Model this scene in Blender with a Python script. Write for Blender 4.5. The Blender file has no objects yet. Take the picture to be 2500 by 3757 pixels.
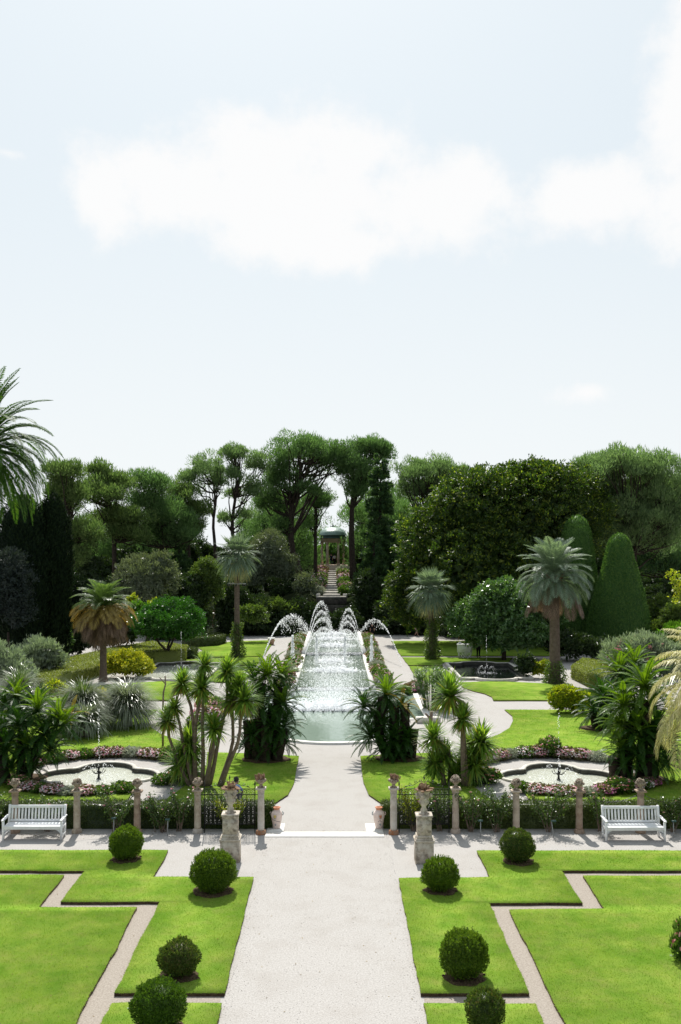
import bpy, math, random
import numpy as np
from math import sin, cos, pi, radians as R
from mathutils import Vector, Matrix
from mathutils.geometry import tessellate_polygon

# ------------------------------------------------------------------ camera, sky, sun, exposure
S = bpy.context.scene
C = S.collection
F = 3646.0                       # focal length in pixels of the 2500 px wide photograph (35 mm on 24 mm)
HX, HY, CAMZ = 1233.0, 2012.0, 9.0
cam = bpy.data.cameras.new('camera'); cam_o = bpy.data.objects.new('camera', cam); C.objects.link(cam_o)
cam_o.location = (0, 0, CAMZ); cam_o.rotation_euler = (R(90), 0, 0)
cam.sensor_fit = 'HORIZONTAL'; cam.sensor_width = 24; cam.lens = 35
cam.shift_x = (1250 - HX) / 2500; cam.shift_y = (HY - 1878.5) / 2500
cam.clip_start = 0.5; cam.clip_end = 9000
S.camera = cam_o
SUN_EL, SUN_AZ = R(49.5), R(-4.8)             # azimuth from +Y towards +X
sd = Vector((sin(SUN_AZ) * cos(SUN_EL), cos(SUN_AZ) * cos(SUN_EL), sin(SUN_EL)))
sun = bpy.data.lights.new('sun', 'SUN'); sun.energy = 4.3; sun.angle = R(0.53); sun.color = (1, .965, .90)
sun_o = bpy.data.objects.new('sun', sun); C.objects.link(sun_o)
sun_o.rotation_euler = (-sd).to_track_quat('-Z', 'Y').to_euler(); sun_o.location = (0, 0, 60)
S.view_settings.view_transform = 'Standard'; S.view_settings.look = 'None'
S.view_settings.gamma = 1; S.view_settings.use_curve_mapping = False
S.view_settings.exposure = 0.55
S.render.engine = 'CYCLES'
S.cycles.max_bounces = 6; S.cycles.transmission_bounces = 3; S.cycles.transparent_max_bounces = 4
S.cycles.diffuse_bounces = 3; S.cycles.glossy_bounces = 2
S.cycles.caustics_reflective = False; S.cycles.caustics_refractive = False

W = bpy.data.worlds.new('World'); S.world = W; W.use_nodes = True
wt = W.node_tree; wt.nodes.clear()
def wn(t, **k):
    n = wt.nodes.new(t)
    for a, b in k.items(): setattr(n, a, b)
    return n
def wl(a, b): wt.links.new(a, b)
sky = wn('ShaderNodeTexSky'); sky.sky_type = 'NISHITA'; sky.sun_disc = False
sky.sun_elevation = SUN_EL; sky.sun_rotation = SUN_AZ; sky.altitude = 30; sky.air_density = 1.0; sky.dust_density = 3.0; sky.ozone_density = 1.0
tc = wn('ShaderNodeTexCoord')
nz = wn('ShaderNodeTexNoise'); nz.inputs['Scale'].default_value = 13; nz.inputs['Detail'].default_value = 9; nz.inputs['Roughness'].default_value = .62
wl(tc.outputs['Generated'], nz.inputs['Vector'])
def direction(px, py):
    v = Vector(((px - HX) / F, 1, (HY - py) / F)); return v.normalized()
prev = None
# clouds: centre and half size of each puff, given as the direction it is seen in
for (px, py, rx, ry) in [(1080, 750, 780, 240), (620, 670, 370, 210), (1290, 560, 250, 190), (980, 560, 330, 190), (1560, 760, 420, 210), (1280, 900, 330, 120), (380, 700, 150, 220),
                         (2140, 720, 330, 170), (2530, 330, 190, 560), (2560, 740, 200, 170), (30, 560, 110, 45), (2170, 1440, 190, 80)]:
    c = direction(px, py); k = c.y
    mp = wn('ShaderNodeMapping'); sx, sz = F / rx / k, F / ry / k
    mp.inputs['Scale'].default_value = (sx, 1.2, sz); mp.inputs['Location'].default_value = (-c.x * sx, -c.y * 1.2, -c.z * sz)
    wl(tc.outputs['Generated'], mp.inputs['Vector'])
    ln = wn('ShaderNodeVectorMath', operation='LENGTH'); wl(mp.outputs[0], ln.inputs[0])
    iv = wn('ShaderNodeMath', operation='SUBTRACT'); iv.inputs[0].default_value = 1.0; wl(ln.outputs['Value'], iv.inputs[1])
    if (px, py) in ((2170, 1440), (30, 560), (2140, 730)): iv.inputs[0].default_value = (.6 if px == 2140 else .5)
    if prev is None: prev = iv
    else:
        mx = wn('ShaderNodeMath', operation='SMOOTH_MAX'); mx.inputs[2].default_value = .25; wl(prev.outputs[0], mx.inputs[0]); wl(iv.outputs[0], mx.inputs[1]); prev = mx
nm = wn('ShaderNodeMath', operation='MULTIPLY_ADD'); wl(nz.outputs['Fac'], nm.inputs[0]); nm.inputs[1].default_value = 2.3; nm.inputs[2].default_value = -1.15
ad = wn('ShaderNodeMath', operation='ADD'); wl(prev.outputs[0], ad.inputs[0]); wl(nm.outputs[0], ad.inputs[1])
mr = wn('ShaderNodeMapRange', interpolation_type='SMOOTHSTEP'); wl(ad.outputs[0], mr.inputs['Value'])
mr.inputs['From Min'].default_value = -.10; mr.inputs['From Max'].default_value = .62; mr.inputs['To Max'].default_value = .95
# thin bright summer veil, strongest towards the sun (forward scattering)
vd = wn('ShaderNodeVectorMath', operation='DOT_PRODUCT'); wl(tc.outputs['Generated'], vd.inputs[0]); vd.inputs[1].default_value = sd
vf = wn('ShaderNodeMapRange', interpolation_type='SMOOTHSTEP'); wl(vd.outputs['Value'], vf.inputs['Value']); vf.inputs['From Min'].default_value = -.1; vf.inputs['From Max'].default_value = .9; vf.inputs['To Min'].default_value = .33; vf.inputs['To Max'].default_value = .86
hz = wn('ShaderNodeMixRGB'); hz.inputs['Color2'].default_value = (10.25, 11.35, 12.05, 1); wl(vf.outputs[0], hz.inputs['Fac'])
wl(sky.outputs[0], hz.inputs['Color1'])
cl = wn('ShaderNodeMixRGB'); cl.inputs['Color2'].default_value = (12.2, 12.2, 12.2, 1)
# whiter air low over the horizon
sxz = wn('ShaderNodeSeparateXYZ'); wl(tc.outputs['Generated'], sxz.inputs[0])
hf = wn('ShaderNodeMapRange', interpolation_type='SMOOTHSTEP'); wl(sxz.outputs['Z'], hf.inputs['Value']); hf.inputs['From Min'].default_value = .42; hf.inputs['From Max'].default_value = -.02; hf.inputs['To Min'].default_value = 0; hf.inputs['To Max'].default_value = .88
h2 = wn('ShaderNodeMixRGB'); h2.inputs['Color2'].default_value = (11.6, 12.05, 12.2, 1); wl(hf.outputs[0], h2.inputs['Fac']); wl(hz.outputs[0], h2.inputs['Color1'])
wl(mr.outputs[0], cl.inputs['Fac']); wl(h2.outputs[0], cl.inputs['Color1'])
bg = wn('ShaderNodeBackground'); bg.inputs['Strength'].default_value = .055; wl(cl.outputs[0], bg.inputs['Color'])
wo = wn('ShaderNodeOutputWorld'); wl(bg.outputs[0], wo.inputs['Surface'])

# ------------------------------------------------------------------ helpers
rng = np.random.default_rng(11)
random.seed(5)
def at(px, py, z=0.0):
    """ground (or height z) point seen at photograph pixel px, py"""
    d = F * (CAMZ - z) / (py - HY)
    return ((px - HX) * d / F, d, z)
def atd(px, py, d):
    return ((px - HX) * d / F, d, CAMZ + (HY - py) * d / F)
def smooth(a, b, x):
    t = min(1, max(0, (x - a) / (b - a))); return t * t * (3 - 2 * t)
def terrain_z(x, y):
    y0 = 103.2 + 7 * smooth(4, 9, abs(x))
    z = 3.5 * smooth(y0, y0 + 14, y) + 2.9 * smooth(y0 + 12, 147, y) - 16 * smooth(190, 420, y)
    z -= .75 * (1 - smooth(1.6, 3.2, abs(x + .5))) * smooth(110, 117, y) * (1 - smooth(146, 149, y))
    g = 1 - .55 * smooth(28, 70, abs(x))
    base = -.55 * (1 - smooth(100, 103.4, y)) if abs(x) < 46 else -.1
    return base + z * (g if z > 0 else 1) + (.02 if y > 103 else 0)

def mat(name, col, rough=.7, spec=.3, metal=0.0, col2=None, scale=8, bump=0, bscale=60, detail=5, stain=None, stain_scale=3, stain_amt=.5, coord='Object', contrast=(.35, .68)):
    m = bpy.data.materials.new(name); m.use_nodes = True; t = m.node_tree; b = t.nodes['Principled BSDF']
    b.inputs['Roughness'].default_value = rough; b.inputs['Specular IOR Level'].default_value = spec; b.inputs['Metallic'].default_value = metal
    b.inputs['Base Color'].default_value = (*col, 1)
    tcn = t.nodes.new('ShaderNodeTexCoord')
    if col2:
        n = t.nodes.new('ShaderNodeTexNoise'); n.inputs['Scale'].default_value = scale; n.inputs['Detail'].default_value = detail; n.inputs['Roughness'].default_value = .65
        t.links.new(tcn.outputs[coord], n.inputs['Vector'])
        rp = t.nodes.new('ShaderNodeValToRGB'); rp.color_ramp.elements[0].position = contrast[0]; rp.color_ramp.elements[1].position = contrast[1]
        rp.color_ramp.elements[0].color = (*col, 1); rp.color_ramp.elements[1].color = (*col2, 1)
        t.links.new(n.outputs['Fac'], rp.inputs['Fac']); out = rp.outputs[0]
        if stain:
            n2 = t.nodes.new('ShaderNodeTexNoise'); n2.inputs['Scale'].default_value = stain_scale; n2.inputs['Detail'].default_value = 8; n2.inputs['Roughness'].default_value = .7
            t.links.new(tcn.outputs[coord], n2.inputs['Vector'])
            r2 = t.nodes.new('ShaderNodeMapRange'); r2.inputs['From Min'].default_value = .48; r2.inputs['From Max'].default_value = .68; r2.inputs['To Max'].default_value = stain_amt
            t.links.new(n2.outputs['Fac'], r2.inputs['Value'])
            mx = t.nodes.new('ShaderNodeMixRGB'); mx.inputs['Color2'].default_value = (*stain, 1)
            t.links.new(r2.outputs[0], mx.inputs['Fac']); t.links.new(out, mx.inputs['Color1']); out = mx.outputs[0]
        t.links.new(out, b.inputs['Base Color'])
    if bump:
        n3 = t.nodes.new('ShaderNodeTexNoise'); n3.inputs['Scale'].default_value = bscale; n3.inputs['Detail'].default_value = 6
        t.links.new(tcn.outputs[coord], n3.inputs['Vector'])
        bp = t.nodes.new('ShaderNodeBump'); bp.inputs['Strength'].default_value = bump; bp.inputs['Distance'].default_value = .02
        t.links.new(n3.outputs['Fac'], bp.inputs['Height']); t.links.new(bp.outputs[0], b.inputs['Normal'])
    return m
def leafmat(name, c1, c2, trans=.35, rough=.45, spec=.35, tcol=None, c3=None, p3=.9):
    """leaves: each leaf its own tint, some light passes through"""
    m = bpy.data.materials.new(name); m.use_nodes = True; t = m.node_tree; b = t.nodes['Principled BSDF']
    g = t.nodes.new('ShaderNodeNewGeometry'); rp = t.nodes.new('ShaderNodeValToRGB')
    rp.color_ramp.elements[0].color = (*c1, 1); rp.color_ramp.elements[1].color = (*c2, 1); rp.color_ramp.elements[1].position = p3 if c3 else 1
    if c3:
        e = rp.color_ramp.elements.new(1.0); e.color = (*c3, 1)
    t.links.new(g.outputs['Random Per Island'], rp.inputs['Fac'])
    t.links.new(rp.outputs[0], b.inputs['Base Color'])
    b.inputs['Roughness'].default_value = rough; b.inputs['Specular IOR Level'].default_value = spec
    if trans:
        tr = t.nodes.new('ShaderNodeBsdfTranslucent'); mx = t.nodes.new('ShaderNodeMixShader')
        hs = t.nodes.new('ShaderNodeMixRGB'); hs.blend_type = 'MULTIPLY'; hs.inputs['Fac'].default_value = 1
        hs.inputs['Color2'].default_value = (*(tcol or (1.6, 1.7, .6)), 1)
        t.links.new(rp.outputs[0], hs.inputs['Color1']); t.links.new(hs.outputs[0], tr.inputs['Color'])
        mx.inputs['Fac'].default_value = trans
        t.links.new(b.outputs[0], mx.inputs[1]); t.links.new(tr.outputs[0], mx.inputs[2])
        t.links.new(mx.outputs[0], t.nodes['Material Output'].inputs['Surface'])
    return m

def new_mesh(name, V, Fs, mats, mi=None, smooth_=False):
    """V (n,3); Fs list of int arrays (m,k)"""
    me = bpy.data.meshes.new(name); V = np.asarray(V, np.float32)
    me.vertices.add(len(V)); me.vertices.foreach_set('co', V.ravel())
    Fs = [np.asarray(f, np.int32) for f in Fs if len(f)]
    tot = np.concatenate([np.full(len(f), f.shape[1], np.int32) for f in Fs])
    idx = np.concatenate([f.ravel() for f in Fs])
    me.loops.add(len(idx)); me.loops.foreach_set('vertex_index', idx)
    st = np.concatenate([[0], np.cumsum(tot)[:-1]]).astype(np.int32)
    me.polygons.add(len(tot)); me.polygons.foreach_set('loop_start', st); me.polygons.foreach_set('loop_total', tot)
    for m in (mats if isinstance(mats, (list, tuple)) else [mats]): me.materials.append(m)
    if mi is not None: me.polygons.foreach_set('material_index', np.asarray(mi, np.int32))
    if smooth_: me.polygons.foreach_set('use_smooth', np.ones(len(tot), bool))
    me.update(calc_edges=True); me.validate()
    return me
def link(name, me, parent=None, loc=(0, 0, 0), rz=0, sc=None):
    o = bpy.data.objects.new(name, me); C.objects.link(o); o.location = loc; o.rotation_euler = (0, 0, rz)
    if sc is not None: o.scale = (sc, sc, sc) if np.isscalar(sc) else sc
    if parent: o.parent = parent
    return o
def tag(o, label, cat, group=None):
    o['label'] = label; o['category'] = cat
    if group: o['group'] = group
    return o
def thing(name, label, cat, loc=(0, 0, 0), rz=0, group=None):
    o = bpy.data.objects.new(name, None); C.objects.link(o); o.location = loc; o.rotation_euler = (0, 0, rz); o.empty_display_size = .2
    return tag(o, label, cat, group)
def dup(root, loc, rz=0, sc=1.0, label=None, group=None):
    r = root.copy(); C.objects.link(r); r.location = loc; r.rotation_euler = (0, 0, rz); r.scale = (sc, sc, sc) if np.isscalar(sc) else sc
    if label: r['label'] = label
    if group: r['group'] = group
    for ch in list(root.children):
        c = ch.copy(); C.objects.link(c); c.parent = r
        for g in list(ch.children):
            d = g.copy(); C.objects.link(d); d.parent = c
    return r

class MB:
    """collects simple solids into one mesh"""
    def __init__(s): s.V = []; s.F3 = []; s.F4 = []; s.n = 0
    def add(s, V, f3=(), f4=()):
        V = np.asarray(V, float); o = s.n; s.V.append(V); s.n += len(V)
        if len(f3): s.F3.append(np.asarray(f3) + o)
        if len(f4): s.F4.append(np.asarray(f4) + o)
    def box(s, c, d, rz=0, taper=1.0):
        x, y, z = np.array(d) / 2
        V = np.array([[-x, -y, -z], [x, -y, -z], [x, y, -z], [-x, y, -z], [-x * taper, -y * taper, z], [x * taper, -y * taper, z], [x * taper, y * taper, z], [-x * taper, y * taper, z]])
        if rz: V[:, :2] = V[:, :2] @ np.array([[cos(rz), sin(rz)], [-sin(rz), cos(rz)]])
        s.add(V + np.array(c), f4=[[0, 3, 2, 1], [4, 5, 6, 7], [0, 1, 5, 4], [1, 2, 6, 5], [2, 3, 7, 6], [3, 0, 4, 7]])
    def cbox(s, c, d, b=.01):
        """box with chamfered vertical edges and top"""
        x, y, z = np.array(d) / 2; b = min(b, x * .45, y * .45, z * .9)
        ring = np.array([[-x + b, -y], [x - b, -y], [x, -y + b], [x, y - b], [x - b, y], [-x + b, y], [-x, y - b], [-x, -y + b]])
        k = 1 - b / max(x, y) * 1.0
        V = np.vstack([np.c_[ring, np.full(8, -z)], np.c_[ring, np.full(8, z - b)], np.c_[ring * np.array([1 - b / x, 1 - b / y]), np.full(8, z)]]) + np.array(c)
        f4 = []
        for j in (0, 8):
            for i in range(8): f4.append([j + i, j + (i + 1) % 8, j + 8 + (i + 1) % 8, j + 8 + i])
        f4 += [[16, 17, 18, 19], [16, 19, 20, 23], [23, 20, 21, 22], [0, 3, 2, 1], [0, 7, 4, 3], [7, 6, 5, 4]]
        s.add(V, f4=f4)
    def tube(s, pts, rad, seg=8, cap=True):
        pts = np.asarray(pts, float); n = len(pts); rad = np.full(n, rad) if np.isscalar(rad) else np.asarray(rad, float)
        T = np.gradient(pts, axis=0); T /= np.linalg.norm(T, axis=1)[:, None] + 1e-9
        ref = np.array([0, 0, 1.]) if abs(T[:, 2]).mean() < .8 else np.array([0, 1., 0])
        A = np.cross(T, ref); A /= np.linalg.norm(A, axis=1)[:, None] + 1e-9; B = np.cross(T, A)
        th = np.arange(seg) * 2 * pi / seg
        V = pts[:, None] + rad[:, None, None] * (np.cos(th)[None, :, None] * A[:, None] + np.sin(th)[None, :, None] * B[:, None])
        i, j = np.meshgrid(np.arange(n - 1), np.arange(seg), indexing='ij'); j2 = (j + 1) % seg
        f4 = np.stack([i * seg + j, i * seg + j2, (i + 1) * seg + j2, (i + 1) * seg + j], -1).reshape(-1, 4)
        V = V.reshape(-1, 3); f3 = []
        if cap:
            V = np.vstack([V, pts[:1], pts[-1:]]); a, b = len(V) - 2, len(V) - 1
            f3 = [[a, (k + 1) % seg, k] for k in range(seg)] + [[b, (n - 1) * seg + k, (n - 1) * seg + (k + 1) % seg] for k in range(seg)]
        s.add(V, f3, f4)
    def lathe(s, prof, seg=20, c=(0, 0, 0), wob=0):
        prof = np.asarray(prof, float); n = len(prof); th = np.arange(seg) * 2 * pi / seg
        V = np.stack([prof[:, 0][:, None] * np.cos(th), prof[:, 0][:, None] * np.sin(th), np.repeat(prof[:, 1][:, None], seg, 1)], -1).reshape(-1, 3)
        i, j = np.meshgrid(np.arange(n - 1), np.arange(seg), indexing='ij'); j2 = (j + 1) % seg
        f4 = np.stack([i * seg + j, i * seg + j2, (i + 1) * seg + j2, (i + 1) * seg + j], -1).reshape(-1, 4)
        V = np.vstack([V, [[0, 0, prof[0, 1]], [0, 0, prof[-1, 1]]]]); a, b = len(V) - 2, len(V) - 1
        f3 = [[a, (k + 1) % seg, k] for k in range(seg)] + [[b, (n - 1) * seg + k, (n - 1) * seg + (k + 1) % seg] for k in range(seg)]
        if wob: V = V + rng.normal(0, wob, V.shape)
        s.add(V + np.array(c), f3, f4)
    def prism(s, poly, z0, z1):
        poly = list(poly); n = len(poly)
        tri = tessellate_polygon([[Vector((p[0], p[1], 0)) for p in poly]])
        V = [(p[0], p[1], z1) for p in poly] + [(p[0], p[1], z0) for p in poly]
        P = np.array(poly); ccw = np.sum(P[:, 0] * np.roll(P[:, 1], -1) - np.roll(P[:, 0], -1) * P[:, 1]) > 0
        f3 = []
        for t in tri:
            a, b, c = t; cr = (P[b, 0] - P[a, 0]) * (P[c, 1] - P[a, 1]) - (P[b, 1] - P[a, 1]) * (P[c, 0] - P[a, 0])
            f3.append((a, b, c) if cr > 0 else (a, c, b))
        f4 = [[i, n + i, n + (i + 1) % n, (i + 1) % n] if ccw else [(i + 1) % n, n + (i + 1) % n, n + i, i] for i in range(n)]
        s.add(V, f3, f4); return len(f3), len(f4)
    def ico(s, c, r, sub=1, squash=(1, 1, 1), wob=0):
        V, f = ICO[sub]; V = V * r * np.array(squash)
        if wob: V = V * (1 + rng.normal(0, wob, (len(V), 1)))
        s.add(V + np.array(c), f3=f)
    def mesh(s, name, m, smooth_=False):
        Fs = []
        if s.F3: Fs.append(np.concatenate(s.F3))
        if s.F4: Fs.append(np.concatenate(s.F4))
        return new_mesh(name, np.concatenate(s.V), Fs, m, smooth_=smooth_)
    def build(s, name, m, parent=None, smooth_=False, loc=(0, 0, 0), rz=0):
        return link(name, s.mesh(name, m, smooth_), parent, loc, rz)
def _ico(sub):
    t = (1 + 5 ** .5) / 2
    V = [(-1, t, 0), (1, t, 0), (-1, -t, 0), (1, -t, 0), (0, -1, t), (0, 1, t), (0, -1, -t), (0, 1, -t), (t, 0, -1), (t, 0, 1), (-t, 0, -1), (-t, 0, 1)]
    f = [(0, 11, 5), (0, 5, 1), (0, 1, 7), (0, 7, 10), (0, 10, 11), (1, 5, 9), (5, 11, 4), (11, 10, 2), (10, 7, 6), (7, 1, 8), (3, 9, 4), (3, 4, 2), (3, 2, 6), (3, 6, 8), (3, 8, 9), (4, 9, 5), (2, 4, 11), (6, 2, 10), (8, 6, 7), (9, 8, 1)]
    V = [Vector(v).normalized() for v in V]
    for _ in range(sub):
        mid = {}; nf = []
        def m_(a, b):
            k = (min(a, b), max(a, b))
            if k not in mid: mid[k] = len(V); V.append(((V[a] + V[b]) / 2).normalized())
            return mid[k]
        for a, b, c in f:
            x, y, z = m_(a, b), m_(b, c), m_(c, a); nf += [(a, x, z), (b, y, x), (c, z, y), (x, y, z)]
        f = nf
    return np.array([list(v) for v in V]), np.array(f)
ICO = {0: _ico(0), 1: _ico(1), 2: _ico(2), 3: _ico(3)}
OCT = (np.array([[1, 0, 0], [-1, 0, 0], [0, 1, 0], [0, -1, 0], [0, 0, 1], [0, 0, -1.]]), np.array([[0, 2, 4], [2, 1, 4], [1, 3, 4], [3, 0, 4], [2, 0, 5], [1, 2, 5], [3, 1, 5], [0, 3, 5]]))

def unit(a): return a / (np.linalg.norm(a, axis=-1, keepdims=True) + 1e-9)
def rnd(n): return unit(rng.normal(0, 1, (n, 3)))
UP = np.array([0, 0, 1.0])
class Leaves:
    def __init__(s): s.V = []; s.F3 = []; s.F4 = []; s.n = 0
    def raw(s, V, f3=(), f4=()):
        o = s.n; s.V.append(np.asarray(V, float)); s.n += len(V)
        if len(f3): s.F3.append(np.asarray(f3) + o)
        if len(f4): s.F4.append(np.asarray(f4) + o)
    def tri(s, P, D, L, Wd):
        n = len(P); sd_ = unit(np.cross(D, rnd(n))) * (Wd / 2)[:, None] if not np.isscalar(Wd) else unit(np.cross(D, rnd(n))) * Wd / 2
        Lc = L[:, None] if not np.isscalar(L) else L
        V = np.stack([P - sd_, P + sd_, P + D * Lc], 1).reshape(-1, 3)
        s.raw(V, f3=np.arange(3 * n).reshape(n, 3))
    def rhomb(s, P, D, N, L, Wd, wide=.5, bend=.12):
        n = len(P); sd_ = unit(np.cross(D, N)); Nn = np.cross(sd_, D)
        L = np.broadcast_to(L, n)[:, None]; Wd = np.broadcast_to(Wd, n)[:, None]
        mid = P + D * L * wide + Nn * L * bend
        V = np.stack([P, mid - sd_ * Wd / 2, P + D * L - UP * L * bend * .6, mid + sd_ * Wd / 2], 1).reshape(-1, 3)
        s.raw(V, f4=np.arange(4 * n).reshape(n, 4))
    def disc(s, P, N, r, k=5):
        n = len(P); a = unit(np.cross(N, rnd(n))); b = np.cross(N, a); th = np.arange(k) * 2 * pi / k; r = np.broadcast_to(r, n)
        V = P[:, None] + r[:, None, None] * (np.cos(th)[None, :, None] * a[:, None] + np.sin(th)[None, :, None] * b[:, None])
        F_ = np.arange(k * n).reshape(n, k); o = s.n; s.V.append(V.reshape(-1, 3)); s.n += k * n
        s.F3 += [F_[:, [0, i, i + 1]] + o for i in range(1, k - 1)]
    def core(s, c, r, k=.82, sub=2, wob=.05, zcut=None):
        V, f = ICO[sub]; V = V * np.asarray(r) * k * (1 + rng.normal(0, wob, (len(V), 1))) + np.asarray(c)
        if zcut is not None: V[:, 2] = np.maximum(V[:, 2], zcut)
        s.raw(V, f3=f)
    def fill(s, c, r, L, Wd, cover=1.6, shell=(.45, .86), zmin=None):
        """inner leaves, so that a crown is closed without a smooth core"""
        r = np.asarray(r, float); area = 4 * pi * ((r[0] * r[1]) ** 1.6 / 3 + (r[0] * r[2]) ** 1.6 / 3 + (r[1] * r[2]) ** 1.6 / 3) ** (1 / 1.6)
        n = int(min(2600 if area < 320 else 7000, cover * area / (L * Wd * .5))); f_ = max(1.0, (cover * area / (L * Wd * .5) / max(n, 1)) ** .5); L *= f_; Wd *= f_; P, O = ellipsoid_pts(c, r, n, shell, -1)
        if zmin is not None: k = P[:, 2] > zmin; P, O = P[k], O[k]
        n = len(P); s.rhomb(P, unit(UP * .3 + rnd(n)), unit(O + rnd(n) * .6), L * rng.uniform(.7, 1.3, n), Wd, .5, .1)
    def mesh(s, name, m):
        Fs = []
        if s.F3: Fs.append(np.concatenate(s.F3))
        if s.F4: Fs.append(np.concatenate(s.F4))
        return new_mesh(name, np.concatenate(s.V), Fs, m)
    def build(s, name, m, parent=None, loc=(0, 0, 0), rz=0): return link(name, s.mesh(name, m), parent, loc, rz)
def ellipsoid_pts(c, r, n, shell=(.78, 1.02), zlo=-.6, top=0.0):
    d = rnd(int(n * 2.2)); d = d[d[:, 2] > zlo]
    if top: d = d[rng.random(len(d)) < np.clip(1 - top + top * (d[:, 2] * .5 + .5) * 1.6, 0, 1)]
    d = d[:n]; k = rng.uniform(shell[0] ** 3, shell[1] ** 3, len(d)) ** (1 / 3)
    return np.asarray(c) + d * np.asarray(r) * k[:, None], unit(d / np.asarray(r))
def clumps(lv, c, r, nclump, per, L, Wd, cr, shell=(.85, 1.04), zlo=-.7, out=.7, up=.35, jit=.6, wide=.5, bend=.12, top=0, zmin=None):
    """leaves in sprays over an ellipsoid: light reaches some sprays and not others"""
    P0, O0 = ellipsoid_pts(c, r, nclump, shell, zlo, top)
    P = np.repeat(P0, per, 0); O = np.repeat(O0, per, 0); n = len(P)
    P = P + rng.normal(0, cr * .45, (n, 3)) * np.array([1, 1, .8])
    D = unit(O * out + UP * up + rnd(n) * jit); N = unit(O * .5 + UP * .6 + rnd(n) * .7)
    if zmin is not None:
        k = P[:, 2] > zmin; P, D, N = P[k], D[k], N[k]; n = len(P)
    s_ = rng.uniform(.7, 1.25, n)
    lv.rhomb(P, D, N, L * s_, Wd * s_, wide, bend)
def strips(lv, base, az, el, L, Wd, droop, seg=4, keel=0):
    """arching blades: base (n,3), azimuth, elevation, length, width, droop angle"""
    n = len(az); t = np.linspace(0, 1, seg + 1)
    th = el[:, None] - droop[:, None] * t[None] ** 1.3
    dx = np.cos(th); dz = np.sin(th); st = (L / seg)[:, None]
    X = np.concatenate([np.zeros((n, 1)), np.cumsum(dx[:, :-1] * st, 1)], 1); Z = np.concatenate([np.zeros((n, 1)), np.cumsum(dz[:, :-1] * st, 1)], 1)
    ca, sa = np.cos(az)[:, None], np.sin(az)[:, None]
    ctr = np.stack([base[:, 0:1] + X * ca, base[:, 1:2] + X * sa, base[:, 2:3] + Z], -1)
    w = Wd[:, None] * np.interp(t, [0, .35, 1], [.55, 1, .06])[None] / 2
    side = np.stack([-sa * w, ca * w, np.zeros_like(w)], -1)
    V = np.stack([ctr - side, ctr + side], 2).reshape(n, -1, 3); k = 2 * (seg + 1)
    f = np.array([[2 * i, 2 * i + 1, 2 * i + 3, 2 * i + 2] for i in range(seg)])
    lv.raw(V.reshape(-1, 3), f4=(np.arange(n)[:, None, None] * k + f[None]).reshape(-1, 4))
def in_poly(P, poly):
    x, y = P[:, 0], P[:, 1]; ins = np.zeros(len(P), bool); n = len(poly)
    for i in range(n):
        (x1, y1), (x2, y2) = poly[i], poly[(i + 1) % n]
        if y1 != y2: ins ^= ((y1 > y) != (y2 > y)) & (x < (x2 - x1) * (y - y1) / (y2 - y1) + x1)
    return ins
# ------------------------------------------------------------------ materials
M = {}
M['gravel'] = mat('gravel', (.35, .332, .312), .95, 0, col2=(.455, .435, .415), scale=26, bump=.6, bscale=38, detail=10, stain=(.30, .27, .24), stain_scale=.9, stain_amt=.32, contrast=(.4, .6))
M['beige_gravel'] = mat('beige_gravel', (.27, .235, .20), .95, 0, col2=(.41, .365, .315), scale=24, bump=.8, bscale=36, detail=10)
M['earth'] = mat('earth', (.045, .03, .018), .95, .1, col2=(.11, .075, .045), scale=9, bump=.8, bscale=20)
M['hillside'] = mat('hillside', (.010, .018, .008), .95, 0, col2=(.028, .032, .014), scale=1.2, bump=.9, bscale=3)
M['lawn'] = mat('lawn', (.13, .235, .026), .9, 0, col2=(.21, .30, .05), scale=.9, bump=.7, bscale=40, detail=12, stain=(.20, .215, .06), stain_scale=1.6, stain_amt=.5)
M['white_stone'] = mat('white_stone', (.66, .64, .60), .8, .2, col2=(.76, .74, .70), scale=6, bump=.15, bscale=40)
M['rim_stone'] = mat('rim_stone', (.55, .52, .46), .85, .2, col2=(.68, .65, .59), scale=5, bump=.3, bscale=30, stain=(.22, .20, .16), stain_scale=3, stain_amt=.6)
M['wet_shaded_stone'] = mat('wet_shaded_stone', (.03, .03, .026), .5, .4, col2=(.07, .065, .05), scale=4, bump=.3)
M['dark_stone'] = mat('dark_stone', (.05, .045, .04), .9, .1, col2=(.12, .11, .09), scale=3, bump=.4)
M['step_stone'] = mat('step_stone', (.33, .30, .26), .9, .1, col2=(.5, .47, .42), scale=3, bump=.4)
M['cream_stone'] = mat('cream_stone', (.50, .45, .36), .9, .15, col2=(.36, .28, .21), scale=4.5, bump=.4, bscale=50, stain=(.16, .115, .085), stain_scale=3.5, stain_amt=.7)
M['brown_stone'] = mat('brown_stone', (.29, .20, .145), .9, .15, col2=(.41, .33, .255), scale=5, bump=.4, bscale=50, stain=(.12, .07, .05), stain_scale=4, stain_amt=.6)
M['pale_stone'] = mat('pale_stone', (.56, .53, .48), .9, .15, col2=(.46, .40, .33), scale=4, bump=.35, bscale=45, stain=(.20, .16, .12), stain_scale=3, stain_amt=.55)
M['pink_stone'] = mat('pink_stone', (.44, .35, .275), .9, .15, col2=(.54, .46, .375), scale=4, bump=.35, bscale=45, stain=(.2, .13, .1), stain_scale=3, stain_amt=.55)
M['urn_stone'] = mat('urn_stone', (.40, .34, .27), .9, .15, col2=(.24, .17, .125), scale=9, bump=.6, bscale=40, stain=(.07, .05, .04), stain_scale=9, stain_amt=.75)
M['orange_stone'] = mat('orange_stone', (.36, .13, .045), .9, .15, col2=(.30, .22, .16), scale=7, bump=.5, bscale=40)
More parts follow.
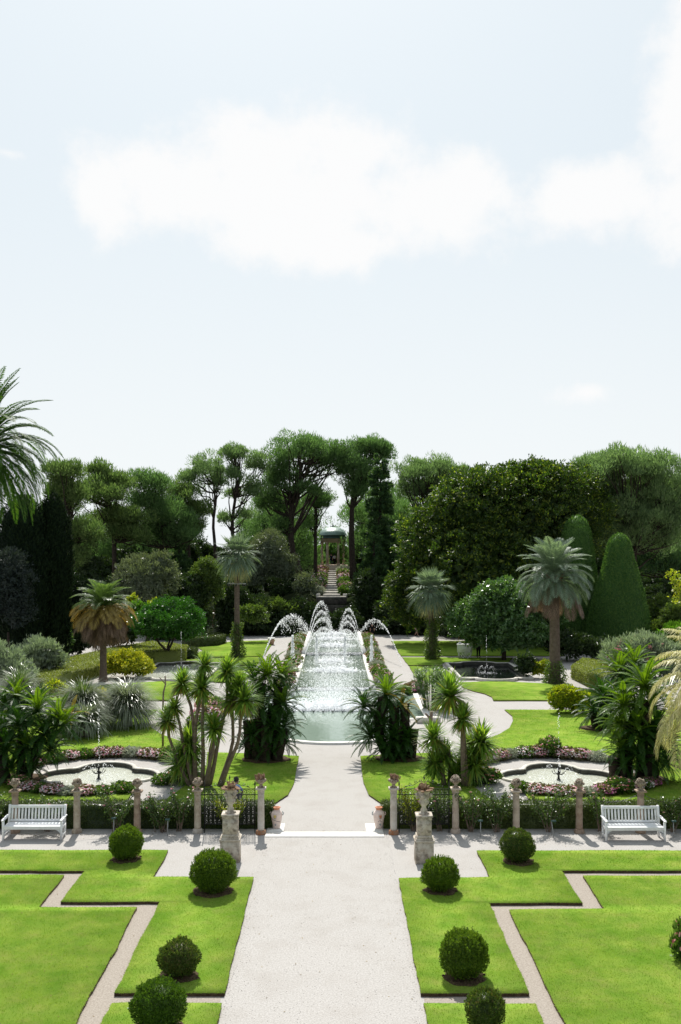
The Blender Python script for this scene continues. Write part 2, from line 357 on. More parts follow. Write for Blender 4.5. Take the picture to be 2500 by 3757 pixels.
M['lichen_stone'] = mat('lichen_stone', (.60, .555, .48), .92, .1, col2=(.40, .33, .26), scale=5, bump=.4, bscale=60, stain=(.075, .06, .045), stain_scale=6, stain_amt=.8)
M['rusty_leaf'] = mat('rusty_leaf', (.17, .085, .045), .9, .1, col2=(.36, .26, .18), scale=14, bump=.5)
M['white_paint'] = mat('white_paint', (.86, .865, .87), .5, .35, col2=(.78, .785, .79), scale=9, stain=(.62, .60, .55), stain_scale=6, stain_amt=.35)
M['iron'] = mat('iron', (.012, .012, .013), .38, .6, metal=.35)
M['label_green'] = mat('label_green', (.05, .10, .09), .4, .4)
M['steel'] = mat('steel', (.35, .36, .35), .5, .4)
M['jar_clay'] = mat('jar_clay', (.68, .54, .48), .8, .2, col2=(.76, .66, .61), scale=4, bump=.15, stain=(.45, .30, .22), stain_scale=5, stain_amt=.4)
M['jar_rim'] = mat('jar_rim', (.55, .22, .12), .8, .2, col2=(.62, .32, .2), scale=6)
M['glaze_blue'] = mat('glaze_blue', (.19, .24, .26), .5, .4); M['glaze_yellow'] = mat('glaze_yellow', (.55, .42, .13), .5, .4)
M['glaze_dark'] = mat('glaze_dark', (.06, .05, .05), .5, .4); M['glaze_rust'] = mat('glaze_rust', (.40, .16, .08), .5, .4)
M['terracotta'] = mat('terracotta', (.42, .25, .16), .9, .1, col2=(.5, .34, .24), scale=5, bump=.2)
M['temple_stone'] = mat('temple_stone', (.56, .42, .33), .9, .1, col2=(.64, .52, .42), scale=2, bump=.2)
M['copper'] = mat('copper', (.24, .36, .31), .4, .6, metal=.1, col2=(.34, .46, .41), scale=2.5, bump=.1)
M['roof_dark'] = mat('roof_dark', (.05, .085, .075), .7, .3)
M['bark'] = mat('bark', (.07, .055, .042), .95, .1, col2=(.14, .11, .085), scale=6, bump=.9, bscale=14)
M['bark_dark'] = mat('bark_dark', (.028, .022, .018), .95, .1, col2=(.07, .055, .042), scale=5, bump=.9, bscale=12)
M['bark_grey'] = mat('bark_grey', (.17, .125, .095), .95, .1, col2=(.25, .19, .145), scale=7, bump=.6, bscale=18, stain=(.08, .06, .05), stain_scale=5, stain_amt=.6)
M['palm_bark'] = mat('palm_bark', (.10, .075, .06), .95, .1, col2=(.17, .13, .105), scale=6, bump=.7, bscale=16)
M['boot'] = mat('boot', (.20, .13, .08), .9, .1, col2=(.3, .21, .13), scale=6)
M['cut_wood'] = mat('cut_wood', (.42, .28, .17), .9, .1)
M['water_near'] = M['water_dark'] = M['water_pale'] = None
def water(name, col, bs, strength, rough=.06):
    m = bpy.data.materials.new(name); m.use_nodes = True; t = m.node_tree; b = t.nodes['Principled BSDF']
    b.inputs['Base Color'].default_value = (*col, 1); b.inputs['Roughness'].default_value = rough; b.inputs['IOR'].default_value = 1.33; b.inputs['Specular IOR Level'].default_value = .5
    tcn = t.nodes.new('ShaderNodeTexCoord'); n = t.nodes.new('ShaderNodeTexNoise'); n.inputs['Scale'].default_value = bs; n.inputs['Detail'].default_value = 4
    t.links.new(tcn.outputs['Object'], n.inputs['Vector'])
    bp = t.nodes.new('ShaderNodeBump'); bp.inputs['Strength'].default_value = strength; bp.inputs['Distance'].default_value = .1
    t.links.new(n.outputs['Fac'], bp.inputs['Height']); t.links.new(bp.outputs[0], b.inputs['Normal'])
    return m
M['water_near'] = water('water_near', (.20, .26, .21), 2.2, .14, .05)
M['water_canal'] = water('water_canal', (.10, .14, .095), 4.5, .30, .06)
M['water_pale'] = water('water_pale', (.47, .48, .40), 5, .35, .06)
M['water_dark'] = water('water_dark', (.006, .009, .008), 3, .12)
def spraymat():
    m = bpy.data.materials.new('spray'); m.use_nodes = True; t = m.node_tree; b = t.nodes['Principled BSDF']
    b.inputs['Base Color'].default_value = (.9, .92, .94, 1); b.inputs['Roughness'].default_value = .25
    tr = t.nodes.new('ShaderNodeBsdfTranslucent'); tr.inputs['Color'].default_value = (.97, .98, 1, 1); mx = t.nodes.new('ShaderNodeMixShader'); mx.inputs['Fac'].default_value = .55
    t.links.new(b.outputs[0], mx.inputs[1]); t.links.new(tr.outputs[0], mx.inputs[2]); t.links.new(mx.outputs[0], t.nodes['Material Output'].inputs['Surface'])
    return m
M['spray'] = spraymat()
LM = {}
LM['grass'] = leafmat('grass_blade', (.125, .225, .022), (.235, .335, .055), .44, .6, .1, (1.5, 1.6, .75))
def patchy(m, scale, lo, hi, amt):
    """drier and lusher patches across the turf"""
    t = m.node_tree; b_ = t.nodes['Principled BSDF']; src = b_.inputs['Base Color'].links[0].from_socket
    g = t.nodes.new('ShaderNodeNewGeometry'); n = t.nodes.new('ShaderNodeTexNoise'); n.inputs['Scale'].default_value = scale; n.inputs['Detail'].default_value = 5; n.inputs['Roughness'].default_value = .6; t.links.new(g.outputs['Position'], n.inputs['Vector'])
    r = t.nodes.new('ShaderNodeValToRGB'); r.color_ramp.elements[0].position = .38; r.color_ramp.elements[1].position = .64; r.color_ramp.elements[0].color = (*lo, 1); r.color_ramp.elements[1].color = (*hi, 1); t.links.new(n.outputs['Fac'], r.inputs['Fac'])
    x = t.nodes.new('ShaderNodeMixRGB'); x.blend_type = 'MULTIPLY'; x.inputs['Fac'].default_value = amt; t.links.new(src, x.inputs['Color1']); t.links.new(r.outputs[0], x.inputs['Color2'])
    for l in list(src.links):
        if l.to_node != x: t.links.new(x.outputs[0], l.to_socket)
patchy(LM['grass'], 1.5, (.86, .93, .85), (1.22, 1.10, 1.15), 1); patchy(M['lawn'], 1.5, (.86, .93, .85), (1.2, 1.10, 1.15), 1)
LM['pine'] = leafmat('pine_needles', (.065, .125, .045), (.165, .25, .095), .42, .6, .15, (1.25, 1.5, .8))
LM['pine_pale'] = leafmat('pine_needles_pale', (.105, .165, .075), (.225, .30, .135), .42, .6, .15, (1.25, 1.5, .8))
LM['pine_olive'] = leafmat('pine_needles_olive', (.065, .115, .035), (.185, .24, .085), .4, .6, .15, (1.25, 1.5, .8))
LM['cedar'] = leafmat('cedar_needles', (.03, .075, .035), (.09, .15, .06), .35, .6, .15)
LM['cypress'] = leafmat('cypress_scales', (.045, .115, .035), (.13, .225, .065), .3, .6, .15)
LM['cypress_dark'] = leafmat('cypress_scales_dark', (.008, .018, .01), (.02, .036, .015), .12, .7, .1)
LM['magnolia'] = leafmat('magnolia_leaves', (.022, .052, .013), (.065, .105, .018), .34, .5, .35, (1.6, 1.85, .55), (.27, .31, .045), .82)  # yellow-green last tint stands in for sunlit leaf tips
LM['glossy'] = leafmat('glossy_leaves', (.05, .125, .04), (.13, .22, .075), .28, .26, .6)
LM['orange'] = leafmat('orange_leaves', (.018, .085, .012), (.06, .17, .022), .32, .3, .45)
LM['box'] = leafmat('box_leaves', (.035, .085, .012), (.095, .17, .02), .3, .4, .25)
LM['box_yellow'] = leafmat('box_leaves_yellow', (.05, .11, .012), (.15, .22, .025), .32, .4, .25)
LM['box_brown'] = leafmat('box_leaves_brown', (.04, .075, .016), (.105, .15, .035), .3, .4, .25, None, (.17, .12, .05), .88)
LM['hedge'] = leafmat('hedge_leaves', (.03, .055, .011), (.085, .115, .022), .25, .4, .35)
LM['hedge_olive'] = leafmat('clipped_hedge_leaves', (.13, .17, .035), (.27, .30, .075), .28, .5, .3)
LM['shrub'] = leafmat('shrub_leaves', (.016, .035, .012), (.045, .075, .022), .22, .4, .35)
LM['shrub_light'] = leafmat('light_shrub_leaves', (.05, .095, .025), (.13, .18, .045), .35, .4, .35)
LM['bright'] = leafmat('bright_leaves', (.07, .17, .02), (.13, .26, .03), .45, .5, .3)
LM['olive'] = leafmat('olive_leaves', (.085, .115, .07), (.19, .22, .15), .25, .4, .4)
LM['olive_dark'] = leafmat('dark_olive_leaves', (.02, .033, .03), (.045, .06, .055), .15, .5, .3)
LM['oleander'] = leafmat('oleander_leaves', (.17, .215, .145), (.33, .38, .28), .3, .32, .5, (1.3, 1.5, .8))
LM['yellow'] = leafmat('yellow_leaves', (.14, .24, .015), (.66, .64, .06), .3, .4, .35, (1.3, 1.2, .4))
LM['yellow_green'] = leafmat('yellow_green_leaves', (.09, .17, .012), (.45, .46, .03), .35, .4, .35)
LM['cycad'] = leafmat('cycad_fronds', (.013, .05, .008), (.04, .10, .014), .25, .42, .2, (1.9, 1.9, .4))
LM['cycad_lit'] = leafmat('cycad_fronds_lit', (.05, .125, .012), (.12, .21, .02), .42, .42, .22, (1.9, 1.7, .4))  # lit copy of the cycad tint: sunlight on top fronds put into colour
LM['cycad_gold'] = leafmat('cycad_fronds_gold', (.28, .22, .02), (.45, .33, .04), .35, .4, .3, (1.3, 1.2, .5))
LM['cordyline'] = leafmat('cordyline_blades', (.08, .18, .028), (.23, .34, .07), .42, .32, .4, (1.7, 1.7, .5), (.3, .28, .06), .9)
LM['cordyline_dry'] = leafmat('cordyline_blades_dry', (.16, .16, .03), (.34, .27, .07), .32, .4, .4, (1.4, 1.3, .5))
LM['palm_blue'] = leafmat('palm_fronds_blue', (.13, .185, .135), (.25, .31, .235), .32, .45, .25, (1.3, 1.45, .7))
LM['palm_green'] = leafmat('palm_fronds_green', (.075, .135, .045), (.15, .215, .075), .35, .35, .4, (1.5, 1.6, .6))
LM['palm_gold'] = leafmat('palm_fronds_gold', (.25, .19, .05), (.38, .29, .085), .35, .4, .35, (1.3, 1.1, .6))
LM['palm_brown'] = leafmat('palm_fronds_brown', (.12, .08, .055), (.24, .165, .11), .25, .5, .25, (1.2, 1.1, .9))
LM['palm_straw'] = leafmat('palm_fronds_straw', (.40, .38, .16), (.58, .54, .28), .4, .35, .4, (1.1, 1.1, .7))
LM['palm_date'] = leafmat('date_palm_fronds', (.026, .075, .012), (.075, .14, .022), .32, .55, .1)
LM['tuft'] = leafmat('tuft_blades', (.17, .20, .14), (.30, .335, .25), .25, .3, .5, (1.3, 1.4, .8))
LM['tuft_core'] = leafmat('tuft_heart_blades', (.05, .10, .025), (.10, .15, .04), .3, .35, .4)
LM['papyrus'] = leafmat('papyrus_blades', (.05, .12, .03), (.14, .21, .07), .35, .4, .4)
LM['petal_pink'] = leafmat('pink_petals', (.66, .22, .32), (.82, .50, .54), .3, .6, .2, (1, 1, 1))
LM['petal_white'] = leafmat('white_petals', (.72, .66, .66), (.82, .80, .78), .3, .6, .2, (1, 1, 1))
LM['petal_magenta'] = leafmat('magenta_petals', (.52, .05, .34), (.66, .16, .46), .3, .6, .2, (1, 1, 1))
LM['petal_rose'] = leafmat('rose_petals', (.55, .12, .13), (.75, .40, .38), .3, .6, .2, (1, 1, 1))
LM['petal_orange'] = leafmat('salmon_petals', (.62, .33, .25), (.78, .56, .46), .3, .6, .2, (1, 1, 1))
LM['bronze'] = leafmat('bronze_leaves', (.12, .11, .05), (.20, .18, .085), .25, .4, .35)
LM['silver'] = leafmat('silver_leaves', (.27, .30, .22), (.42, .45, .36), .25, .6, .2, (1.1, 1.1, .9))
LM['flower_green'] = leafmat('flower_leaves', (.05, .11, .02), (.12, .20, .04), .35, .4, .35)
LM['rose_leaf'] = leafmat('rose_leaves', (.035, .075, .018), (.10, .155, .04), .3, .35, .45)

# ------------------------------------------------------------------ ground
MX = -.27                                       # x of the garden's axis of symmetry
def mir(P): return [(2 * MX - x, y) for x, y in P]
def arc(c, r, a0, a1, n, ry=None):
    return [(c[0] + r * cos(R(a)), c[1] + (ry or r) * sin(R(a))) for a in np.linspace(a0, a1, n)]

# terrain under and behind the garden, one sheet out to the sea horizon
xs = np.concatenate([[-4000, -1200, -400, -200, -120], np.arange(-80, -46, 6), np.arange(-46, 46.1, 2), np.arange(52, 81, 6), [120, 200, 400, 1200, 4000]])
ys = np.concatenate([[-60, -20, 20, 60, 90, 98], np.arange(100, 160, 1.5), np.arange(162, 240, 8), [300, 420, 800, 2000, 6000]])
TV = np.array([[x, y, terrain_z(x, y) + (0 if y < 104 or abs(x) < 3 else .25 * sin(x * .7 + y) * sin(y * .4))] for y in ys for x in xs])
nx = len(xs); i, j = np.meshgrid(np.arange(len(ys) - 1), np.arange(nx - 1), indexing='ij')
TF = np.stack([i * nx + j, i * nx + j + 1, (i + 1) * nx + j + 1, (i + 1) * nx + j], -1).reshape(-1, 4)
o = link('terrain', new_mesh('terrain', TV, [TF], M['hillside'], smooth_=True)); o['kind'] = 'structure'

# pools cut into the gravel
def quatrefoil(c, s, lobe, half, lift=1.0, n=14, yk=1.0):
    """barbed quatrefoil: a square with a round lobe on each side"""
    P = []
    for k in range(4):
        a = k * 90
        pts = [(-half, half)] + [(lobe * cos(R(t)), half + lobe * lift * sin(R(t))) for t in np.linspace(180, 0, n)]
        for x, y in pts:
            P.append((c[0] + s * (x * cos(R(-a)) - y * sin(R(-a))), c[1] + s * yk * (x * sin(R(-a)) + y * cos(R(-a)))))
    return P                                       # clockwise
QR, QL = (8.76, 39.05), (-9.36, 39.2)
def q(c, s): return quatrefoil(c, s, 1.12, 1.24)
def parter(c, s=1.0):
    w, l = 2.4 * s, 4.4 * s; x, y = c
    return [(x - w, y - l), (x - w * .62, y - l)] + [(x + w * .55 * cos(R(t)), y - l + w * .42 * sin(R(t))) for t in np.linspace(180, 360, 12)] + [(x + w * .62, y - l), (x + w, y - l), (x + w, y + l), (x + w * .62, y + l)] + \
           [(x + w * .55 * cos(R(t)), y + l + w * .42 * sin(R(t))) for t in np.linspace(0, 180, 12)] + [(x - w * .62, y + l), (x - w, y + l)]
PR, PL = (10.95, 72.2), (-11.3, 72.6)
BX = -.16
basin = [(BX - 2.35, 101.5), (BX - 2.35, 61.2), (BX - 4.9, 61.2), (BX - 4.9, 52.2), (BX - 3.6, 52.2), (BX - 3.6, 50.2)] + [(BX + 3.6 * cos(R(t)), 50.2 + 4.4 * sin(R(t))) for t in np.linspace(186, 354, 26)] + \
        [(BX + 3.6, 50.2), (BX + 3.6, 52.2), (BX + 4.9, 52.2), (BX + 4.9, 61.2), (BX + 2.35, 61.2), (BX + 2.35, 101.5)]
outer = [(-46, -12), (46, -12), (46, 103.4), (-46, 103.4)]
polys = [outer, q(QR, .945), q(QL, .965), parter(PR, .97), parter(PL, .97), basin]
flat = [Vector((x, y, 0)) for p in polys for x, y in p]
tri = tessellate_polygon([[Vector((x, y, 0)) for x, y in p] for p in polys])
GV = np.array([[v.x, v.y, 0] for v in flat]); G3 = []
for a, b, c in tri:
    cr = (GV[b, 0] - GV[a, 0]) * (GV[c, 1] - GV[a, 1]) - (GV[b, 1] - GV[a, 1]) * (GV[c, 0] - GV[a, 0])
    G3.append((a, b, c) if cr > 0 else (a, c, b))
o = link('gravel_path', new_mesh('gravel_path', GV, [np.array(G3)], M['gravel'])); o['kind'] = 'structure'

# lawns: turf a few centimetres above the gravel with a cut earth edge
def wob(poly, step, amp):
    out = []
    for k in range(len(poly)):
        a = np.array(poly[k]); b = np.array(poly[(k + 1) % len(poly)]); d = np.linalg.norm(b - a); m = max(1, int(d / step)) if d < 30 else 1
        for s_ in range(m):
            p = a + (b - a) * s_ / m
            if s_ and m > 1: p = p + np.array([-(b - a)[1], (b - a)[0]]) / d * (rng.normal(0, amp * .5) + amp * sin(s_ * step * 1.7 + k) * .8)
            out.append(tuple(p))
    return out
def CCW(P):
    A = np.array(P); return np.sum(A[:, 0] * np.roll(A[:, 1], -1) - np.roll(A[:, 0], -1) * A[:, 1]) > 0
LAWNS = []
def lawn(poly, h, blades, L, Wd, step=.35, amp=.012, ymax=None, name='lawn'):
    P = wob(poly, step, amp); mb = MB(); n3, n4 = mb.prism(P, -.004, h)
    V = np.concatenate(mb.V); F3 = np.concatenate(mb.F3); F4 = np.concatenate(mb.F4)
    me = new_mesh(name, V, [F3, F4], [M['lawn'], M['earth']], [0] * len(F3) + [1] * len(F4))
    o = link(name, me); o['kind'] = 'structure'; LAWNS.append((P, h))
    if blades:
        A = np.array(P); lo, hi = A.min(0), A.max(0)
        lo = np.maximum(lo, (-14.5, 17.5)); hi = np.minimum(hi, (14.5, 62))
        if (hi <= lo).any(): return
        n = int(np.prod(hi - lo) * blades); Q = rng.uniform(lo, hi, (n, 2)); Q = Q[in_poly(Q, P) & (np.abs(Q[:, 0]) < Q[:, 1] * .36)]
        dist = Q[:, 1]; keep = rng.random(len(Q)) < np.clip(26 / dist, .2, 1) ** 2; Q = Q[keep]; n = len(Q)
        k = np.clip(Q[:, 1] / 26, 1, 2.2)
        # ragged fringe along the cut edge
        lv = Leaves(); D = unit(UP + rng.normal(0, .55, (n, 3)) * np.array([1, 1, .2]))
        lv.tri(np.c_[Q, np.full(n, h - .004)], D, L * k * rng.uniform(.6, 1.3, n), Wd * k)
        for k_ in range(len(P)):
            p_, q_ = np.array(P[k_]), np.array(P[(k_ + 1) % len(P)]); l_ = np.linalg.norm(q_ - p_)
            if l_ > 3 or not (17 < p_[1] < 47) or abs(p_[0]) > p_[1] * .37: continue
            m_ = int(l_ / .02 * min(1, 28 / p_[1])); w_ = rng.random((m_, 1)); o_ = np.array([(q_ - p_)[1], -(q_ - p_)[0]]) / (l_ + 1e-9); o_ = o_ if CCW(P) else -o_
            lv.tri(np.c_[p_ + (q_ - p_) * w_ - o_ * .006, np.full(m_, h - .012)], unit(np.append(o_, .55) + rng.normal(0, .4, (m_, 3))), rng.uniform(.02, .05, m_), .013)
        g = lv.build('grass', LM['grass']); g['kind'] = 'stuff'
A_L = [(-4.97, 29.4), (-4.97, 27.0), (-2.24, 27.0), (-2.24, 19.93), (-4.45, 19.93), (-4.45, 25.08), (-6.95, 25.08), (-6.95, 27.5), (-24, 27.5), (-24, 29.4)]
A_R = [(4.17, 29.35), (4.18, 27.0), (1.707, 26.9), (1.705, 19.93), (3.88, 19.93), (3.85, 25.0), (6.21, 25.0), (6.25, 27.5), (24, 27.5), (24, 29.4)]
B_L = [(-24, 27.15), (-7.43, 27.15), (-7.4, 24.72), (-4.95, 24.72), (-4.82, 8), (-24, 8)]
B_R = [(24, 27.1), (6.74, 27.1), (6.66, 24.62), (4.29, 24.55), (4.33, 8), (24, 8)]
C_L = [(-4.4, 19.5), (-2.245, 19.5), (-2.26, 8), (-4.4, 8)]
C_R = [(3.92, 19.48), (1.72, 19.5), (1.71, 8), (3.94, 8)]
def flat_sheet(name, poly, z, m):
    o = link(name, new_mesh(name, [(x, y, z) for x, y in poly], [np.array([range(len(poly))])], m)); o['kind'] = 'structure'
flat_sheet('gravel_strip', [(-26, 7.8), (-2.3, 7.8), (-2.3, 26.9), (-5.02, 26.9), (-5.02, 29.3), (-26, 29.3)], .004, M['beige_gravel'])
flat_sheet('gravel_strip', [(1.76, 7.8), (26, 7.8), (26, 29.3), (4.23, 29.25), (4.23, 26.9), (1.76, 26.8)], .004, M['beige_gravel'])
for p in (A_L, A_R, B_L, B_R, C_L, C_R): lawn(p, .075, 800, .034, .012, step=.3, amp=.018)
RING = (8.76, 39.4)
R1 = [(1.06, 42.8), (1.06, 38), (1.2, 36.1), (1.6, 34.9), (2.4, 33.7), (3.3, 32.95), (5.2, 32.95), (5.5, 35.5), (5.05, 38), (4.8, 41), (5.1, 43.6), (3.0, 43.3)]
R2 = [(6.8, 32.95), (24, 32.95), (24, 54.9), (9.36, 55.1), (9.42, 53), (9.21, 51.6), (8.65, 49.5), (7.81, 47.7), (6.3, 45.6), (5.5, 44.3), (5.9, 42.9)] + arc(RING, 3.45, 128, -122, 40)
R3 = [(8.1, 66.3), (8.2, 63.7), (8.6, 62.3), (9.18, 61.1), (9.4, 59.8), (9.27, 58.4), (18.6, 58.4), (17.6, 60.2), (15.9, 63.2), (14.3, 65.6), (11.0, 66.9)]
R4 = [(5.57, 75.4), (8.1, 75.4), (8.25, 68.5), (8.1, 66.8), (7.2, 66.3), (6.3, 66.4), (5.72, 67.6), (5.5, 69.5)]
R5 = [(5.45, 81.6), (5.55, 75.9), (8.15, 75.9), (8.3, 77.6), (13.5, 77.8), (14.5, 81.4)]
R6 = [(5.35, 96), (5.42, 82.6), (19, 82.6), (19, 96)]
L3 = mir(R3); L6 = [(-5.95, 97), (-5.98, 82.2), (-12, 80.2), (-13.4, 83), (-11.6, 86.5), (-12.5, 90), (-10, 95.5)]
for p in (R1, mir(R1), R2, mir(R2)): lawn(p, .06, 380, .026, .014, step=.4, amp=.008)
for p in (R3, L3, R4, mir(R4), R5, mir(R5), R6, L6): lawn(p, .06, 120 if p in (R3, L3) else 0, .025, .018, step=.5, amp=.02)

# long pool: stone edges, weirs and stepped water
mb = MB()
def lip(a, b, w, z0, z1):
    c = ((a[0] + b[0]) / 2, (a[1] + b[1]) / 2, (z0 + z1) / 2); d = math.hypot(b[0] - a[0], b[1] - a[1])
    mb.box(c, (d, w, z1 - z0), rz=math.atan2(b[1] - a[1], b[0] - a[0]))
pool = thing('long_pool', 'long formal pool stepping up in three levels along the garden axis', 'pool', (BX, 70, 0))
def kerb(name, pts, w, z0, z1, m, closed=False, parent=None, loc=(0, 0, 0)):
    """stone kerb following a line: inner edge on the line"""
    P = np.array(pts, float); n = len(P)
    if closed: T = np.roll(P, -1, 0) - np.roll(P, 1, 0)
    else: T = np.gradient(P, axis=0)
    T = unit(T); N = np.c_[-T[:, 1], T[:, 0]]
    if closed:                                   # mitre
        e = unit(np.roll(P, -1, 0) - P); ep = np.roll(e, 1, 0); n1 = np.c_[-e[:, 1], e[:, 0]]; n0 = np.c_[-ep[:, 1], ep[:, 0]]
        b = unit(n0 + n1); k = 1 / np.clip((b * n1).sum(1), .5, 1); N = b * k[:, None]
    O = P + N * w
    V = np.concatenate([np.c_[P, np.full(n, z0)], np.c_[P, np.full(n, z1)], np.c_[O, np.full(n, z1)], np.c_[O, np.full(n, z0)]]) - np.array(loc)
    f = []
    for k in range(n if closed else n - 1):
        l = (k + 1) % n
        for s_ in range(4):
            t_ = (s_ + 1) % 4; f.append([s_ * n + k, s_ * n + l, t_ * n + l, t_ * n + k])
    if not closed: f += [[0, n, 2 * n, 3 * n], [n - 1, 4 * n - 1, 3 * n - 1, 2 * n - 1]]
    me = new_mesh(name, V, [np.array(f)], m)
    import bmesh
    bm = bmesh.new(); bm.from_mesh(me); bmesh.ops.recalc_face_normals(bm, faces=bm.faces); bm.to_mesh(me); bm.free()
    return link(name, me, parent)
pl = (BX, 70, 0)
front = basin[2:-2]
kerb('front_kerb', front, -.34, -.3, .085, M['white_stone'], parent=pool, loc=pl)
mb = MB()
for s_ in (-1, 1):
    for (y0, y1, z) in ((60.9, 81.6, .30), (81.6, 101.5, .54)):
        mb.box((s_ * 2.5, (y0 + y1) / 2 - 70, z / 2 - .1), (.30, y1 - y0 - .01, z + .2))
mb.build('side_kerb', M['white_stone'], pool)
mb = MB(); mb.box((0, 62.75 - 70, .02), (4.7, .22, .40)); mb.build('weir', M['wet_shaded_stone'], pool)
mb = MB(); mb.box((0, 81.6 - 70, .12), (4.7, .22, .66)); mb.build('weir', M['wet_shaded_stone'], pool)
mb = MB(); mb.box((0, 101.6 - 70, .2), (5.3, .25, 1.1)); mb.build('end_wall', M['dark_stone'], pool)
def sheet(name, poly, z, m, parent=None, loc=(0, 0, 0)):
    P = [(x - loc[0], y - loc[1]) for x, y in poly]; tri_ = tessellate_polygon([[Vector((x, y, 0)) for x, y in P]]); A = np.array(P); f = []
    for a, b, c in tri_:
        cr = (A[b, 0] - A[a, 0]) * (A[c, 1] - A[a, 1]) - (A[b, 1] - A[a, 1]) * (A[c, 0] - A[a, 0]); f.append((a, b, c) if cr > 0 else (a, c, b))
    return link(name, new_mesh(name, np.c_[A, np.full(len(A), z)], [np.array(f)], m), parent)
o = sheet('water', front + [(BX + 2.35, 62.7), (BX - 2.35, 62.7)], .03, M['water_near']); o['kind'] = 'structure'
o = sheet('water', [(BX - 2.35, 62.8), (BX + 2.35, 62.8), (BX + 2.35, 81.55), (BX - 2.35, 81.55)], .235, M['water_canal']); o['kind'] = 'structure'
o = sheet('water', [(BX - 2.35, 81.62), (BX + 2.35, 81.62), (BX + 2.35, 101.5), (BX - 2.35, 101.5)], .47, M['water_canal']); o['kind'] = 'structure'

def fountain_pool(name, label, c, poly_in, width, z_rim, z_water, wm):
    t = thing(name, label, 'fountain', (*c, 0)); P = poly_in
    A = np.array(P); ccw = np.sum(A[:, 0] * np.roll(A[:, 1], -1) - np.roll(A[:, 0], -1) * A[:, 1]) > 0
    kerb('rim', P, -width if ccw else width, -.02, z_rim, M['rim_stone'], True, t, (*c, 0))
    B_ = [(x, y) for x, y in P]; n = len(B_); c_ = np.array(c)
    dn = A - c_; dn = dn * (1 - .009 / np.linalg.norm(dn, axis=1)[:, None]); V = np.concatenate([np.c_[dn, np.full(n, z_rim - .03)], np.c_[dn, np.full(n, -.5)]]); k = np.arange(n); l = (k + 1) % n
    link('basin_wall', new_mesh('basin_wall', V, [np.stack([k, l, n + l, n + k], 1)], M['wet_shaded_stone']), t)  # wet wall coloured extra dark for the shade inside the rim
    sheet('water_surface', P, z_water, wm, t, c)
    return t
fR = fountain_pool('quatrefoil_fountain', 'barbed quatrefoil fountain basin on the right, ringed by flower clumps', QR, q(QR, .945), .155, .075, -.12, M['water_pale'])
fL = fountain_pool('quatrefoil_fountain', 'barbed quatrefoil fountain basin on the left behind the white bench', QL, q(QL, .965), .155, .075, -.12, M['water_pale'])
fPR = fountain_pool('fountain_basin', 'dark shaded stone basin in front of the white cart', PR, parter(PR, .97), .22, .20, -.06, M['water_dark'])
fPL = fountain_pool('fountain_basin', 'stone basin under the round orange tree on the left', PL, parter(PL, .97), .22, .16, -.06, M['water_pale'])
def spout(t):
    m_ = MB(); m_.lathe([(.09, -.5), (.09, -.1), (.05, -.05), (.035, .1), (.07, .17), (.03, .24), (.05, .34), (.015, .42)], 10)
    for k in range(6):
        a = k * pi / 3; m_.tube([(.03 * cos(a), .03 * sin(a), .12), (.2 * cos(a), .2 * sin(a), .14), (.27 * cos(a), .27 * sin(a), .26)], .014, 5)
    m_.build('spout', M['iron'], t)
for t in (fR, fL, fPR, fPL): spout(t)
# ------------------------------------------------------------------ built things: threshold, temple, stairs
def beam(mb, p0, p1, w, d):
    """bar of rectangular section from p0 to p1 (w across x, d across y)"""
    p0 = np.array(p0, float); p1 = np.array(p1, float)
    q_ = np.array([[-w / 2, -d / 2, 0], [w / 2, -d / 2, 0], [w / 2, d / 2, 0], [-w / 2, d / 2, 0]])
    mb.add(np.vstack([p0 + q_, p1 + q_]), f4=[[0, 3, 2, 1], [4, 5, 6, 7], [0, 1, 5, 4], [1, 2, 6, 5], [2, 3, 7, 6], [3, 0, 4, 7]])
t = thing('threshold', 'long white stone threshold slab across the path between the two orange footed columns', 'stone step', (MX - .08, 31.2, 0))
mb = MB(); mb.cbox((0, 0, .0), (3.72, .52, .05), .008); mb.build('slab', M['white_stone'], t)
for s_ in (-1, 1):
    mb = MB(); mb.cbox((s_ * 1.58, .74, .0), (.54, .93, .06), .008); mb.build('side_slab', M['white_stone'], t)

TX, TY, TZ = -.45, 149.0, 6.55
t = thing('temple', 'small round stone temple with green scaled dome at the top of the garden stairs', 'temple', (TX, TY, TZ))
mb = MB(); mb.lathe([(2.6, -1.4), (2.6, -.5), (2.45, -.5), (2.45, -.27), (2.25, -.27), (2.25, -.02)], 36); mb.build('stepped_base', M['temple_stone'], t)
cm = MB(); cm.lathe([(.19, .16), (.185, 1.2), (.165, 2.3), (.15, 3.02)], 14); cme = cm.mesh('column', M['temple_stone'], True)
bm_ = MB(); bm_.box((0, 0, .04), (.52, .52, .1)); bm_.lathe([(.25, .08), (.26, .12), (.22, .17)], 14); bme = bm_.mesh('column_base', M['temple_stone'])
km = MB(); km.lathe([(.16, 3.02), (.18, 3.1), (.25, 3.2)], 14); km.box((0, 0, 3.27), (.5, .5, .12)); kme = km.mesh('capital', M['temple_stone'])
for k in range(6):
    a = k * pi / 3; p = (1.64 * cos(a), 1.64 * sin(a), 0)
    c_ = link('column', cme, t, p); link('base', bme, c_); link('capital', kme, c_)
mb = MB(); mb.lathe([(1.42, 3.33), (1.9, 3.33), (1.9, 3.84), (1.96, 3.88), (1.96, 3.93), (1.42, 3.93)], 40); mb.build('entablature', M['temple_stone'], t)
mb = MB(); mb.lathe([(2.12, 3.93), (2.12, 4.02), (1.9, 4.04), (1.9, 4.42)], 40); mb.build('drum', M['roof_dark'], t)
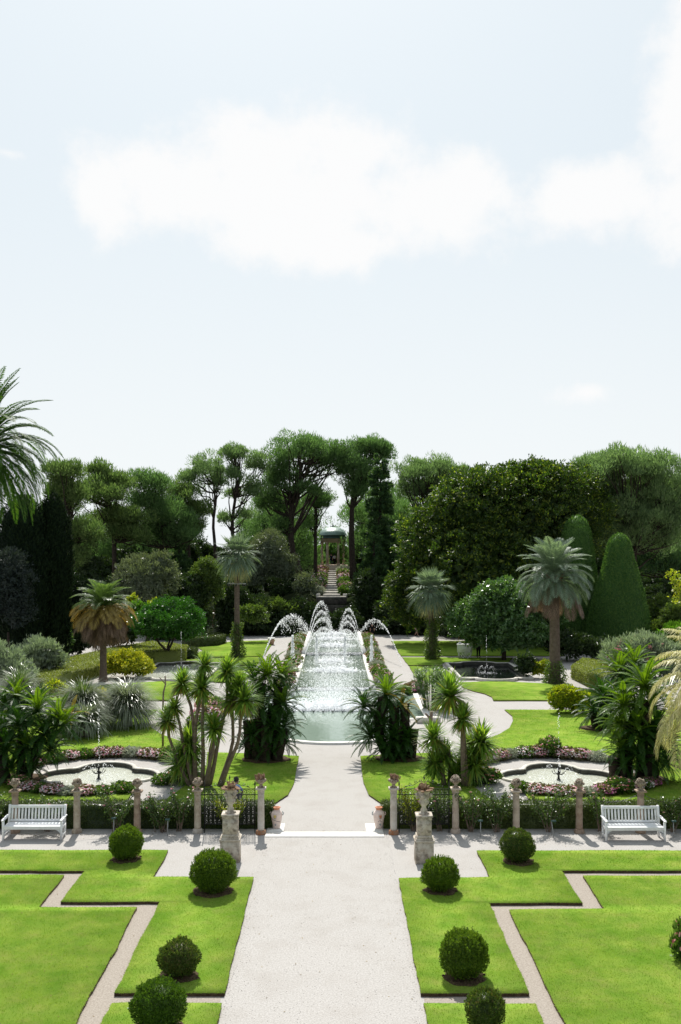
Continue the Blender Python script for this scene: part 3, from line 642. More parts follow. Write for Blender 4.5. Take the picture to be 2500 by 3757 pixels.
# dome in overlapping courses of small scales
prof = []
for k in range(13):
    u = k / 12; r = 1.95 * cos(u * pi / 2) ** .85 + .03; z = 4.42 + 1.25 * sin(u * pi / 2)
    if k: prof += [(r + .035, z - .005)]
    prof += [(r, z)]
dm = MB(); dm.lathe([(1.99, 4.4), (1.99, 4.44)] + prof, 40); dm.build('dome', M['copper'], t)
sc_ = MB(); sc_.add([[-.09, 0, .1], [.09, 0, .1], [.07, .035, -.04], [0, .05, -.1], [-.07, .035, -.04]], f3=[[0, 2, 1], [0, 3, 2], [0, 4, 3]])
sv = []; sf = []; nn = 0; base_v = np.concatenate(sc_.V); base_f = np.concatenate(sc_.F3)
for k in range(11):
    u = (k + .5) / 12; r = 1.95 * cos(u * pi / 2) ** .85 + .045; z = 4.42 + 1.25 * sin(u * pi / 2); m_ = max(10, int(2 * pi * r / .17))
    tl = math.atan2(1.25 * cos(u * pi / 2), 1.95 * sin(u * pi / 2) + .2)
    for i_ in range(m_):
        a = 2 * pi * (i_ + .5 * (k % 2)) / m_
        y = base_v[:, 1] * 1.0; zz = base_v[:, 2]
        rad = r + y * sin(tl) - zz * cos(tl); zt = z + y * cos(tl) * .4 + zz * sin(tl)
        sv.append(np.stack([rad * cos(a) - base_v[:, 0] * sin(a), rad * sin(a) + base_v[:, 0] * cos(a), zt], 1)); sf.append(base_f + nn); nn += 5
o = link('dome_scales', new_mesh('dome_scales', np.concatenate(sv), [np.concatenate(sf)], M['copper']), t); o['kind'] = 'stuff'
mb = MB(); mb.lathe([(.22, 5.66), (.12, 5.75), (.13, 5.85), (.05, 5.95), (.045, 6.25), (.005, 6.4)], 10); mb.box((0, 0, 5.72), (.75, .06, .06)); mb.box((0, 0, 5.72), (.06, .75, .06)); mb.build('finial', M['roof_dark'], t)

t = thing('staircase', 'narrow stone staircase climbing to the temple between flower clumps', 'stairs', (-.5, 118, 3.4))
for k in range(12):
    y = 118 + 2.15 * k; z = 3.56 + .205 * k; w = 2.0 - k * .075
    mb = MB(); mb.cbox((0, y + .5 - 118, z - .35 - 3.4), (w, 2.5, .7), .03); mb.build('step', M['step_stone'], t)
mb = MB(); mb.cbox((0, -1.0, -.25), (3.4, 1.2, .4), .03); mb.build('landing', M['step_stone'], t)
for s_ in (-1, 1):
    mb = MB(); mb.cbox((s_ * 1.6, 0, -.1), (.5, .7, .6), .04); mb.build('end_block', M['rim_stone'], t)
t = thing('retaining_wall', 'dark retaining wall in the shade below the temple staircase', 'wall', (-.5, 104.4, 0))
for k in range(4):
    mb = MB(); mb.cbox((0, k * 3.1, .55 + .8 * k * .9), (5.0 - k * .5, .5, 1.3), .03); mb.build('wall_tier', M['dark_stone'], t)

# ------------------------------------------------------------------ columns with urns in front of the hedge
def fruit_mesh(kind):
    mb = MB()
    if kind == 'fruit':
        P, _ = ellipsoid_pts((0, 0, 0), (.115, .115, .10), 34, (.8, 1.0), -.15)
        for p in P: mb.ico(p, rng.uniform(.026, .042), 1, wob=.05)
    else:
        for k in range(46):
            a = rng.uniform(0, 2 * pi); r = abs(rng.normal(0, .07)); p0 = np.array([r * cos(a), r * sin(a), -.03]); r1 = r + rng.uniform(.0, .05)
            p1 = np.array([r1 * cos(a), r1 * sin(a), rng.uniform(.06, .17)]); mb.tube([p0, (p0 + p1) / 2 + rng.normal(0, .01, 3), p1], [.016, .02, .012], 5)
    return mb.mesh(kind, M['urn_stone'] if kind == 'fruit' else M['rusty_leaf'])
FRUIT = fruit_mesh('fruit'); FLOWERS = fruit_mesh('carved_flowers')
def urn_mesh():
    mb = MB(); mb.box((0, 0, .015), (.17, .17, .03)); mb.lathe([(.075, .03), (.05, .07), (.045, .10), (.09, .135), (.135, .19), (.152, .235), (.16, .25), (.12, .25)], 18)
    for k in range(14):
        a = k * 2 * pi / 14; mb.ico((.145 * cos(a), .145 * sin(a), .215), .028, 0, (1, 1, 1.4))
    return mb.mesh('urn', M['urn_stone'], False)
URN = urn_mesh()
def column(x, y, h, shaft_m, base_m, kind, label, r=.105, us=1.0):
    t = thing('stone_column', label, 'column', (x, y, 0), 0, 'stone columns along the low hedge')
    mb = MB(); mb.lathe([(.165, -.02), (.165, .05), (.15, .06), (.155, .10), (.125, .13)], 20, wob=.002); b = mb.build('base', base_m, t)
    mb = MB(); zs = np.linspace(.12, h - .16, 14)
    mb.lathe([(r * (1.06 - .10 * (z / h)) + rng.normal(0, .0015), z) for z in zs], 20, wob=.0012); mb.build('shaft', shaft_m, t, True)
    mb = MB(); mb.lathe([(r * .97, h - .16), (r * 1.12, h - .15), (r * 1.12, h - .13), (r, h - .12), (r * 1.02, h - .07), (r * 1.3, h - .045)], 20); mb.cbox((0, 0, h - .02), (.32, .32, .05), .008); mb.build('capital', shaft_m, t)
    u = link('urn', URN, t, (0, 0, h + .005), rng.uniform(0, 6)); u.scale = (us, us, us)
    f = link('fruit_pile' if kind == 'fruit' else 'flower_pile', FRUIT if kind == 'fruit' else FLOWERS, u, (0, 0, .26), rng.uniform(0, 6))
    return t
cb, cc, cp, ck = M['brown_stone'], M['cream_stone'], M['pale_stone'], M['pink_stone']
column(-10.16, 31.45, 1.34, cb, cb, 'fruit', 'brown stone column topped by a fruit urn behind the left white bench')
column(-8.2, 31.45, 1.34, cc, cc, 'fruit', 'cream stone column with a chain ring just right of the left bench')
column(-6.28, 31.4, 1.34, cb, cb, 'fruit', 'reddish brown column behind the small box ball by the left gravel corner')
column(-4.38, 31.46, 1.36, cc, cp, 'fruit', 'cream column at the left end of the left iron screen')
column(-2.36, 31.3, 1.46, cp, M['orange_stone'], 'flowers', 'pale column on an orange foot beside the left painted jar', us=1.05)
column(1.82, 31.3, 1.46, cp, M['orange_stone'], 'flowers', 'pale column on an orange foot beside the right painted jar', us=1.05)
column(3.79, 31.45, 1.42, ck, ck, 'fruit', 'pinkish column at the right end of the right iron screen', us=1.05)
column(5.71, 31.45, 1.34, ck, ck, 'fruit', 'beige pink column directly behind the far right box ball')
column(7.70, 31.42, 1.34, cb, cb, 'fruit', 'brown column standing free just left of the right bench')
column(9.65, 31.45, 1.34, cb, cb, 'fruit', 'brown column partly hidden behind the right white bench')
for x in (-12.1, 11.6): column(x, 31.45, 1.34, cb, cb, 'fruit', 'stone column further along the %s hedge end' % ('left' if x < 0 else 'right'))

LNK = MB(); LNK.tube([(.028 * cos(a), .013 * sin(a), 0) for a in np.linspace(0, 2 * pi, 9)], .0055, 4, cap=False)
lv_, lf_ = np.concatenate(LNK.V), np.concatenate(LNK.F4)
def chain(x0, x1, z0, sag, y, label, loop=False):
    n = int(abs(x1 - x0) / .042); V = []; Fq = []; o_ = 0
    for k in range(n):
        u = (k + .5) / n; x = x0 + (x1 - x0) * u; z = z0 - sag * 4 * u * (1 - u); sl = math.atan2(-sag * 4 * (1 - 2 * u), (x1 - x0)); 
        P = lv_.copy() if k % 2 else lv_[:, [0, 2, 1]]
        X = P[:, 0] * cos(sl) - P[:, 2] * sin(sl); Z = P[:, 0] * sin(sl) + P[:, 2] * cos(sl)
        V.append(np.stack([X + x - x0, P[:, 1], Z + z], 1)); Fq.append(lf_ + o_); o_ += len(lv_)
    o = link('chain', new_mesh('chain', np.concatenate(V), [np.concatenate(Fq)], M['iron'])); o.location = (x0, y, 0)
    return tag(o, label, 'chain', 'chains hung between the columns')
cx_ = [-12.1, -10.16, -8.2, -6.28]
for a, b, l_ in ((-12.1, -10.16, 'iron chain running off to the left of the left bench column'), (-10.16, -8.2, 'iron chain sagging behind the back of the left bench'), (-8.2, -6.28, 'iron chain hung between the cream column and the reddish brown column'),
                 (5.71, 7.70, 'iron chain hung between the beige pink column and the free brown column'), (7.70, 9.65, 'iron chain sagging just left of and behind the right bench'), (9.65, 11.6, 'iron chain running off right behind the right bench')):
    chain(a + .11, b - .11, 1.18, .36 if a < 0 else .22, 31.47, l_)

# ------------------------------------------------------------------ iron screens
rg = MB(); rg.tube([(.062 * cos(a), 0, .062 * sin(a)) for a in np.linspace(0, 2 * pi, 15)], .0065, 4, cap=False)
for k in range(4):
    a = pi / 4 + k * pi / 2
    rg.tube([(.026 * cos(a) + .017 * cos(b), 0, .026 * sin(a) + .017 * sin(b)) for b in np.linspace(a + 2.6, a + 7.2, 7)], .0055, 4, cap=False)
RG = rg.mesh('scroll_ring', M['iron'])
def screen(x0, x1, y, label):
    w = x1 - x0; t = thing('iron_screen', label, 'iron screen', ((x0 + x1) / 2, y, 0), 0, 'wrought iron screens')
    h0, h1 = .28, 1.39
    for nm_, zz in (('top_rail', h1), ('middle_rail', 1.22), ('bottom_rail', h0)):
        mb = MB(); mb.box((0, 0, zz), (w, .022, .022)); mb.build(nm_, M['iron'], t)
    for s_ in (-1, 1):
        mb = MB(); mb.box((s_ * w / 2, 0, .72), (.026, .026, 1.5)); mb.lathe([(.012, 1.47), (.026, 1.53), (.004, 1.66)], 6, (s_ * w / 2, 0, 0))
        mb.box((s_ * (w / 2 + .05), 0, 1.22), (.12, .02, .02)); mb.box((s_ * (w / 2 + .05), 0, .62), (.12, .02, .02)); mb.build('post', M['iron'], t)
    n = int(w / .132); pit = w / n
    for k in range(1, n):
        if k % 2 == 0:
            mb = MB(); mb.box((-w / 2 + k * pit, 0, (h0 + h1) / 2), (.012, .012, h1 - h0)); mb.build('upright', M['iron'], t)
    for r_ in range(8):
        for k in range(n):
            link('scroll_ring', RG, t, (-w / 2 + (k + .5) * pit, 0, h1 - .085 - r_ * .137 - (.0 if r_ == 0 else .02)))
    mb = MB()
    for s_ in (-1, 1):
        P = [(s_ * (.02 + .62 * u), 0, h1 + .02 + .20 * cos(u * pi / 2) ** 1.2 + .03 * sin(u * 9)) for u in np.linspace(0, 1, 12)]; mb.tube(P, .009, 5)
        for (cx, cz, r) in ((.12, h1 + .25, .045), (.28, h1 + .21, .05), (.45, h1 + .13, .05), (.58, h1 + .07, .035)):
            mb.tube([(s_ * cx + r * (1 - .09 * k_) * cos(k_ * .75), 0, cz + r * (1 - .09 * k_) * sin(k_ * .75)) for k_ in range(10)], .008, 4)
    mb.tube([(0, 0, h1), (0, 0, h1 + .36)], .01, 5); mb.lathe([(.01, h1 + .3), (.025, h1 + .35), (.003, h1 + .44)], 6)
    mb.build('crest', M['iron'], t)
screen(-4.16, -2.56, 31.42, 'black wrought iron screen behind the left pedestal urn')
screen(2.0, 3.58, 31.42, 'black wrought iron screen behind the right pedestal urn, roses grown through it')

# ------------------------------------------------------------------ pedestals with carved vases
def carved_vase(t, z, rot):
    mb = MB(); mb.lathe([(.155, 0), (.16, .03), (.10, .06), (.07, .13), (.062, .22), (.10, .27), (.13, .31), (.135, .38), (.11, .42), (.115, .44), (.13, .5), (.16, .6), (.19, .68), (.20, .70), (.15, .68), (.1, .6)], 24)
    for k in range(12):                                    # acanthus leaves and gadroons
        a = k * pi / 6 + rot; rr = .145
        mb.ico((rr * cos(a), rr * sin(a), .52), .04, 1, (.55, .55, 1.9), .08)
        mb.ico((.125 * cos(a), .125 * sin(a), .34), .03, 1, (.7, .7, 1.6))
        mb.ico((.085 * cos(a), .085 * sin(a), .10), .022, 1, (.7, .7, 2.0))
    for k in range(4):                                     # masks and curls standing proud
        a = k * pi / 2 + rot + .4
        mb.ico((.19 * cos(a), .19 * sin(a), .55), .05, 1, (1, 1, 1.2), .12); mb.ico((.20 * cos(a + .3), .20 * sin(a + .3), .47), .035, 1, (1, 1, 1), .12)
    v = mb.build('vase', M['lichen_stone'], t, loc=(0, 0, z))
    mb = MB()
    for k in range(9):                                     # scalloped, weathered lip
        a = k * 2 * pi / 9 + rot; r1 = rng.uniform(.25, .31)
        mb.ico(((r1 - .06) * cos(a), (r1 - .06) * sin(a), .70 + rng.uniform(-.01, .02)), .075, 1, (1, 1, .35), .1)
    mb.build('lip', M['rusty_leaf'], v)
    mb = MB()
    for k in range(30):
        a = rng.uniform(0, 2 * pi); r = rng.uniform(0, .13); r1 = r + rng.uniform(-.02, .05)
        mb.tube([(r * cos(a), r * sin(a), .66), (r1 * cos(a), r1 * sin(a), .74 + rng.uniform(0, .08)), (r1 * 1.05 * cos(a + .2), r1 * 1.05 * sin(a + .2), .76 + rng.uniform(.02, .16))], [.022, .03, .015], 5)
    mb.build('carved_flowers', M['rusty_leaf'], v)
def pedestal(x, y, w, label, rot):
    t = thing('pedestal', label, 'pedestal', (x, y, 0))
    mb = MB(); mb.cbox((0, 0, .30), (w, w, .64), .015); mb.build('lower_block', M['lichen_stone'], t)
    mb = MB(); mb.cbox((0, 0, .645), (w + .05, w + .05, .055), .012); mb.cbox((0, 0, .695), (w - .02, w - .02, .045), .02); mb.build('ledge', M['lichen_stone'], t)
    u = w * .77
    mb = MB(); mb.cbox((0, 0, .755), (u + .05, u + .05, .075), .02); mb.cbox((0, 0, 1.02), (u, u, .46), .012); mb.build('upper_block', M['lichen_stone'], t)
    for s_, ax in ((-1, 'y'), (1, 'x')):
        mb = MB()
        c_ = (0, -u / 2 - .003, 1.02) if ax == 'y' else (u / 2 + .003, 0, 1.02)
        mb.cbox(c_, (u * .66, .012, .32) if ax == 'y' else (.012, u * .66, .32), .004); mb.build('panel', M['lichen_stone'], t)
    mb = MB(); mb.cbox((0, 0, 1.285), (u + .03, u + .03, .07), .015); mb.cbox((0, 0, 1.345), (u + .08, u + .08, .05), .012); mb.build('cap', M['lichen_stone'], t)
    carved_vase(t, 1.37, rot)
pedestal(-3.04, 28.68, .55, 'weathered stone pedestal with a carved vase on the left of the gravel path', .3)
pedestal(2.53, 28.55, .525, 'weathered stone pedestal with a carved vase on the right of the gravel path', 1.0)

# ------------------------------------------------------------------ painted jars
def jar(x, y, label, side):
    t = thing('painted_jar', label, 'jar', (x, y, .03))
    mb = MB(); prof = [(.105, 0), (.11, .02), (.12, .06), (.145, .18), (.17, .32), (.185, .41), (.18, .47), (.15, .53), (.105, .565), (.095, .60)]
    mb.lathe(prof, 28); mb.build('body', M['jar_clay'], t, True)
    mb = MB(); mb.lathe([(.093, .595), (.10, .64), (.125, .655), (.125, .675), (.085, .675), (.08, .60)], 28); mb.build('rim', M['jar_rim'], t)
    for s_ in (-1, 1):
        mb = MB(); mb.tube([(s_ * (.165 + .05 * sin(u)), 0, .47 + .055 * cos(u)) for u in np.linspace(.2, pi - .2, 8)], .016, 6); mb.build('handle', M['glaze_blue'] if s_ * side > 0 else M['jar_clay'], t)
    def R_(z): return np.interp(z, [p[1] for p in prof], [p[0] for p in prof]) + .003
    def patch(pts, m, nm_, f=0):
        V = []; 
        for (u, z) in pts:
            r = R_(z); a = -pi / 2 + u / r + f; V.append((r * cos(a), r * sin(a), z))
        c_ = np.mean(V, 0); c_ *= np.array([1.02, 1.02, 1]); V.append(tuple(c_)); n = len(pts)
        link(nm_, new_mesh(nm_, V, [np.array([[k, (k + 1) % n, n] for k in range(n)])], m), t)
    def shield(s_, z): return [(s_ * a, z + s_ * b) for a, b in ((-.8, .9), (-.35, 1.1), (0, .85), (.35, 1.1), (.8, .9), (.75, .1), (.45, -.6), (0, -1.05), (-.45, -.6), (-.75, .1))]
    f = -.25 * side
    patch(shield(.085, .40), M['glaze_blue'], 'crest', f); 
    patch([(a * 1.02, z) for a, z in shield(.055, .40)], M['glaze_yellow'] if side > 0 else M['glaze_rust'], 'crest_field', f)
    if side > 0:
        for k in range(12):
            u = -.16 + .32 * k / 11; z = .315 - .10 * (k / 11) + .015
            patch([(u - .016, z - .009), (u + .016, z - .013), (u + .016, z + .003), (u - .016, z + .008)], M['glaze_dark'], 'painted_band', f)
        patch([(-.035, .13), (0, .10), (.04, .135), (.012, .15), (0, .19), (-.012, .15)], M['glaze_blue'], 'painted_flower', f)
    else:
        patch([(-.07, .235), (.05, .225), (.06, .25), (.02, .255), (.015, .29), (0, .258), (-.03, .30), (-.04, .255), (-.075, .26)], M['glaze_dark'], 'painted_ship', f)
        patch([(-.035, .155), (0, .10), (.035, .155), (.02, .175), (-.02, .175)], M['glaze_blue'], 'painted_flower', f)
    for o_ in t.children:                                  # keep the upper glaze proud of the lower one
        if o_.name.startswith('crest_field'): o_.scale = (1.012, 1.012, 1)
jar(-1.9, 31.86, 'pink clay jar with blue and yellow crest, left end of the threshold', 1)
jar(1.38, 31.86, 'pink clay jar with rust red crest and painted ship, right end of threshold', -1)

# ------------------------------------------------------------------ white benches
def bench(x, y, label):
    t = thing('garden_bench', label, 'bench', (x, y, 0), 0, 'white slatted garden benches'); m = M['white_paint']; w = 1.86
    def part(nm_, mb): return mb.build(nm_, m, t)
    for s_ in (-1, 1):
        mb = MB(); mb.cbox((s_ * (w / 2 - .032), -.25, .31), (.064, .064, .62), .006); part('leg', mb)
        mb = MB(); beam(mb, (s_ * (w / 2 - .062), .225, 0), (s_ * (w / 2 - .062), .225, .42), .064, .075); beam(mb, (s_ * (w / 2 - .062), .225, .42), (s_ * (w / 2 - .062), .315, .965), .064, .06); part('leg', mb)
        mb = MB()
        pts = [(-.31, .615), (-.29, .64), (-.1, .645), (.1, .665), (.265, .665)]
        for (y0, z0), (y1, z1) in zip(pts[:-1], pts[1:]):
            q_ = []
            for yy, zz in ((y0, z0), (y1, z1)):
                q_ += [[s_ * (w / 2 - .03) - .042, yy, zz - .03], [s_ * (w / 2 - .03) + .042, yy, zz - .03], [s_ * (w / 2 - .03) + .042, yy, zz], [s_ * (w / 2 - .03) - .042, yy, zz]]
            mb.add(q_, f4=[[0, 1, 5, 4], [1, 2, 6, 5], [2, 3, 7, 6], [3, 0, 4, 7], [0, 3, 2, 1], [4, 5, 6, 7]])
        part('armrest', mb)
        mb = MB(); mb.box((s_ * (w / 2 - .045), -.02, .13), (.04, .42, .055)); part('side_stretcher', mb)
        mb = MB(); mb.box((s_ * (w / 2 - .045), -.015, .37), (.04, .41, .085)); part('side_rail', mb)
        mb = MB(); mb.prism([(0, 0), (.16, 0), (.11, -.02), (.05, -.05), (.02, -.09), (0, -.10)], -.02, .02)
        V = mb.V[0]; V = np.c_[V[:, 0] * -s_ + s_ * (w / 2 - .066), V[:, 2] - .262, V[:, 1] + .332]; mb.V[0] = V; part('corner_bracket', mb)
    mb = MB(); mb.cbox((0, -.262, .378), (w - .13, .036, .09), .004); part('front_rail', mb)
    for k in range(5):
        mb = MB(); mb.cbox((0, -.245 + k * .108, .432 + (.0 if k else -.003)), (w - .132 if 0 < k else w - .132, .094, .024), .006); part('seat_slat', mb)
    mb = MB(); beam(mb, (0, .228, .455), (0, .24, .52), w - .19, .035); part('lower_back_rail', mb)
    mb = MB(); beam(mb, (0, .298, .862), (0, .312, .945), w - .19, .045); part('top_rail', mb)
    sl = MB(); beam(sl, (0, .242, .52), (0, .298, .864), .058, .018); sme = sl.mesh('back_slat', m)
    n = 16
    for k in range(n): link('back_slat', sme, t, (-(w - .19) / 2 + (k + .5) * (w - .19) / n, 0, 0))
bench(-9.36, 30.87, 'white slatted garden bench on the left, in front of the chained brown column')
bench(9.2, 30.75, 'white slatted garden bench on the right, a dark shadow patch on its seat')

# plant name plates on stakes
for (px, py, l_) in ((420, 3058, 'small plant label on a steel stake right of the cream column'), (617, 3063, 'small plant label on a steel stake beside the reddish brown column'),
                     (1762, 3068, 'small plant label on a leaning stake right of the pinkish column'), (2030, 3069, 'small plant label on a stake left of the free brown column'), (2470, 3070, 'small plant label on a stake just right of the right bench')):
    x, y, _ = at(px, py); t = thing('plant_label', l_, 'plant label', (x, y - .12, 0), 0, 'plant labels by the roses')
    mb = MB(); beam(mb, (0, 0, -.02), (rng.normal(0, .03), .04, .5), .022, .016); mb.build('stake', M['steel'], t)
    mb = MB(); mb.box((0, .035, .52), (.15, .07, .014)); mb.box((0, -.002, .50), (.15, .008, .035)); mb.build('plate', M['label_green'], t)

# terracotta box planter at the corner of the far left lawn
x, y, _ = at(996, 2366); t = thing('terracotta_planter', 'square tapered terracotta planter at the lawn corner by the left path', 'planter', (x, y, .0))
mb = MB(); mb.box((0, 0, .27), (.44, .44, .56), taper=1.28); mb.build('pot', M['terracotta'], t)
mb = MB(); mb.cbox((0, 0, .60), (.68, .68, .10), .02); mb.build('rim', M['white_stone'], t)

# ------------------------------------------------------------------ white cart under the glossy tree
cx0, cy0, _ = at(1709, 2417); t = thing('vendor_cart', 'white wooden vendor cart with big spoked wheels in the shade', 'cart', (cx0, cy0 + .5, .0), R(-14))
mb = MB(); mb.cbox((0, 0, .80), (1.15, .8, .62), .02); mb.build('box', M['white_paint'], t)
mb = MB(); mb.cbox((0, 0, 1.13), (1.25, .9, .05), .01); mb.build('counter', M['white_paint'], t)
mb = MB(); mb.cbox((.25, -.405, .88), (.42, .012, .24), .004); mb.build('panel', M['white_paint'], t)
for zz, w_ in ((1.0, .30), (.93, .22)):
    mb = MB(); mb.box((.28, -.416, zz), (w_, .006, .022)); mb.build('painted_lettering', M['glaze_dark'], t)
wh = MB(); rr = .40
wh.tube([(rr * cos(a), 0, rr * sin(a)) for a in np.linspace(0, 2 * pi, 25)], .03, 5, cap=False); wheel_rim = wh.mesh('wheel', M['white_paint'])
hb = MB(); hb.tube([(0, -.05, 0), (0, .05, 0)], .055, 8); hub = hb.mesh('hub', M['white_paint'])
sp = MB(); sp.tube([(.04, 0, 0), (.38, 0, 0)], .014, 5); spk = sp.mesh('spoke', M['white_paint'])
for s_ in (-1, 1):
    w_ = link('wheel', wheel_rim, t, (.12, s_ * .47, .43)); link('hub', hub, w_)
    for k in range(12):
        o = link('spoke', spk, w_); o.rotation_euler = (0, k * pi / 6, 0)
for s_ in (-1, 1):
    mb = MB(); mb.box((-.48, s_ * .32, .245), (.05, .05, .50)); mb.build('prop_leg', M['white_paint'], t)
mb = MB(); mb.tube([(-.5, .2, 1.13), (-.5, .2, 1.75)], .015, 6); mb.build('canopy_pole', M['glaze_yellow'], t)
mb = MB(); mb.cbox((-.42, 0, 1.22), (.2, .4, .14), .02); mb.build('lid', M['white_paint'], t)

# ------------------------------------------------------------------ people (skin modifier over a posed skeleton)
PM = {k: mat('cloth_' + k, c, .85, .1, col2=tuple(x * .75 for x in c), scale=14) for k, c in dict(navy=(.015, .02, .045), black=(.012, .012, .014), white=(.72, .72, .74), blue=(.25, .38, .62), beige=(.45, .40, .33), grey=(.12, .12, .13), rust=(.22, .09, .07)).items()}
PM['skin'] = mat('skin', (.52, .31, .23), .6, .3); PM['hair'] = mat('dark_hair', (.015, .011, .009), .55, .4)
def skinned(name, J, E, rad, m, parent):
    me = bpy.data.meshes.new(name); me.from_pydata([J[k] for k in J], [(list(J).index(a), list(J).index(b)) for a, b in E], []); me.materials.append(m)
    o = link(name, me, parent); md = o.modifiers.new('skin', 'SKIN'); md.use_smooth_shade = True
    for k, v in zip(J, me.skin_vertices[0].data): v.radius = (rad[k], rad[k]) if np.isscalar(rad[k]) else rad[k]
    me.skin_vertices[0].data[0].use_root = True
    s_ = o.modifiers.new('sub', 'SUBSURF'); s_.levels = s_.render_levels = 2
    return o
def person(label, loc, h, rz, top, bottom, long_legs, J=None, stride=.0, sleeves=True, group=None, skirt=False):
    t = thing('person', label, 'person', loc, rz, group); k = h / 1.75; s = stride
    if J is None:
        J = dict(pelvis=(0, 0, .93), waist=(0, .005, 1.08), chest=(0, 0, 1.30), neck=(0, .005, 1.47), chin=(0, -.02, 1.56), head=(0, -.005, 1.66), crown=(0, .0, 1.70), nose=(0, -.115, 1.60),
                 sl=(-.17, 0, 1.40), el=(-.24, .03, 1.13), wl=(-.25, -.05, .90), hl=(-.25, -.07, .82), sr=(.17, 0, 1.40), er=(.24, .03, 1.13), wr=(.25, -.05, .90), hr=(.25, -.07, .82),
                 pl=(-.095, 0, .88), kl=(-.10, -.02 - s * .5, .49), al=(-.10, .03 + s * .6, .09), tl=(-.11, -.13 + s * .6, .04), pr=(.095, 0, .88), kr=(.10, -.02 + s * .25, .49), ar=(.10, .03 - s * .7, .09), tr=(.11, -.13 - s * .7, .04))
        for sd_, sg in (('l', -1), ('r', 1)):
            w_ = J['h' + sd_]
            for i_, (dx, dz) in enumerate(((.0, -.085), (.018, -.09), (-.018, -.08), (-.034, -.065))): J['f%s%d' % (sd_, i_)] = (w_[0] + dx * sg, w_[1] - .01, w_[2] + dz)
            J['th' + sd_] = (w_[0] - .03 * sg, w_[1] - .035, w_[2] - .02)
    J = {a: tuple(x * k for x in b) for a, b in J.items()}
    E = [('pelvis', 'waist'), ('waist', 'chest'), ('chest', 'neck'), ('neck', 'chin'), ('chin', 'head'), ('head', 'crown'), ('head', 'nose')]
    for d in 'lr':
        E += [('chest', 's' + d), ('s' + d, 'e' + d), ('e' + d, 'w' + d), ('w' + d, 'h' + d), ('pelvis', 'p' + d), ('p' + d, 'k' + d), ('k' + d, 'a' + d), ('a' + d, 't' + d)]
        E += [('h' + d, f) for f in J if f.startswith('f' + d) or f == 'th' + d]
    base = dict(pelvis=.13, waist=.115, chest=.13, neck=.055, chin=.075, head=.098, crown=.075, nose=.018, s=.06, e=.042, w=.03, h=.034, p=.085, k=.058, a=.04, t=.035, f=.009, th=.011)
    rad = {a: base.get(a, base.get('th' if a.startswith('th') else a[0])) * k for a in J}
    skinned('body', J, E, rad, PM['skin'], t)
    tp = {a: J[a] for a in ('pelvis', 'waist', 'chest', 'sl', 'sr', 'el', 'er')}; tr_ = {a: rad[a] * 1.13 + .008 for a in tp}; tr_['el'] = tr_['er'] = .052 * k
    skinned('shirt', tp, [('pelvis', 'waist'), ('waist', 'chest'), ('chest', 'sl'), ('chest', 'sr'), ('sl', 'el'), ('sr', 'er')], tr_, PM[top], t)
    lg = {a: J[a] for a in ('pelvis', 'pl', 'pr', 'kl', 'kr') + (('al', 'ar') if long_legs else ())}; lr = {a: rad[a] * 1.15 + .012 for a in lg}
    le = [('pelvis', 'pl'), ('pelvis', 'pr'), ('pl', 'kl'), ('pr', 'kr')] + ([('kl', 'al'), ('kr', 'ar')] if long_legs else [])
    skinned('skirt' if skirt else ('trousers' if long_legs else 'shorts'), lg, le, {a: v * (1.5 if skirt else 1) for a, v in lr.items()}, PM[bottom], t)
    hd = np.array(J['head']); mb = MB(); mb.ico(hd + np.array([0, .022, .028]) * k, .108 * k, 2, (1, 1.02, 1.02)); mb.build('hair', PM['hair'], t, True)
    for d in 'lr':
        mb = MB(); a_ = np.array(J['t' + d]); b_ = np.array(J['a' + d]); mb.ico((a_ + b_) / 2 + np.array([0, -.02, -.02]) * k, .075 * k, 1, (.62, 1.75, .62)); mb.build('shoe', PM['black'], t, True)
    return t
person('person in dark blue, left of the pair in the temple', (-.70, 149.2, 6.53), 1.68, R(200), 'navy', 'navy', True, group='couple in the temple')
person('person in pale top and black skirt, right of the pair in the temple', (-.20, 148.9, 6.53), 1.62, R(170), 'white', 'black', True, group='couple in the temple', skirt=True)
person('person in dark shirt and beige shorts walking in the shade beside the fan palm', (8.25, 101.6, .0), 1.66, R(35), 'navy', 'beige', False, stride=.25)
person('person with bare legs walking at the far end of the right pool path', (3.68, 100.6, .0), 1.42, R(180), 'black', 'black', False, stride=.22)
person('person in white shirt and dark trousers standing right of the white cart', (11.75, 81.9, .0), 1.66, R(150), 'white', 'black', True)
crouch = dict(pelvis=(0, .16, .34), waist=(0, .09, .48), chest=(0, -.04, .70), neck=(0, -.10, .86), chin=(0, -.16, .92), head=(0, -.15, 1.01), crown=(0, -.13, 1.05), nose=(0, -.265, .96),
              sl=(-.17, -.05, .80), el=(-.27, -.18, .60), wl=(-.16, -.34, .52), hl=(-.12, -.40, .50), sr=(.17, -.05, .80), er=(.27, -.18, .60), wr=(.16, -.34, .52), hr=(.12, -.40, .50),
              pl=(-.10, .12, .33), kl=(-.19, -.26, .50), al=(-.14, .05, .09), tl=(-.16, -.11, .04), pr=(.10, .12, .33), kr=(.19, -.26, .50), ar=(.14, .05, .09), tr=(.16, -.11, .04))
for sd_, sg in (('l', -1), ('r', 1)):
    w_ = crouch['h' + sd_]
    for i_ in range(4): crouch['f%s%d' % (sd_, i_)] = (w_[0] - sg * (.02 + .02 * i_), w_[1] - .06 + .012 * abs(i_ - 1), w_[2] - .03)
    crouch['th' + sd_] = (w_[0] - sg * .01, w_[1] - .03, w_[2] + .03)
tp_ = person('person in light blue shirt crouching behind the left iron screen', (-3.52, 34.4, .06), 1.55, R(150), 'blue', 'grey', True, J=crouch)
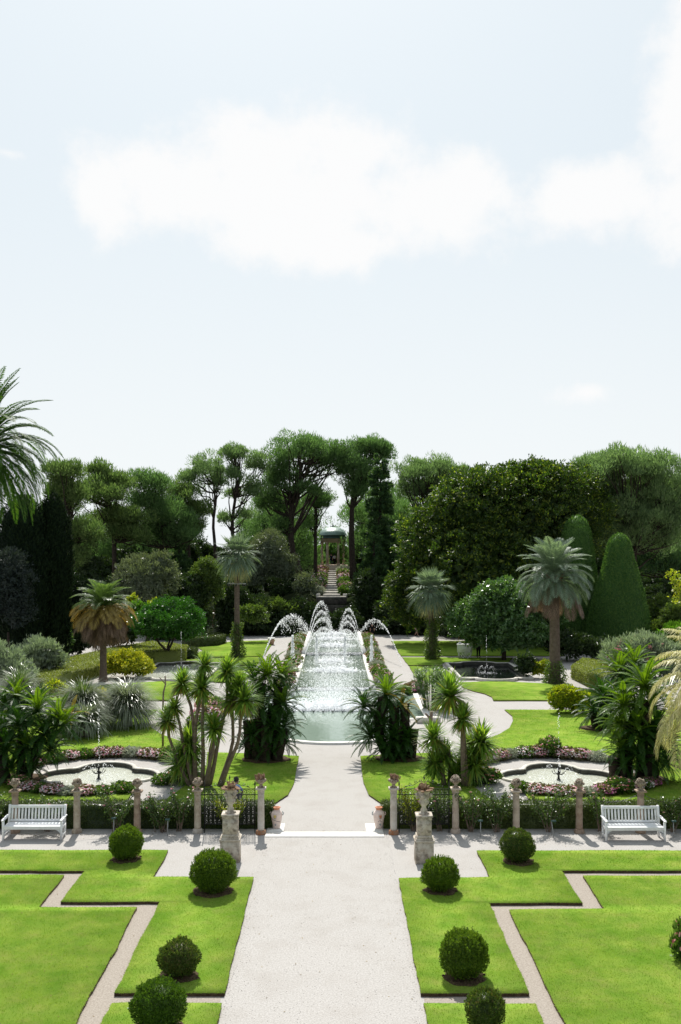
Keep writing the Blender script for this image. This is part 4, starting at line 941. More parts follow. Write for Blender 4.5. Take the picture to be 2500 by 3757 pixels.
# ------------------------------------------------------------------ vegetation builders
def sweep(p0, p1, n=6, sag=0, wig=0):
    t = np.linspace(0, 1, n)[:, None]; P = np.array(p0) * (1 - t) + np.array(p1) * t
    P = P + UP * (sag * np.sin(t * pi)); 
    if wig: P[1:-1] += rng.normal(0, wig, (n - 2, 3))
    return P
def px_local(px, py, d, root): v = atd(px, py, d); return np.array(v) - np.array(root)
def tree_root(px, d):
    x = (px - HX) * d / F; return (x, d, terrain_z(x, d) if d > 103 or abs(x) > 46 else 0.0)
def pine(name, label, d, trunk, crowns, m, bark='bark_dark', puff=1.15, r0=.3, per=165, limbs=True, group=None, flat=.82, tilt=.75, nk=1.0, grow=1.12):
    root = tree_root(trunk[0][0], d); t = thing(name, label, 'tree', root, 0, group); s = d / F
    tp = [np.array([0, 0, -.4])] + [px_local(px, py, d, root) + np.array([0, rng.normal(0, .3), 0]) for px, py in trunk[1:]]
    tp = np.array(tp); tt = np.linspace(0, 1, len(tp)); ti = np.linspace(0, 1, 12)
    tr_ = np.stack([np.interp(ti, tt, tp[:, k]) for k in range(3)], 1)
    mb = MB(); mb.tube(tr_, r0 * (1 - .62 * ti), 8)
    lv = Leaves()
    for (px, py, rx, rz, n) in crowns:
        c = px_local(px, py, d, root); r = np.array([rx * s, max(rx * s * .9, 1.4), rz * s]) * grow; c[1] += rng.normal(0, .6)
        P, O = ellipsoid_pts(c, np.maximum(r - puff * .5, .35), int(n * nk * 1.8), (.3, 1.1), -.7)
        P = P + rng.normal(0, .22, P.shape) * r * (rng.random((len(P), 1)) < .35)
        for p, o_ in zip(P, O):
            pr = puff * rng.uniform(.5, 1.25)
            Q, QO = ellipsoid_pts(p, (pr, pr, pr * flat), per, (.35, 1.0), -.75)
            D = unit(QO * .55 + UP * tilt + rnd(len(Q)) * .55)
            lv.tri(Q, D, .31 * rng.uniform(.7, 1.5, len(Q)) * puff ** .5, .095 * puff ** .5)
            if limbs and rng.random() < .5:
                k = int(rng.integers(5, 12)); a = tr_[k]
                if a[2] > p[2] - .4: k = max(4, int(np.argmin(np.abs(tr_[:, 2] - (p[2] - 1.6))))); a = tr_[k]
                L_ = sweep(a, p - UP * pr * .2, 5, -.06 * np.linalg.norm(p - a), .12)
                mb.tube(L_, np.linspace(.11, .028, 5) * (r0 / .3) ** .6, 4, cap=False)
                if rng.random() < .6:
                    p2 = L_[int(rng.integers(2, 5))] + rng.normal(0, .5, 3); k2 = per // 3; pr2 = puff * rng.uniform(.5, .9); Q, QO = ellipsoid_pts(p2, (pr2, pr2, pr2 * .7), k2, (.2, 1.1), -.9)
                    lv.tri(Q, unit(QO * .6 + UP * .6 + rnd(len(Q)) * .7), .31 * rng.uniform(.7, 1.5, len(Q)), .085)
    mb.build('trunk', M[bark], t, True); lv.build('crown', m, t)
    return t
def lobes(parts, k=.36, gap=1.0):
    """break big ellipsoids up into overlapping leafy lobes"""
    out = []
    for (cx, cy, cz, rx, ry, rz) in parts:
        m = (rx * ry * rz) ** (1 / 3)
        if m < .8: out.append((cx, cy, cz, rx, ry, rz)); continue
        n = int(gap * 16 + 6 * min(m, 8) * .5 * gap * 3); P, O = ellipsoid_pts((cx, cy, cz), (rx, ry, rz), n, (.72, .95), -.6)
        for p in P:
            q_ = max(.5, min(m * k, 2.3)) * rng.uniform(.65, 1.2); out.append((*p, q_ * 1.1, q_ * 1.1, q_ * .85))
    return out
def shrub(name, label, cat, root, parts, m, L=.16, Wd=.07, dens=9, per=16, cr=.22, zmin=.0, core=.8, stems=None, group=None, flowers=None, up=.35, out=.7, jit=.6, crown_name='foliage', wide=.5, bend=.12, rz=0, zlo=-.55, bark='bark_dark', wob_=.06, lobe=.36, gap=1.0):
    """parts: (cx,cy,cz,rx,ry,rz) ellipsoids local to root"""
    t = thing(name, label, cat, root, rz, group); lv = Leaves()
    main = parts; parts = lobes(parts, lobe, gap) if lobe else parts
    if core and lobe:
        for (cx, cy, cz, rx, ry, rzz) in main: lv.fill((cx, cy, cz), (rx, ry, rzz), L * 2.4, max(Wd, L * .35) * 2.2, 1.5, (.35, .8), zmin)
    for (cx, cy, cz, rx, ry, rzz) in parts:
        area = 4 * pi * ((rx * ry) ** 1.6 / 3 + (rx * rzz) ** 1.6 / 3 + (ry * rzz) ** 1.6 / 3) ** (1 / 1.6)
        if lobe and len(parts) > len(main): area *= .62
        clumps(lv, (cx, cy, cz), (rx, ry, rzz), max(12, int(area * dens * 1.15)), per, L, Wd, cr, zlo=zlo, zmin=zmin, up=up, out=out, jit=jit, wide=wide, bend=bend)
        if core and len(parts) == len(main): lv.fill((cx, cy, cz), (rx, ry, rzz), L * 2.1, max(Wd, L * .35) * 2.0, 1.7, (.4, core + .08), zmin)
    lv.build(crown_name, m, t)
    if stems is not None:
        mb = MB()
        for a, b, r in stems: mb.tube(sweep(a, b, 5, 0, .04), np.linspace(r, r * .5, 5), 6)
        mb.build('trunk', M[bark], t, True)
    if flowers:
        n, r, fm, nm_ = flowers; fl = Leaves(); k = max(1, n // len(main))
        for (cx, cy, cz, rx, ry, rzz) in main:
            P, O = ellipsoid_pts((cx, cy, cz), (rx, ry, rzz), k, (1.0, 1.08), -.1)
            for p, o_ in zip(P, O):
                Q = p + rng.normal(0, r * .6, (5, 3)); fl.disc(Q, unit(np.repeat(o_[None], 5, 0) + rnd(5) * .5), r * .5)
        fl.build(nm_, fm, t)
    return t
def shrub_px(name, label, cat, d, ells, m, ykf=.85, ground=True, **k):
    px = ells[0][0]; root = tree_root(px, d) if ground else atd(px, ells[0][1], d); s = d / F; parts = []
    for e in ells:
        c = px_local(e[0], e[1], d, root); dy = e[4] if len(e) > 4 else 0
        parts.append((c[0], c[1] + dy, c[2], e[2] * s, e[2] * s * ykf, e[3] * s))
    return shrub(name, label, cat, root, parts, m, **k)
def cone_tree(name, label, root, prof, m, n, L=.22, Wd=.1, lean=0, group=None, wobble=.06):
    """clipped or columnar conifer: profile (z, r)"""
    t = thing(name, label, 'tree', root, 0, group); z, r = np.array(prof).T; lv = Leaves()
    zz = rng.uniform(z[0], z[-1], n * 3); rr = np.interp(zz, z, r); k = rng.random(len(zz)) < rr / r.max(); zz, rr = zz[k][:n], rr[k][:n]; a = rng.uniform(0, 2 * pi, len(zz))
    lump = 1 + wobble * (np.sin(a * 5 + zz * 1.3) * np.sin(zz * 2.1 + a * 2) + rng.normal(0, .5, len(zz)))
    O = np.stack([np.cos(a), np.sin(a), np.full(len(a), .25)], 1)
    P = np.stack([rr * lump * np.cos(a), rr * lump * np.sin(a), zz], 1)
    lv.rhomb(P, unit(O * .5 + UP * .8 + rnd(len(P)) * .4), unit(O + rnd(len(P)) * .5), L * rng.uniform(.6, 1.4, len(P)), Wd, .5, .1)
    mbz = np.linspace(z[0], z[-1], 18); core = MB(); core.lathe(np.c_[np.maximum(np.interp(mbz, z, r) * .9 - .05, .02), mbz], 22)
    lv.raw(np.concatenate(core.V), np.concatenate(core.F3), np.concatenate(core.F4)); lv.build('crown', m, t)
    mb = MB(); mb.tube([(0, 0, -.3), (0, 0, z[0] + .8)], .22, 8); mb.build('trunk', M['bark_dark'], t)
    return t
def hedge_block(name, label, poly, h, m, dens, L=.05, Wd=.03, group=None, rough=.02, slope=None):
    A = np.array(poly); c = A.mean(0); t = thing(name, label, 'hedge', (c[0], c[1], 0), 0, group); lv = Leaves(); P2 = A - c; n = len(P2)
    area = abs(np.sum(P2[:, 0] * np.roll(P2[:, 1], -1) - np.roll(P2[:, 0], -1) * P2[:, 1])) / 2
    lo, hi = P2.min(0), P2.max(0); k = int(area * dens * np.prod(hi - lo) / area); Q = rng.uniform(lo, hi, (k, 2)); Q = Q[in_poly(Q, [tuple(p) for p in P2])]; nq = len(Q)
    P = np.c_[Q, h + rng.normal(0, rough, nq) + .02 * np.sin(Q[:, 0] * 3)]; lv.rhomb(P, unit(UP * .6 + rnd(nq) * .8), unit(UP + rnd(nq) * .6), L * rng.uniform(.7, 1.4, nq), Wd)
    for i_ in range(n):
        a, b = P2[i_], P2[(i_ + 1) % n]; l = np.linalg.norm(b - a); k = int(l * h * dens * .8)
        u = rng.random(k)[:, None]; nr = np.array([(b - a)[1], -(b - a)[0]]) / (l + 1e-9)
        if np.dot(nr, (a + b) / 2) < 0: nr = -nr
        P = np.c_[a + (b - a) * u + nr * rng.normal(0, rough, (k, 1)), rng.uniform(.03, h, k)]; O = np.array([nr[0], nr[1], .3])
        lv.rhomb(P, unit(O * .6 + UP * .3 + rnd(k) * .7), unit(O + rnd(k) * .6), L * rng.uniform(.7, 1.4, k), Wd)
    mb = MB(); mb.prism([tuple(p * .998 - np.sign(p) * .02) for p in P2], -.02, h - .025); lv.raw(np.concatenate(mb.V), np.concatenate(mb.F3), np.concatenate(mb.F4))
    lv.build('foliage', m, t); return t

def frond(L, elev, droop, n, ll, lw, vee, m, fall=.25, rw=.02, fwd=.75, start=.12):
    k = n; t = np.linspace(0, 1, k); th = R(elev) - R(droop) * t ** 1.25
    X = np.concatenate([[0], np.cumsum(np.cos(th[:-1]) * L / (k - 1))]); Z = np.concatenate([[0], np.cumsum(np.sin(th[:-1]) * L / (k - 1))])
    P = np.stack([X, np.zeros(k), Z], 1); T = np.stack([np.cos(th), np.zeros(k), np.sin(th)], 1); N = np.stack([-np.sin(th), np.zeros(k), np.cos(th)], 1)
    lv = Leaves(); u = t > start; prof = np.clip(np.sin(pi * np.clip(.14 + .84 * (t - start) / (1 - start), 0, 1)), .12, 1) ** .7
    for s_ in (-1, 1):
        D = unit(T[u] * fwd + np.array([0, s_, 0]) + N[u] * vee + rng.normal(0, .06, (u.sum(), 3)))
        Ls = ll * prof[u] * rng.uniform(.88, 1.08, u.sum()); sd_ = unit(np.cross(D, N[u])); w = lw * (.6 + .4 * prof[u])
        A = P[u]; mid = A + D * Ls[:, None] * .5; tip = A + D * Ls[:, None] - UP * (fall * Ls)[:, None]
        V = np.stack([A, mid - sd_ * w[:, None] / 2, tip, mid + sd_ * w[:, None] / 2], 1).reshape(-1, 3)
        lv.raw(V, f4=np.arange(4 * u.sum()).reshape(-1, 4))
    mb = MB(); i_ = np.linspace(0, k - 1, 7).astype(int); mb.tube(P[i_], np.linspace(rw, rw * .3, 7), 4, cap=False); lv.raw(np.concatenate(mb.V), f4=np.concatenate(mb.F4))
    return lv.mesh('frond', m)
def fan_leaf(Lp, elev, droop, Rb, n, m, w=.055, fall=.28):
    th0, th1 = R(elev), R(elev - droop); H = np.array([cos((th0 + th1) / 2) * Lp, 0, sin((th0 + th1) / 2) * Lp]); T = np.array([cos(th1), 0, sin(th1)]); N = np.array([-sin(th1), 0, cos(th1)])
    ph = np.radians(np.linspace(-128, 128, n)); D = unit(T * np.cos(ph)[:, None] + np.array([0, 1, 0]) * np.sin(ph)[:, None] + N * (.28 * np.abs(np.sin(ph)))[:, None] + rng.normal(0, .05, (n, 3)))
    Ls = Rb * (.82 + .18 * np.cos(ph)) * rng.uniform(.9, 1.08, n); sd_ = unit(np.cross(D, N)); lv = Leaves()
    mid = H + D * (Ls * .55)[:, None]; tip = H + D * Ls[:, None] - UP * (fall * Ls)[:, None]
    V = np.stack([np.repeat(H[None], n, 0), mid - sd_ * w / 2, tip, mid + sd_ * w / 2], 1).reshape(-1, 3); lv.raw(V, f4=np.arange(4 * n).reshape(n, 4))
    mb = MB(); mb.tube([(0, 0, 0), H * .5 + UP * .03, H], [.02, .014, .01], 4, cap=False); lv.raw(np.concatenate(mb.V), f4=np.concatenate(mb.F4))
    return lv.mesh('fan_leaf', m)
def palm_trunk(t, h, r0, r1, m='palm_bark', lean=(0, 0), boots=0):
    z = np.linspace(-.1, h, int(h / .11)); u = np.clip(z / h, 0, 1); r = r0 + (r1 - r0) * u + .35 * r0 * np.exp(-np.clip(z, 0, None) * 3.0); r = r * (1 + .035 * (np.arange(len(z)) % 2) + rng.normal(0, .012, len(z)))
    mb = MB(); mb.tube(np.c_[lean[0] * u ** 1.5, lean[1] * u ** 1.5, z], r, 14); mb.build('trunk', M[m], t)
    if boots:
        b = MB()
        for k in range(boots):
            a = k * 2.4; zz = h - .75 + .75 * k / boots; rr = r1 * (1.05 + .35 * k / boots); p = np.array([rr * cos(a), rr * sin(a), zz]); o_ = np.array([cos(a), sin(a), 0])
            b.tube([p - o_ * .05, p + o_ * .07 + UP * .12, p + o_ * .16 + UP * .30], [.07, .06, .03], 5)
        b.build('leaf_boots', M['boot'], t)
def crown_of(t, meshes, n, top, spread=.06, part='frond', el_pow=1.0):
    """meshes ordered from upright to hanging; golden-angle spiral"""
    for k in range(n):
        u = ((k + .5) / n) ** el_pow; i_ = min(len(meshes) - 1, int(u * len(meshes))); a = k * 2.39996 + rng.normal(0, .12)
        o = link(part, meshes[i_], t, (top[0] + spread * cos(a) * (1 + u), top[1] + spread * sin(a) * (1 + u), top[2] - .35 * u * spread / .06 * .5), a); s_ = rng.uniform(.88, 1.1); o.scale = (s_, s_, s_)

# ------------------------------------------------------------------ background trees
LP, LPP, LPO = LM['pine'], LM['pine_pale'], LM['pine_olive']
pine('pine_tree', 'olive green pine rising just right of the date palm fronds at the left', 100, [(262, 2200), (262, 2000), (255, 1850), (250, 1760)], [(242, 1728, 66, 30, 14), (210, 1800, 50, 60, 12), (262, 1822, 64, 50, 14), (318, 1955, 72, 46, 18), (280, 2040, 60, 40, 10), (200, 1920, 50, 60, 10)], LPO, puff=1.0, group='pines behind the garden')
pine('pine_tree', 'dense dark pine with a rounded top left of the gap, second from the date palm', 108, [(418, 2200), (420, 2000), (405, 1850), (370, 1760)], [(357, 1733, 46, 38, 12), (440, 1771, 50, 34, 12), (383, 1812, 96, 50, 26), (465, 1898, 66, 40, 18), (400, 1890, 60, 40, 12), (500, 1960, 46, 26, 8), (450, 1955, 60, 30, 10)], LPO, puff=1.05, group='pines behind the garden')
pine('pine_tree', 'dark pine with a broom shaped top between the rounded pine and the open pine', 112, [(606, 2230), (606, 2020), (580, 1900), (548, 1790)], [(544, 1770, 68, 42, 18), (548, 1862, 84, 58, 26), (638, 1892, 76, 50, 22), (670, 1962, 60, 46, 14), (590, 1970, 70, 40, 16), (520, 1960, 50, 40, 10)], LP, puff=1.05, group='pines behind the garden')
pine('pine_tree', 'yellowish pine leaning into the gap left of the thin bare trunk', 116, [(700, 2200), (690, 2000), (675, 1880), (660, 1800)], [(657, 1815, 60, 44, 16), (718, 1868, 52, 40, 14), (700, 1930, 50, 40, 12), (640, 1870, 40, 40, 8)], LPO, puff=1.0, group='pines behind the garden')
pine('pine_tree', 'slender pine with a long bare trunk and small high crown against the sky', 118, [(792, 2200), (790, 2010), (782, 1920), (790, 1860), (785, 1780), (765, 1720)], [(752, 1716, 70, 36, 15), (700, 1757, 42, 28, 8), (800, 1765, 32, 24, 5)], LPP, puff=.9, r0=.22, group='pines behind the garden')
pine('pine_tree', 'airy forked pine with sky showing between its branches left of centre', 122, [(872, 2200), (868, 2030), (850, 1940), (862, 1840), (880, 1760), (860, 1680)], [(857, 1664, 52, 36, 13), (847, 1744, 32, 20, 5), (949, 1690, 46, 44, 11), (939, 1800, 46, 40, 8), (852, 1808, 30, 24, 4), (826, 1905, 26, 20, 4), (900, 1890, 34, 22, 4)], LPP, puff=.95, r0=.28, group='pines behind the garden')
pine('pine_tree', 'great umbrella pine with the broad high dome in the middle of the tree line', 126, [(1100, 2150), (1098, 2090), (1068, 2010), (1070, 1860), (1085, 1800), (1110, 1700)], [(1127, 1648, 138, 46, 40), (1036, 1728, 46, 72, 16), (1224, 1690, 62, 56, 18), (995, 1838, 56, 56, 16), (1036, 1925, 40, 36, 8), (1130, 1800, 60, 26, 6), (1010, 1760, 40, 60, 8)], LP, puff=1.15, r0=.5, group='pines behind the garden')
pine('pine_tree', 'straight dark pine with a thin trunk just left of the temple', 133, [(1158, 2150), (1158, 2000), (1158, 1850), (1160, 1760)], [(1155, 1836, 50, 46, 12), (1125, 1920, 34, 36, 6), (1190, 1830, 30, 34, 5)], LP, puff=1.0, r0=.28, group='pines behind the garden')
pine('pine_tree', 'tall flat topped pine right of the temple, leaning right at the crown', 128, [(1296, 2170), (1290, 1960), (1292, 1850), (1310, 1760), (1345, 1660)], [(1352, 1640, 68, 42, 22), (1311, 1718, 58, 46, 14), (1400, 1664, 44, 38, 12), (1306, 1800, 34, 36, 8), (1360, 1760, 40, 40, 8), (1262, 1730, 30, 46, 6)], LP, puff=1.1, r0=.42, group='pines behind the garden')
pine('pine_tree', 'bushy pine standing clear of the others left of the magnolia top', 122, [(1560, 2180), (1565, 1950), (1570, 1760)], [(1575, 1732, 122, 40, 32), (1520, 1790, 64, 44, 14), (1620, 1780, 60, 40, 12)], LPP, puff=1.0, group='pines behind the garden', tilt=1.1, nk=1.2)
pine('pine_tree', 'large brush textured pine behind the clipped cones at the right', 101.5, [(2330, 2260), (2330, 2000), (2300, 1850)], [(2300, 1720, 170, 62, 50), (2390, 1800, 120, 70, 34), (2180, 1760, 80, 66, 26), (2250, 1860, 130, 60, 34), (2450, 1820, 56, 70, 14), (2360, 1900, 110, 50, 24), (2260, 1950, 110, 60, 22), (2380, 1980, 110, 60, 20), (2480, 1900, 50, 80, 14)], LPP, puff=1.0, group='pines behind the garden', tilt=1.15, nk=1.35)
pine('pine_tree', 'shaded pine with gaps of light low behind the big clipped cone', 114, [(2450, 2260), (2445, 2050), (2430, 1950)], [(2420, 1975, 110, 50, 22), (2400, 2060, 110, 50, 18), (2330, 2010, 70, 50, 10), (2490, 2100, 60, 70, 12)], LM['cedar'], puff=1.05, group='pines behind the garden')
def cedar(label, d, px, y0, y1, hw, m, n=9, group=None):
    root = tree_root(px, d); t = thing('cedar_tree', label, 'tree', root, 0, group); s = d / F; lv = Leaves(); mb = MB()
    top = CAMZ + (HY - y0) * s - root[2]; bot = CAMZ + (HY - y1) * s - root[2]
    mb.tube([(0, 0, -.3), (0, 0, top * .6), (.1, 0, top - .3)], [.3, .2, .05], 8)
    for k in range(n):
        u = k / (n - 1); zt = top + (bot - top) * u - .2; w = hw * s * (.35 + .65 * u ** .6)
        for b in range(9):
            z = zt + rng.normal(0, .45) * abs(top - bot) / n; a = b * 2 * pi / 9 + k * .7 + rng.normal(0, .2); l = w * rng.uniform(.75, 1.15); o_ = np.array([cos(a), sin(a), 0])
            mb.tube([(0, 0, z - .2), tuple(o_ * l * .5 + UP * (z + .1)), tuple(o_ * l + UP * (z - .12))], [.06, .04, .015], 4, cap=False)
            q_ = int(120 * l); v = rng.uniform(.2, 1, q_)[:, None]; side = np.array([-sin(a), cos(a), 0]); P = o_ * l * v + side * rng.normal(0, .28, (q_, 1)) * (1.15 - v * .7) * l * .5 + UP * (z + .08 * np.sin(v * 3) - .12 * v + rng.normal(0, .16, (q_, 1)))
            lv.tri(P, unit(o_ * .7 + rnd(q_) * .6 + UP * .25), .34 * rng.uniform(.6, 1.3, q_), .16)
    mb.build('trunk', M['bark_dark'], t, True); lv.build('crown', m, t); return t
cedar('tiered cedar with flat layered branches right of the temple', 115, 1395, 1705, 2140, 76, LM['cedar'], 15)
cedar('dark low cedar with drooping tiers in the shade beside the staircase', 112, 1370, 1990, 2290, 80, LM['cedar'], 8)
cedar('small dark tiered conifer in the gap left of the fan palm', 113, 655, 2000, 2230, 75, LM['cedar'], 7)
# the farther wood, seen only in the gaps
protos = []
for k in range(3):
    tr = pine('pine_tree', 'pine of the farther wood, seen only through gaps in the tree line', 165, [(1000, 2060), (1000, 1950)], [(1000, 1930 - 10 * k, 90, 44, 22), (960 + 40 * k, 1985, 84, 44, 20), (1030, 2030, 76, 50, 18), (970, 2070, 76, 46, 14)], LP, puff=1.5, r0=.3, per=90, group='pines of the farther wood'); protos.append(tr)
fw = [120, 200, 290, 370, 450, 530, 600, 670, 960, 1030, 1090, 1350, 1400, 1460, 1540, 1640, 1800, 1960, 2080, 2180, 2280, 2380, 2470]
for i_, px in enumerate(fw):
    d = 156 + 9 * ((i_ * 7) % 5); x = (px - HX) * d / F; z = terrain_z(x, d); o_ = protos[i_ % 3]
    sc = rng.uniform(.85, 1.1) * (.72 if px < 700 else 1.0)
    if i_ < 3: o_.location = (x, d, z); o_.scale = (sc,) * 3; o_.rotation_euler[2] = i_
    else: dup(o_, (x, d, z), rng.uniform(0, 6), sc)
for i_, (px, ty) in enumerate([(250, 1850), (330, 1900), (440, 1880), (520, 1900), (585, 1850), (650, 1930), (935, 1870), (990, 1830), (1050, 1800), (1360, 1790), (1410, 1770), (1440, 1830), (1500, 1800), (1560, 1850), (2200, 1880), (2330, 1900), (2440, 1920)]):
    d = 137 + 4 * (i_ * 3 % 4); x = (px - HX) * d / F; z = terrain_z(x, d); hh = CAMZ + (HY - ty) * d / F - z
    dup(protos[i_ % 3], (x, d, z), rng.uniform(0, 6), (hh / 9.2 * .8, hh / 9.2 * .8, hh / 9.2), 'darker pine of the second row, filling in behind the front pines', 'pines of the second row')
bk = []
for i_, px in enumerate([150, 260, 360, 450, 540, 640, 720, 800, 880, 960, 1040, 1370, 1430, 1490, 1580, 1700, 1900, 2100, 2220, 2320, 2420, 2500]):
    d = 138 + 5 * (i_ * 5 % 4); x = (px - HX) * d / F; z = terrain_z(x, d)
    if i_ < 3: bk.append(shrub('evergreen_bush', 'dark bush of the thicket on the hillside behind the pines', 'bush', (x, d, z), [(0, 0, 1.6, 2.6, 2.2, 1.9), (1.6, .3, 1.3, 1.8, 1.8, 1.5), (-1.5, -.2, 1.2 + .3 * i_, 1.7, 1.7, 1.5)], LM['shrub'], L=.34, Wd=.17, dens=2.6, per=12, cr=.4, group='hillside thicket'))
    else: dup(bk[i_ % 3], (x, d, z), rng.uniform(0, 6), rng.uniform(.85, 1.25) * (.8 if 700 < px < 900 else 1.05))
for k in range(95):
    y = rng.uniform(107, 138); x = rng.uniform(-42, 42)
    if abs(x + .5) < 4.6: x = -.5 + (4.8 + 3 * rng.random()) * (1 if x > -.5 else -1)
    dup(bk[k % 3], (x, y, terrain_z(x, y) - .3), rng.uniform(0, 6), rng.uniform(.35, .8) * (.7 if abs(x) < 9 else 1))
shrub_px('leafy_tree', 'bright green sunlit tree seen through the open temple', 'tree', 170, [(1222, 2000, 34, 60), (1240, 2040, 36, 40), (1195, 2040, 26, 34)], LM['bright'], L=.4, Wd=.22, dens=3, per=12, cr=.5, stems=[((0, 0, 0), (0, 0, 3), .2)])
shrub_px('leafy_tree', 'sunlit green shrubby tree left of the temple behind the thin pine trunk', 'tree', 152, [(1118, 2030, 36, 34), (1080, 2000, 30, 40)], LM['shrub_light'], L=.3, Wd=.16, dens=4, per=12, cr=.45, stems=[((0, 0, 0), (0, 0, 2), .15)])

# magnolia
shrub_px('magnolia_tree', 'huge glossy magnolia forming a broad dark dome right of the pool', 'tree', 97, [(1880, 1955, 285, 225), (1600, 2050, 140, 195, -2), (2090, 1880, 140, 165, 1), (1505, 2200, 75, 130, -3), (1740, 2150, 230, 200, -4), (1750, 1880, 150, 130, -3), (1990, 1830, 130, 115, -2), (1930, 1790, 120, 85, -1)],
         LM['magnolia'], L=.30, Wd=.14, dens=.72, per=15, cr=.36, core=.86, lobe=.40, gap=1.25, stems=[((0, 0, 0), (0, 0, 9), .45), ((-8, -2, 0), (-8, -2, 4), .18)], up=.15, jit=.55, crown_name='crown', zlo=-.35)
# clipped and columnar conifers
x = (2273 - HX) * 84.0 / F
cone_tree('clipped_cypress', 'big clipped cypress cone with rounded tip beside the feather palm', (x, 84, 0), [(.3, 2.0), (1.2, 2.55), (3, 2.42), (5, 2.0), (7, 1.45), (8.6, 1.05), (9.6, .8), (10.05, .45), (10.25, .1)], LM['cypress'], 30000, L=.17, Wd=.075, wobble=.035)
x = (2118 - HX) * 88.5 / F
cone_tree('clipped_cypress', 'narrower clipped column cypress left of the big clipped cone', (x, 88.5, 0), [(.3, 1.9), (5, 1.75), (8.5, 1.4), (10.4, 1.15), (11.4, .8), (11.9, .2)], LM['cypress'], 22000, L=.18, Wd=.08, wobble=.05)
x = (193 - HX) * 76.0 / F
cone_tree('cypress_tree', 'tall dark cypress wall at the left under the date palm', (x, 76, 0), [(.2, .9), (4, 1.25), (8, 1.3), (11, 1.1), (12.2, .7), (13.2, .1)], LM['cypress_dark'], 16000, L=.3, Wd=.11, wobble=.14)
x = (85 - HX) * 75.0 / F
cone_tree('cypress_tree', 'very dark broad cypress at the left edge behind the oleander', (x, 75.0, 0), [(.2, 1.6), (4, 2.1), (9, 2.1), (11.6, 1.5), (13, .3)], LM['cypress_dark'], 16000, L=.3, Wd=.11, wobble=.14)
shrub_px('olive_tree', 'dark bluish olive tree cut by the left edge of the garden', 'tree', 71, [(30, 2130, 80, 110), (60, 2240, 50, 80), (-40, 2180, 80, 140)], LM['olive_dark'], L=.2, Wd=.06, dens=4, per=12, cr=.3, stems=[((0, 0, 0), (0, 0, 3), .16)])
shrub_px('olive_tree', 'silvery grey green bushy olive in front of the left pines', 'tree', 95, [(540, 2130, 92, 100), (590, 2090, 40, 60), (470, 2150, 50, 80)], LM['olive'], L=.22, Wd=.07, dens=4, per=14, cr=.32, stems=[((0, 0, 0), (0, 0, 2), .2)], up=.8)
# shaded understorey at the foot of the hill
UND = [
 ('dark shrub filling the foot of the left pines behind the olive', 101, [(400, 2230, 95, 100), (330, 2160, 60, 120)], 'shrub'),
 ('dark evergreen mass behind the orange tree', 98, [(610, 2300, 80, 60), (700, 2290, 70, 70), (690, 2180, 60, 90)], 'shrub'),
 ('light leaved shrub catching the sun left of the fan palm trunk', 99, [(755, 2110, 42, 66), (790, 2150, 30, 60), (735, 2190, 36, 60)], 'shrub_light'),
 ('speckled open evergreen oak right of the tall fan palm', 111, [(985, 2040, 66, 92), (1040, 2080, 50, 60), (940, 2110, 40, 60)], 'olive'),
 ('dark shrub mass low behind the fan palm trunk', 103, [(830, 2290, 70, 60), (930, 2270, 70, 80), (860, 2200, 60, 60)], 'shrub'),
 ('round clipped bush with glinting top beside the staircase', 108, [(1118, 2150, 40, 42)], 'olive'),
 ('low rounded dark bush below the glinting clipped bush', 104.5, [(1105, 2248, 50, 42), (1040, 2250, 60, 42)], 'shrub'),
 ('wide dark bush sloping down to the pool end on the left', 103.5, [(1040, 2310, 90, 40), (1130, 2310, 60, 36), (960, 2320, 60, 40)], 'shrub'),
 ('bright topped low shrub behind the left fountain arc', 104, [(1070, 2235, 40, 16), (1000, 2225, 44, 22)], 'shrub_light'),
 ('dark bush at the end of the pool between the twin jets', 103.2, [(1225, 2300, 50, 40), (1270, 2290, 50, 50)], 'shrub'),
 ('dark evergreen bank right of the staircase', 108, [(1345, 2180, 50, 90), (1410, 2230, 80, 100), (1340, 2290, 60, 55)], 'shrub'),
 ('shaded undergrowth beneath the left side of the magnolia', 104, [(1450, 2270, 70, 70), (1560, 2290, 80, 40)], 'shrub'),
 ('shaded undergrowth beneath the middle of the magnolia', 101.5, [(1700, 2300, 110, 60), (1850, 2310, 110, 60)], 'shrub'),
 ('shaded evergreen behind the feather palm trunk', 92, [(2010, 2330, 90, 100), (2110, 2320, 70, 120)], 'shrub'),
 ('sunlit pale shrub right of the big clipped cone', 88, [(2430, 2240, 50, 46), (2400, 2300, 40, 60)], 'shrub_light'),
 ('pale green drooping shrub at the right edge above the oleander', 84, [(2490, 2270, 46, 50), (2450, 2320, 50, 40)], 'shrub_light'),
 ('dark low shrub added to fill the shadow behind the left feather palm trunk', 83, [(330, 2330, 70, 50), (440, 2320, 64, 56), (275, 2365, 40, 40)], 'shrub'),  # dark shrub added to stand in for the shadow under the cypress
 ('dark shrub added to stand in for the shade behind the right clipped hedge', 79, [(2090, 2370, 64, 46), (2190, 2380, 56, 40)], 'shrub'),  # dark shrub added over bright gravel to serve as shade
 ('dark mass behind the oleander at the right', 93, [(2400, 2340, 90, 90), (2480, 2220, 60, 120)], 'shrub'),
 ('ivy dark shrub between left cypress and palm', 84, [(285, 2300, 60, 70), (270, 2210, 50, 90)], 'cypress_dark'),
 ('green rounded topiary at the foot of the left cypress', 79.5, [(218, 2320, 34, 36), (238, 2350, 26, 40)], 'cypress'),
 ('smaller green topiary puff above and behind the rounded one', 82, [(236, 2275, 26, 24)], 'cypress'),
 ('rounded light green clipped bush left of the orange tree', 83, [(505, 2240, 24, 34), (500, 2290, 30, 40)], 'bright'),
 ('yellow tipped shrub just above the clipped bush by the orange tree', 84, [(487, 2200, 14, 16), (560, 2225, 22, 20)], 'yellow_green'),
]
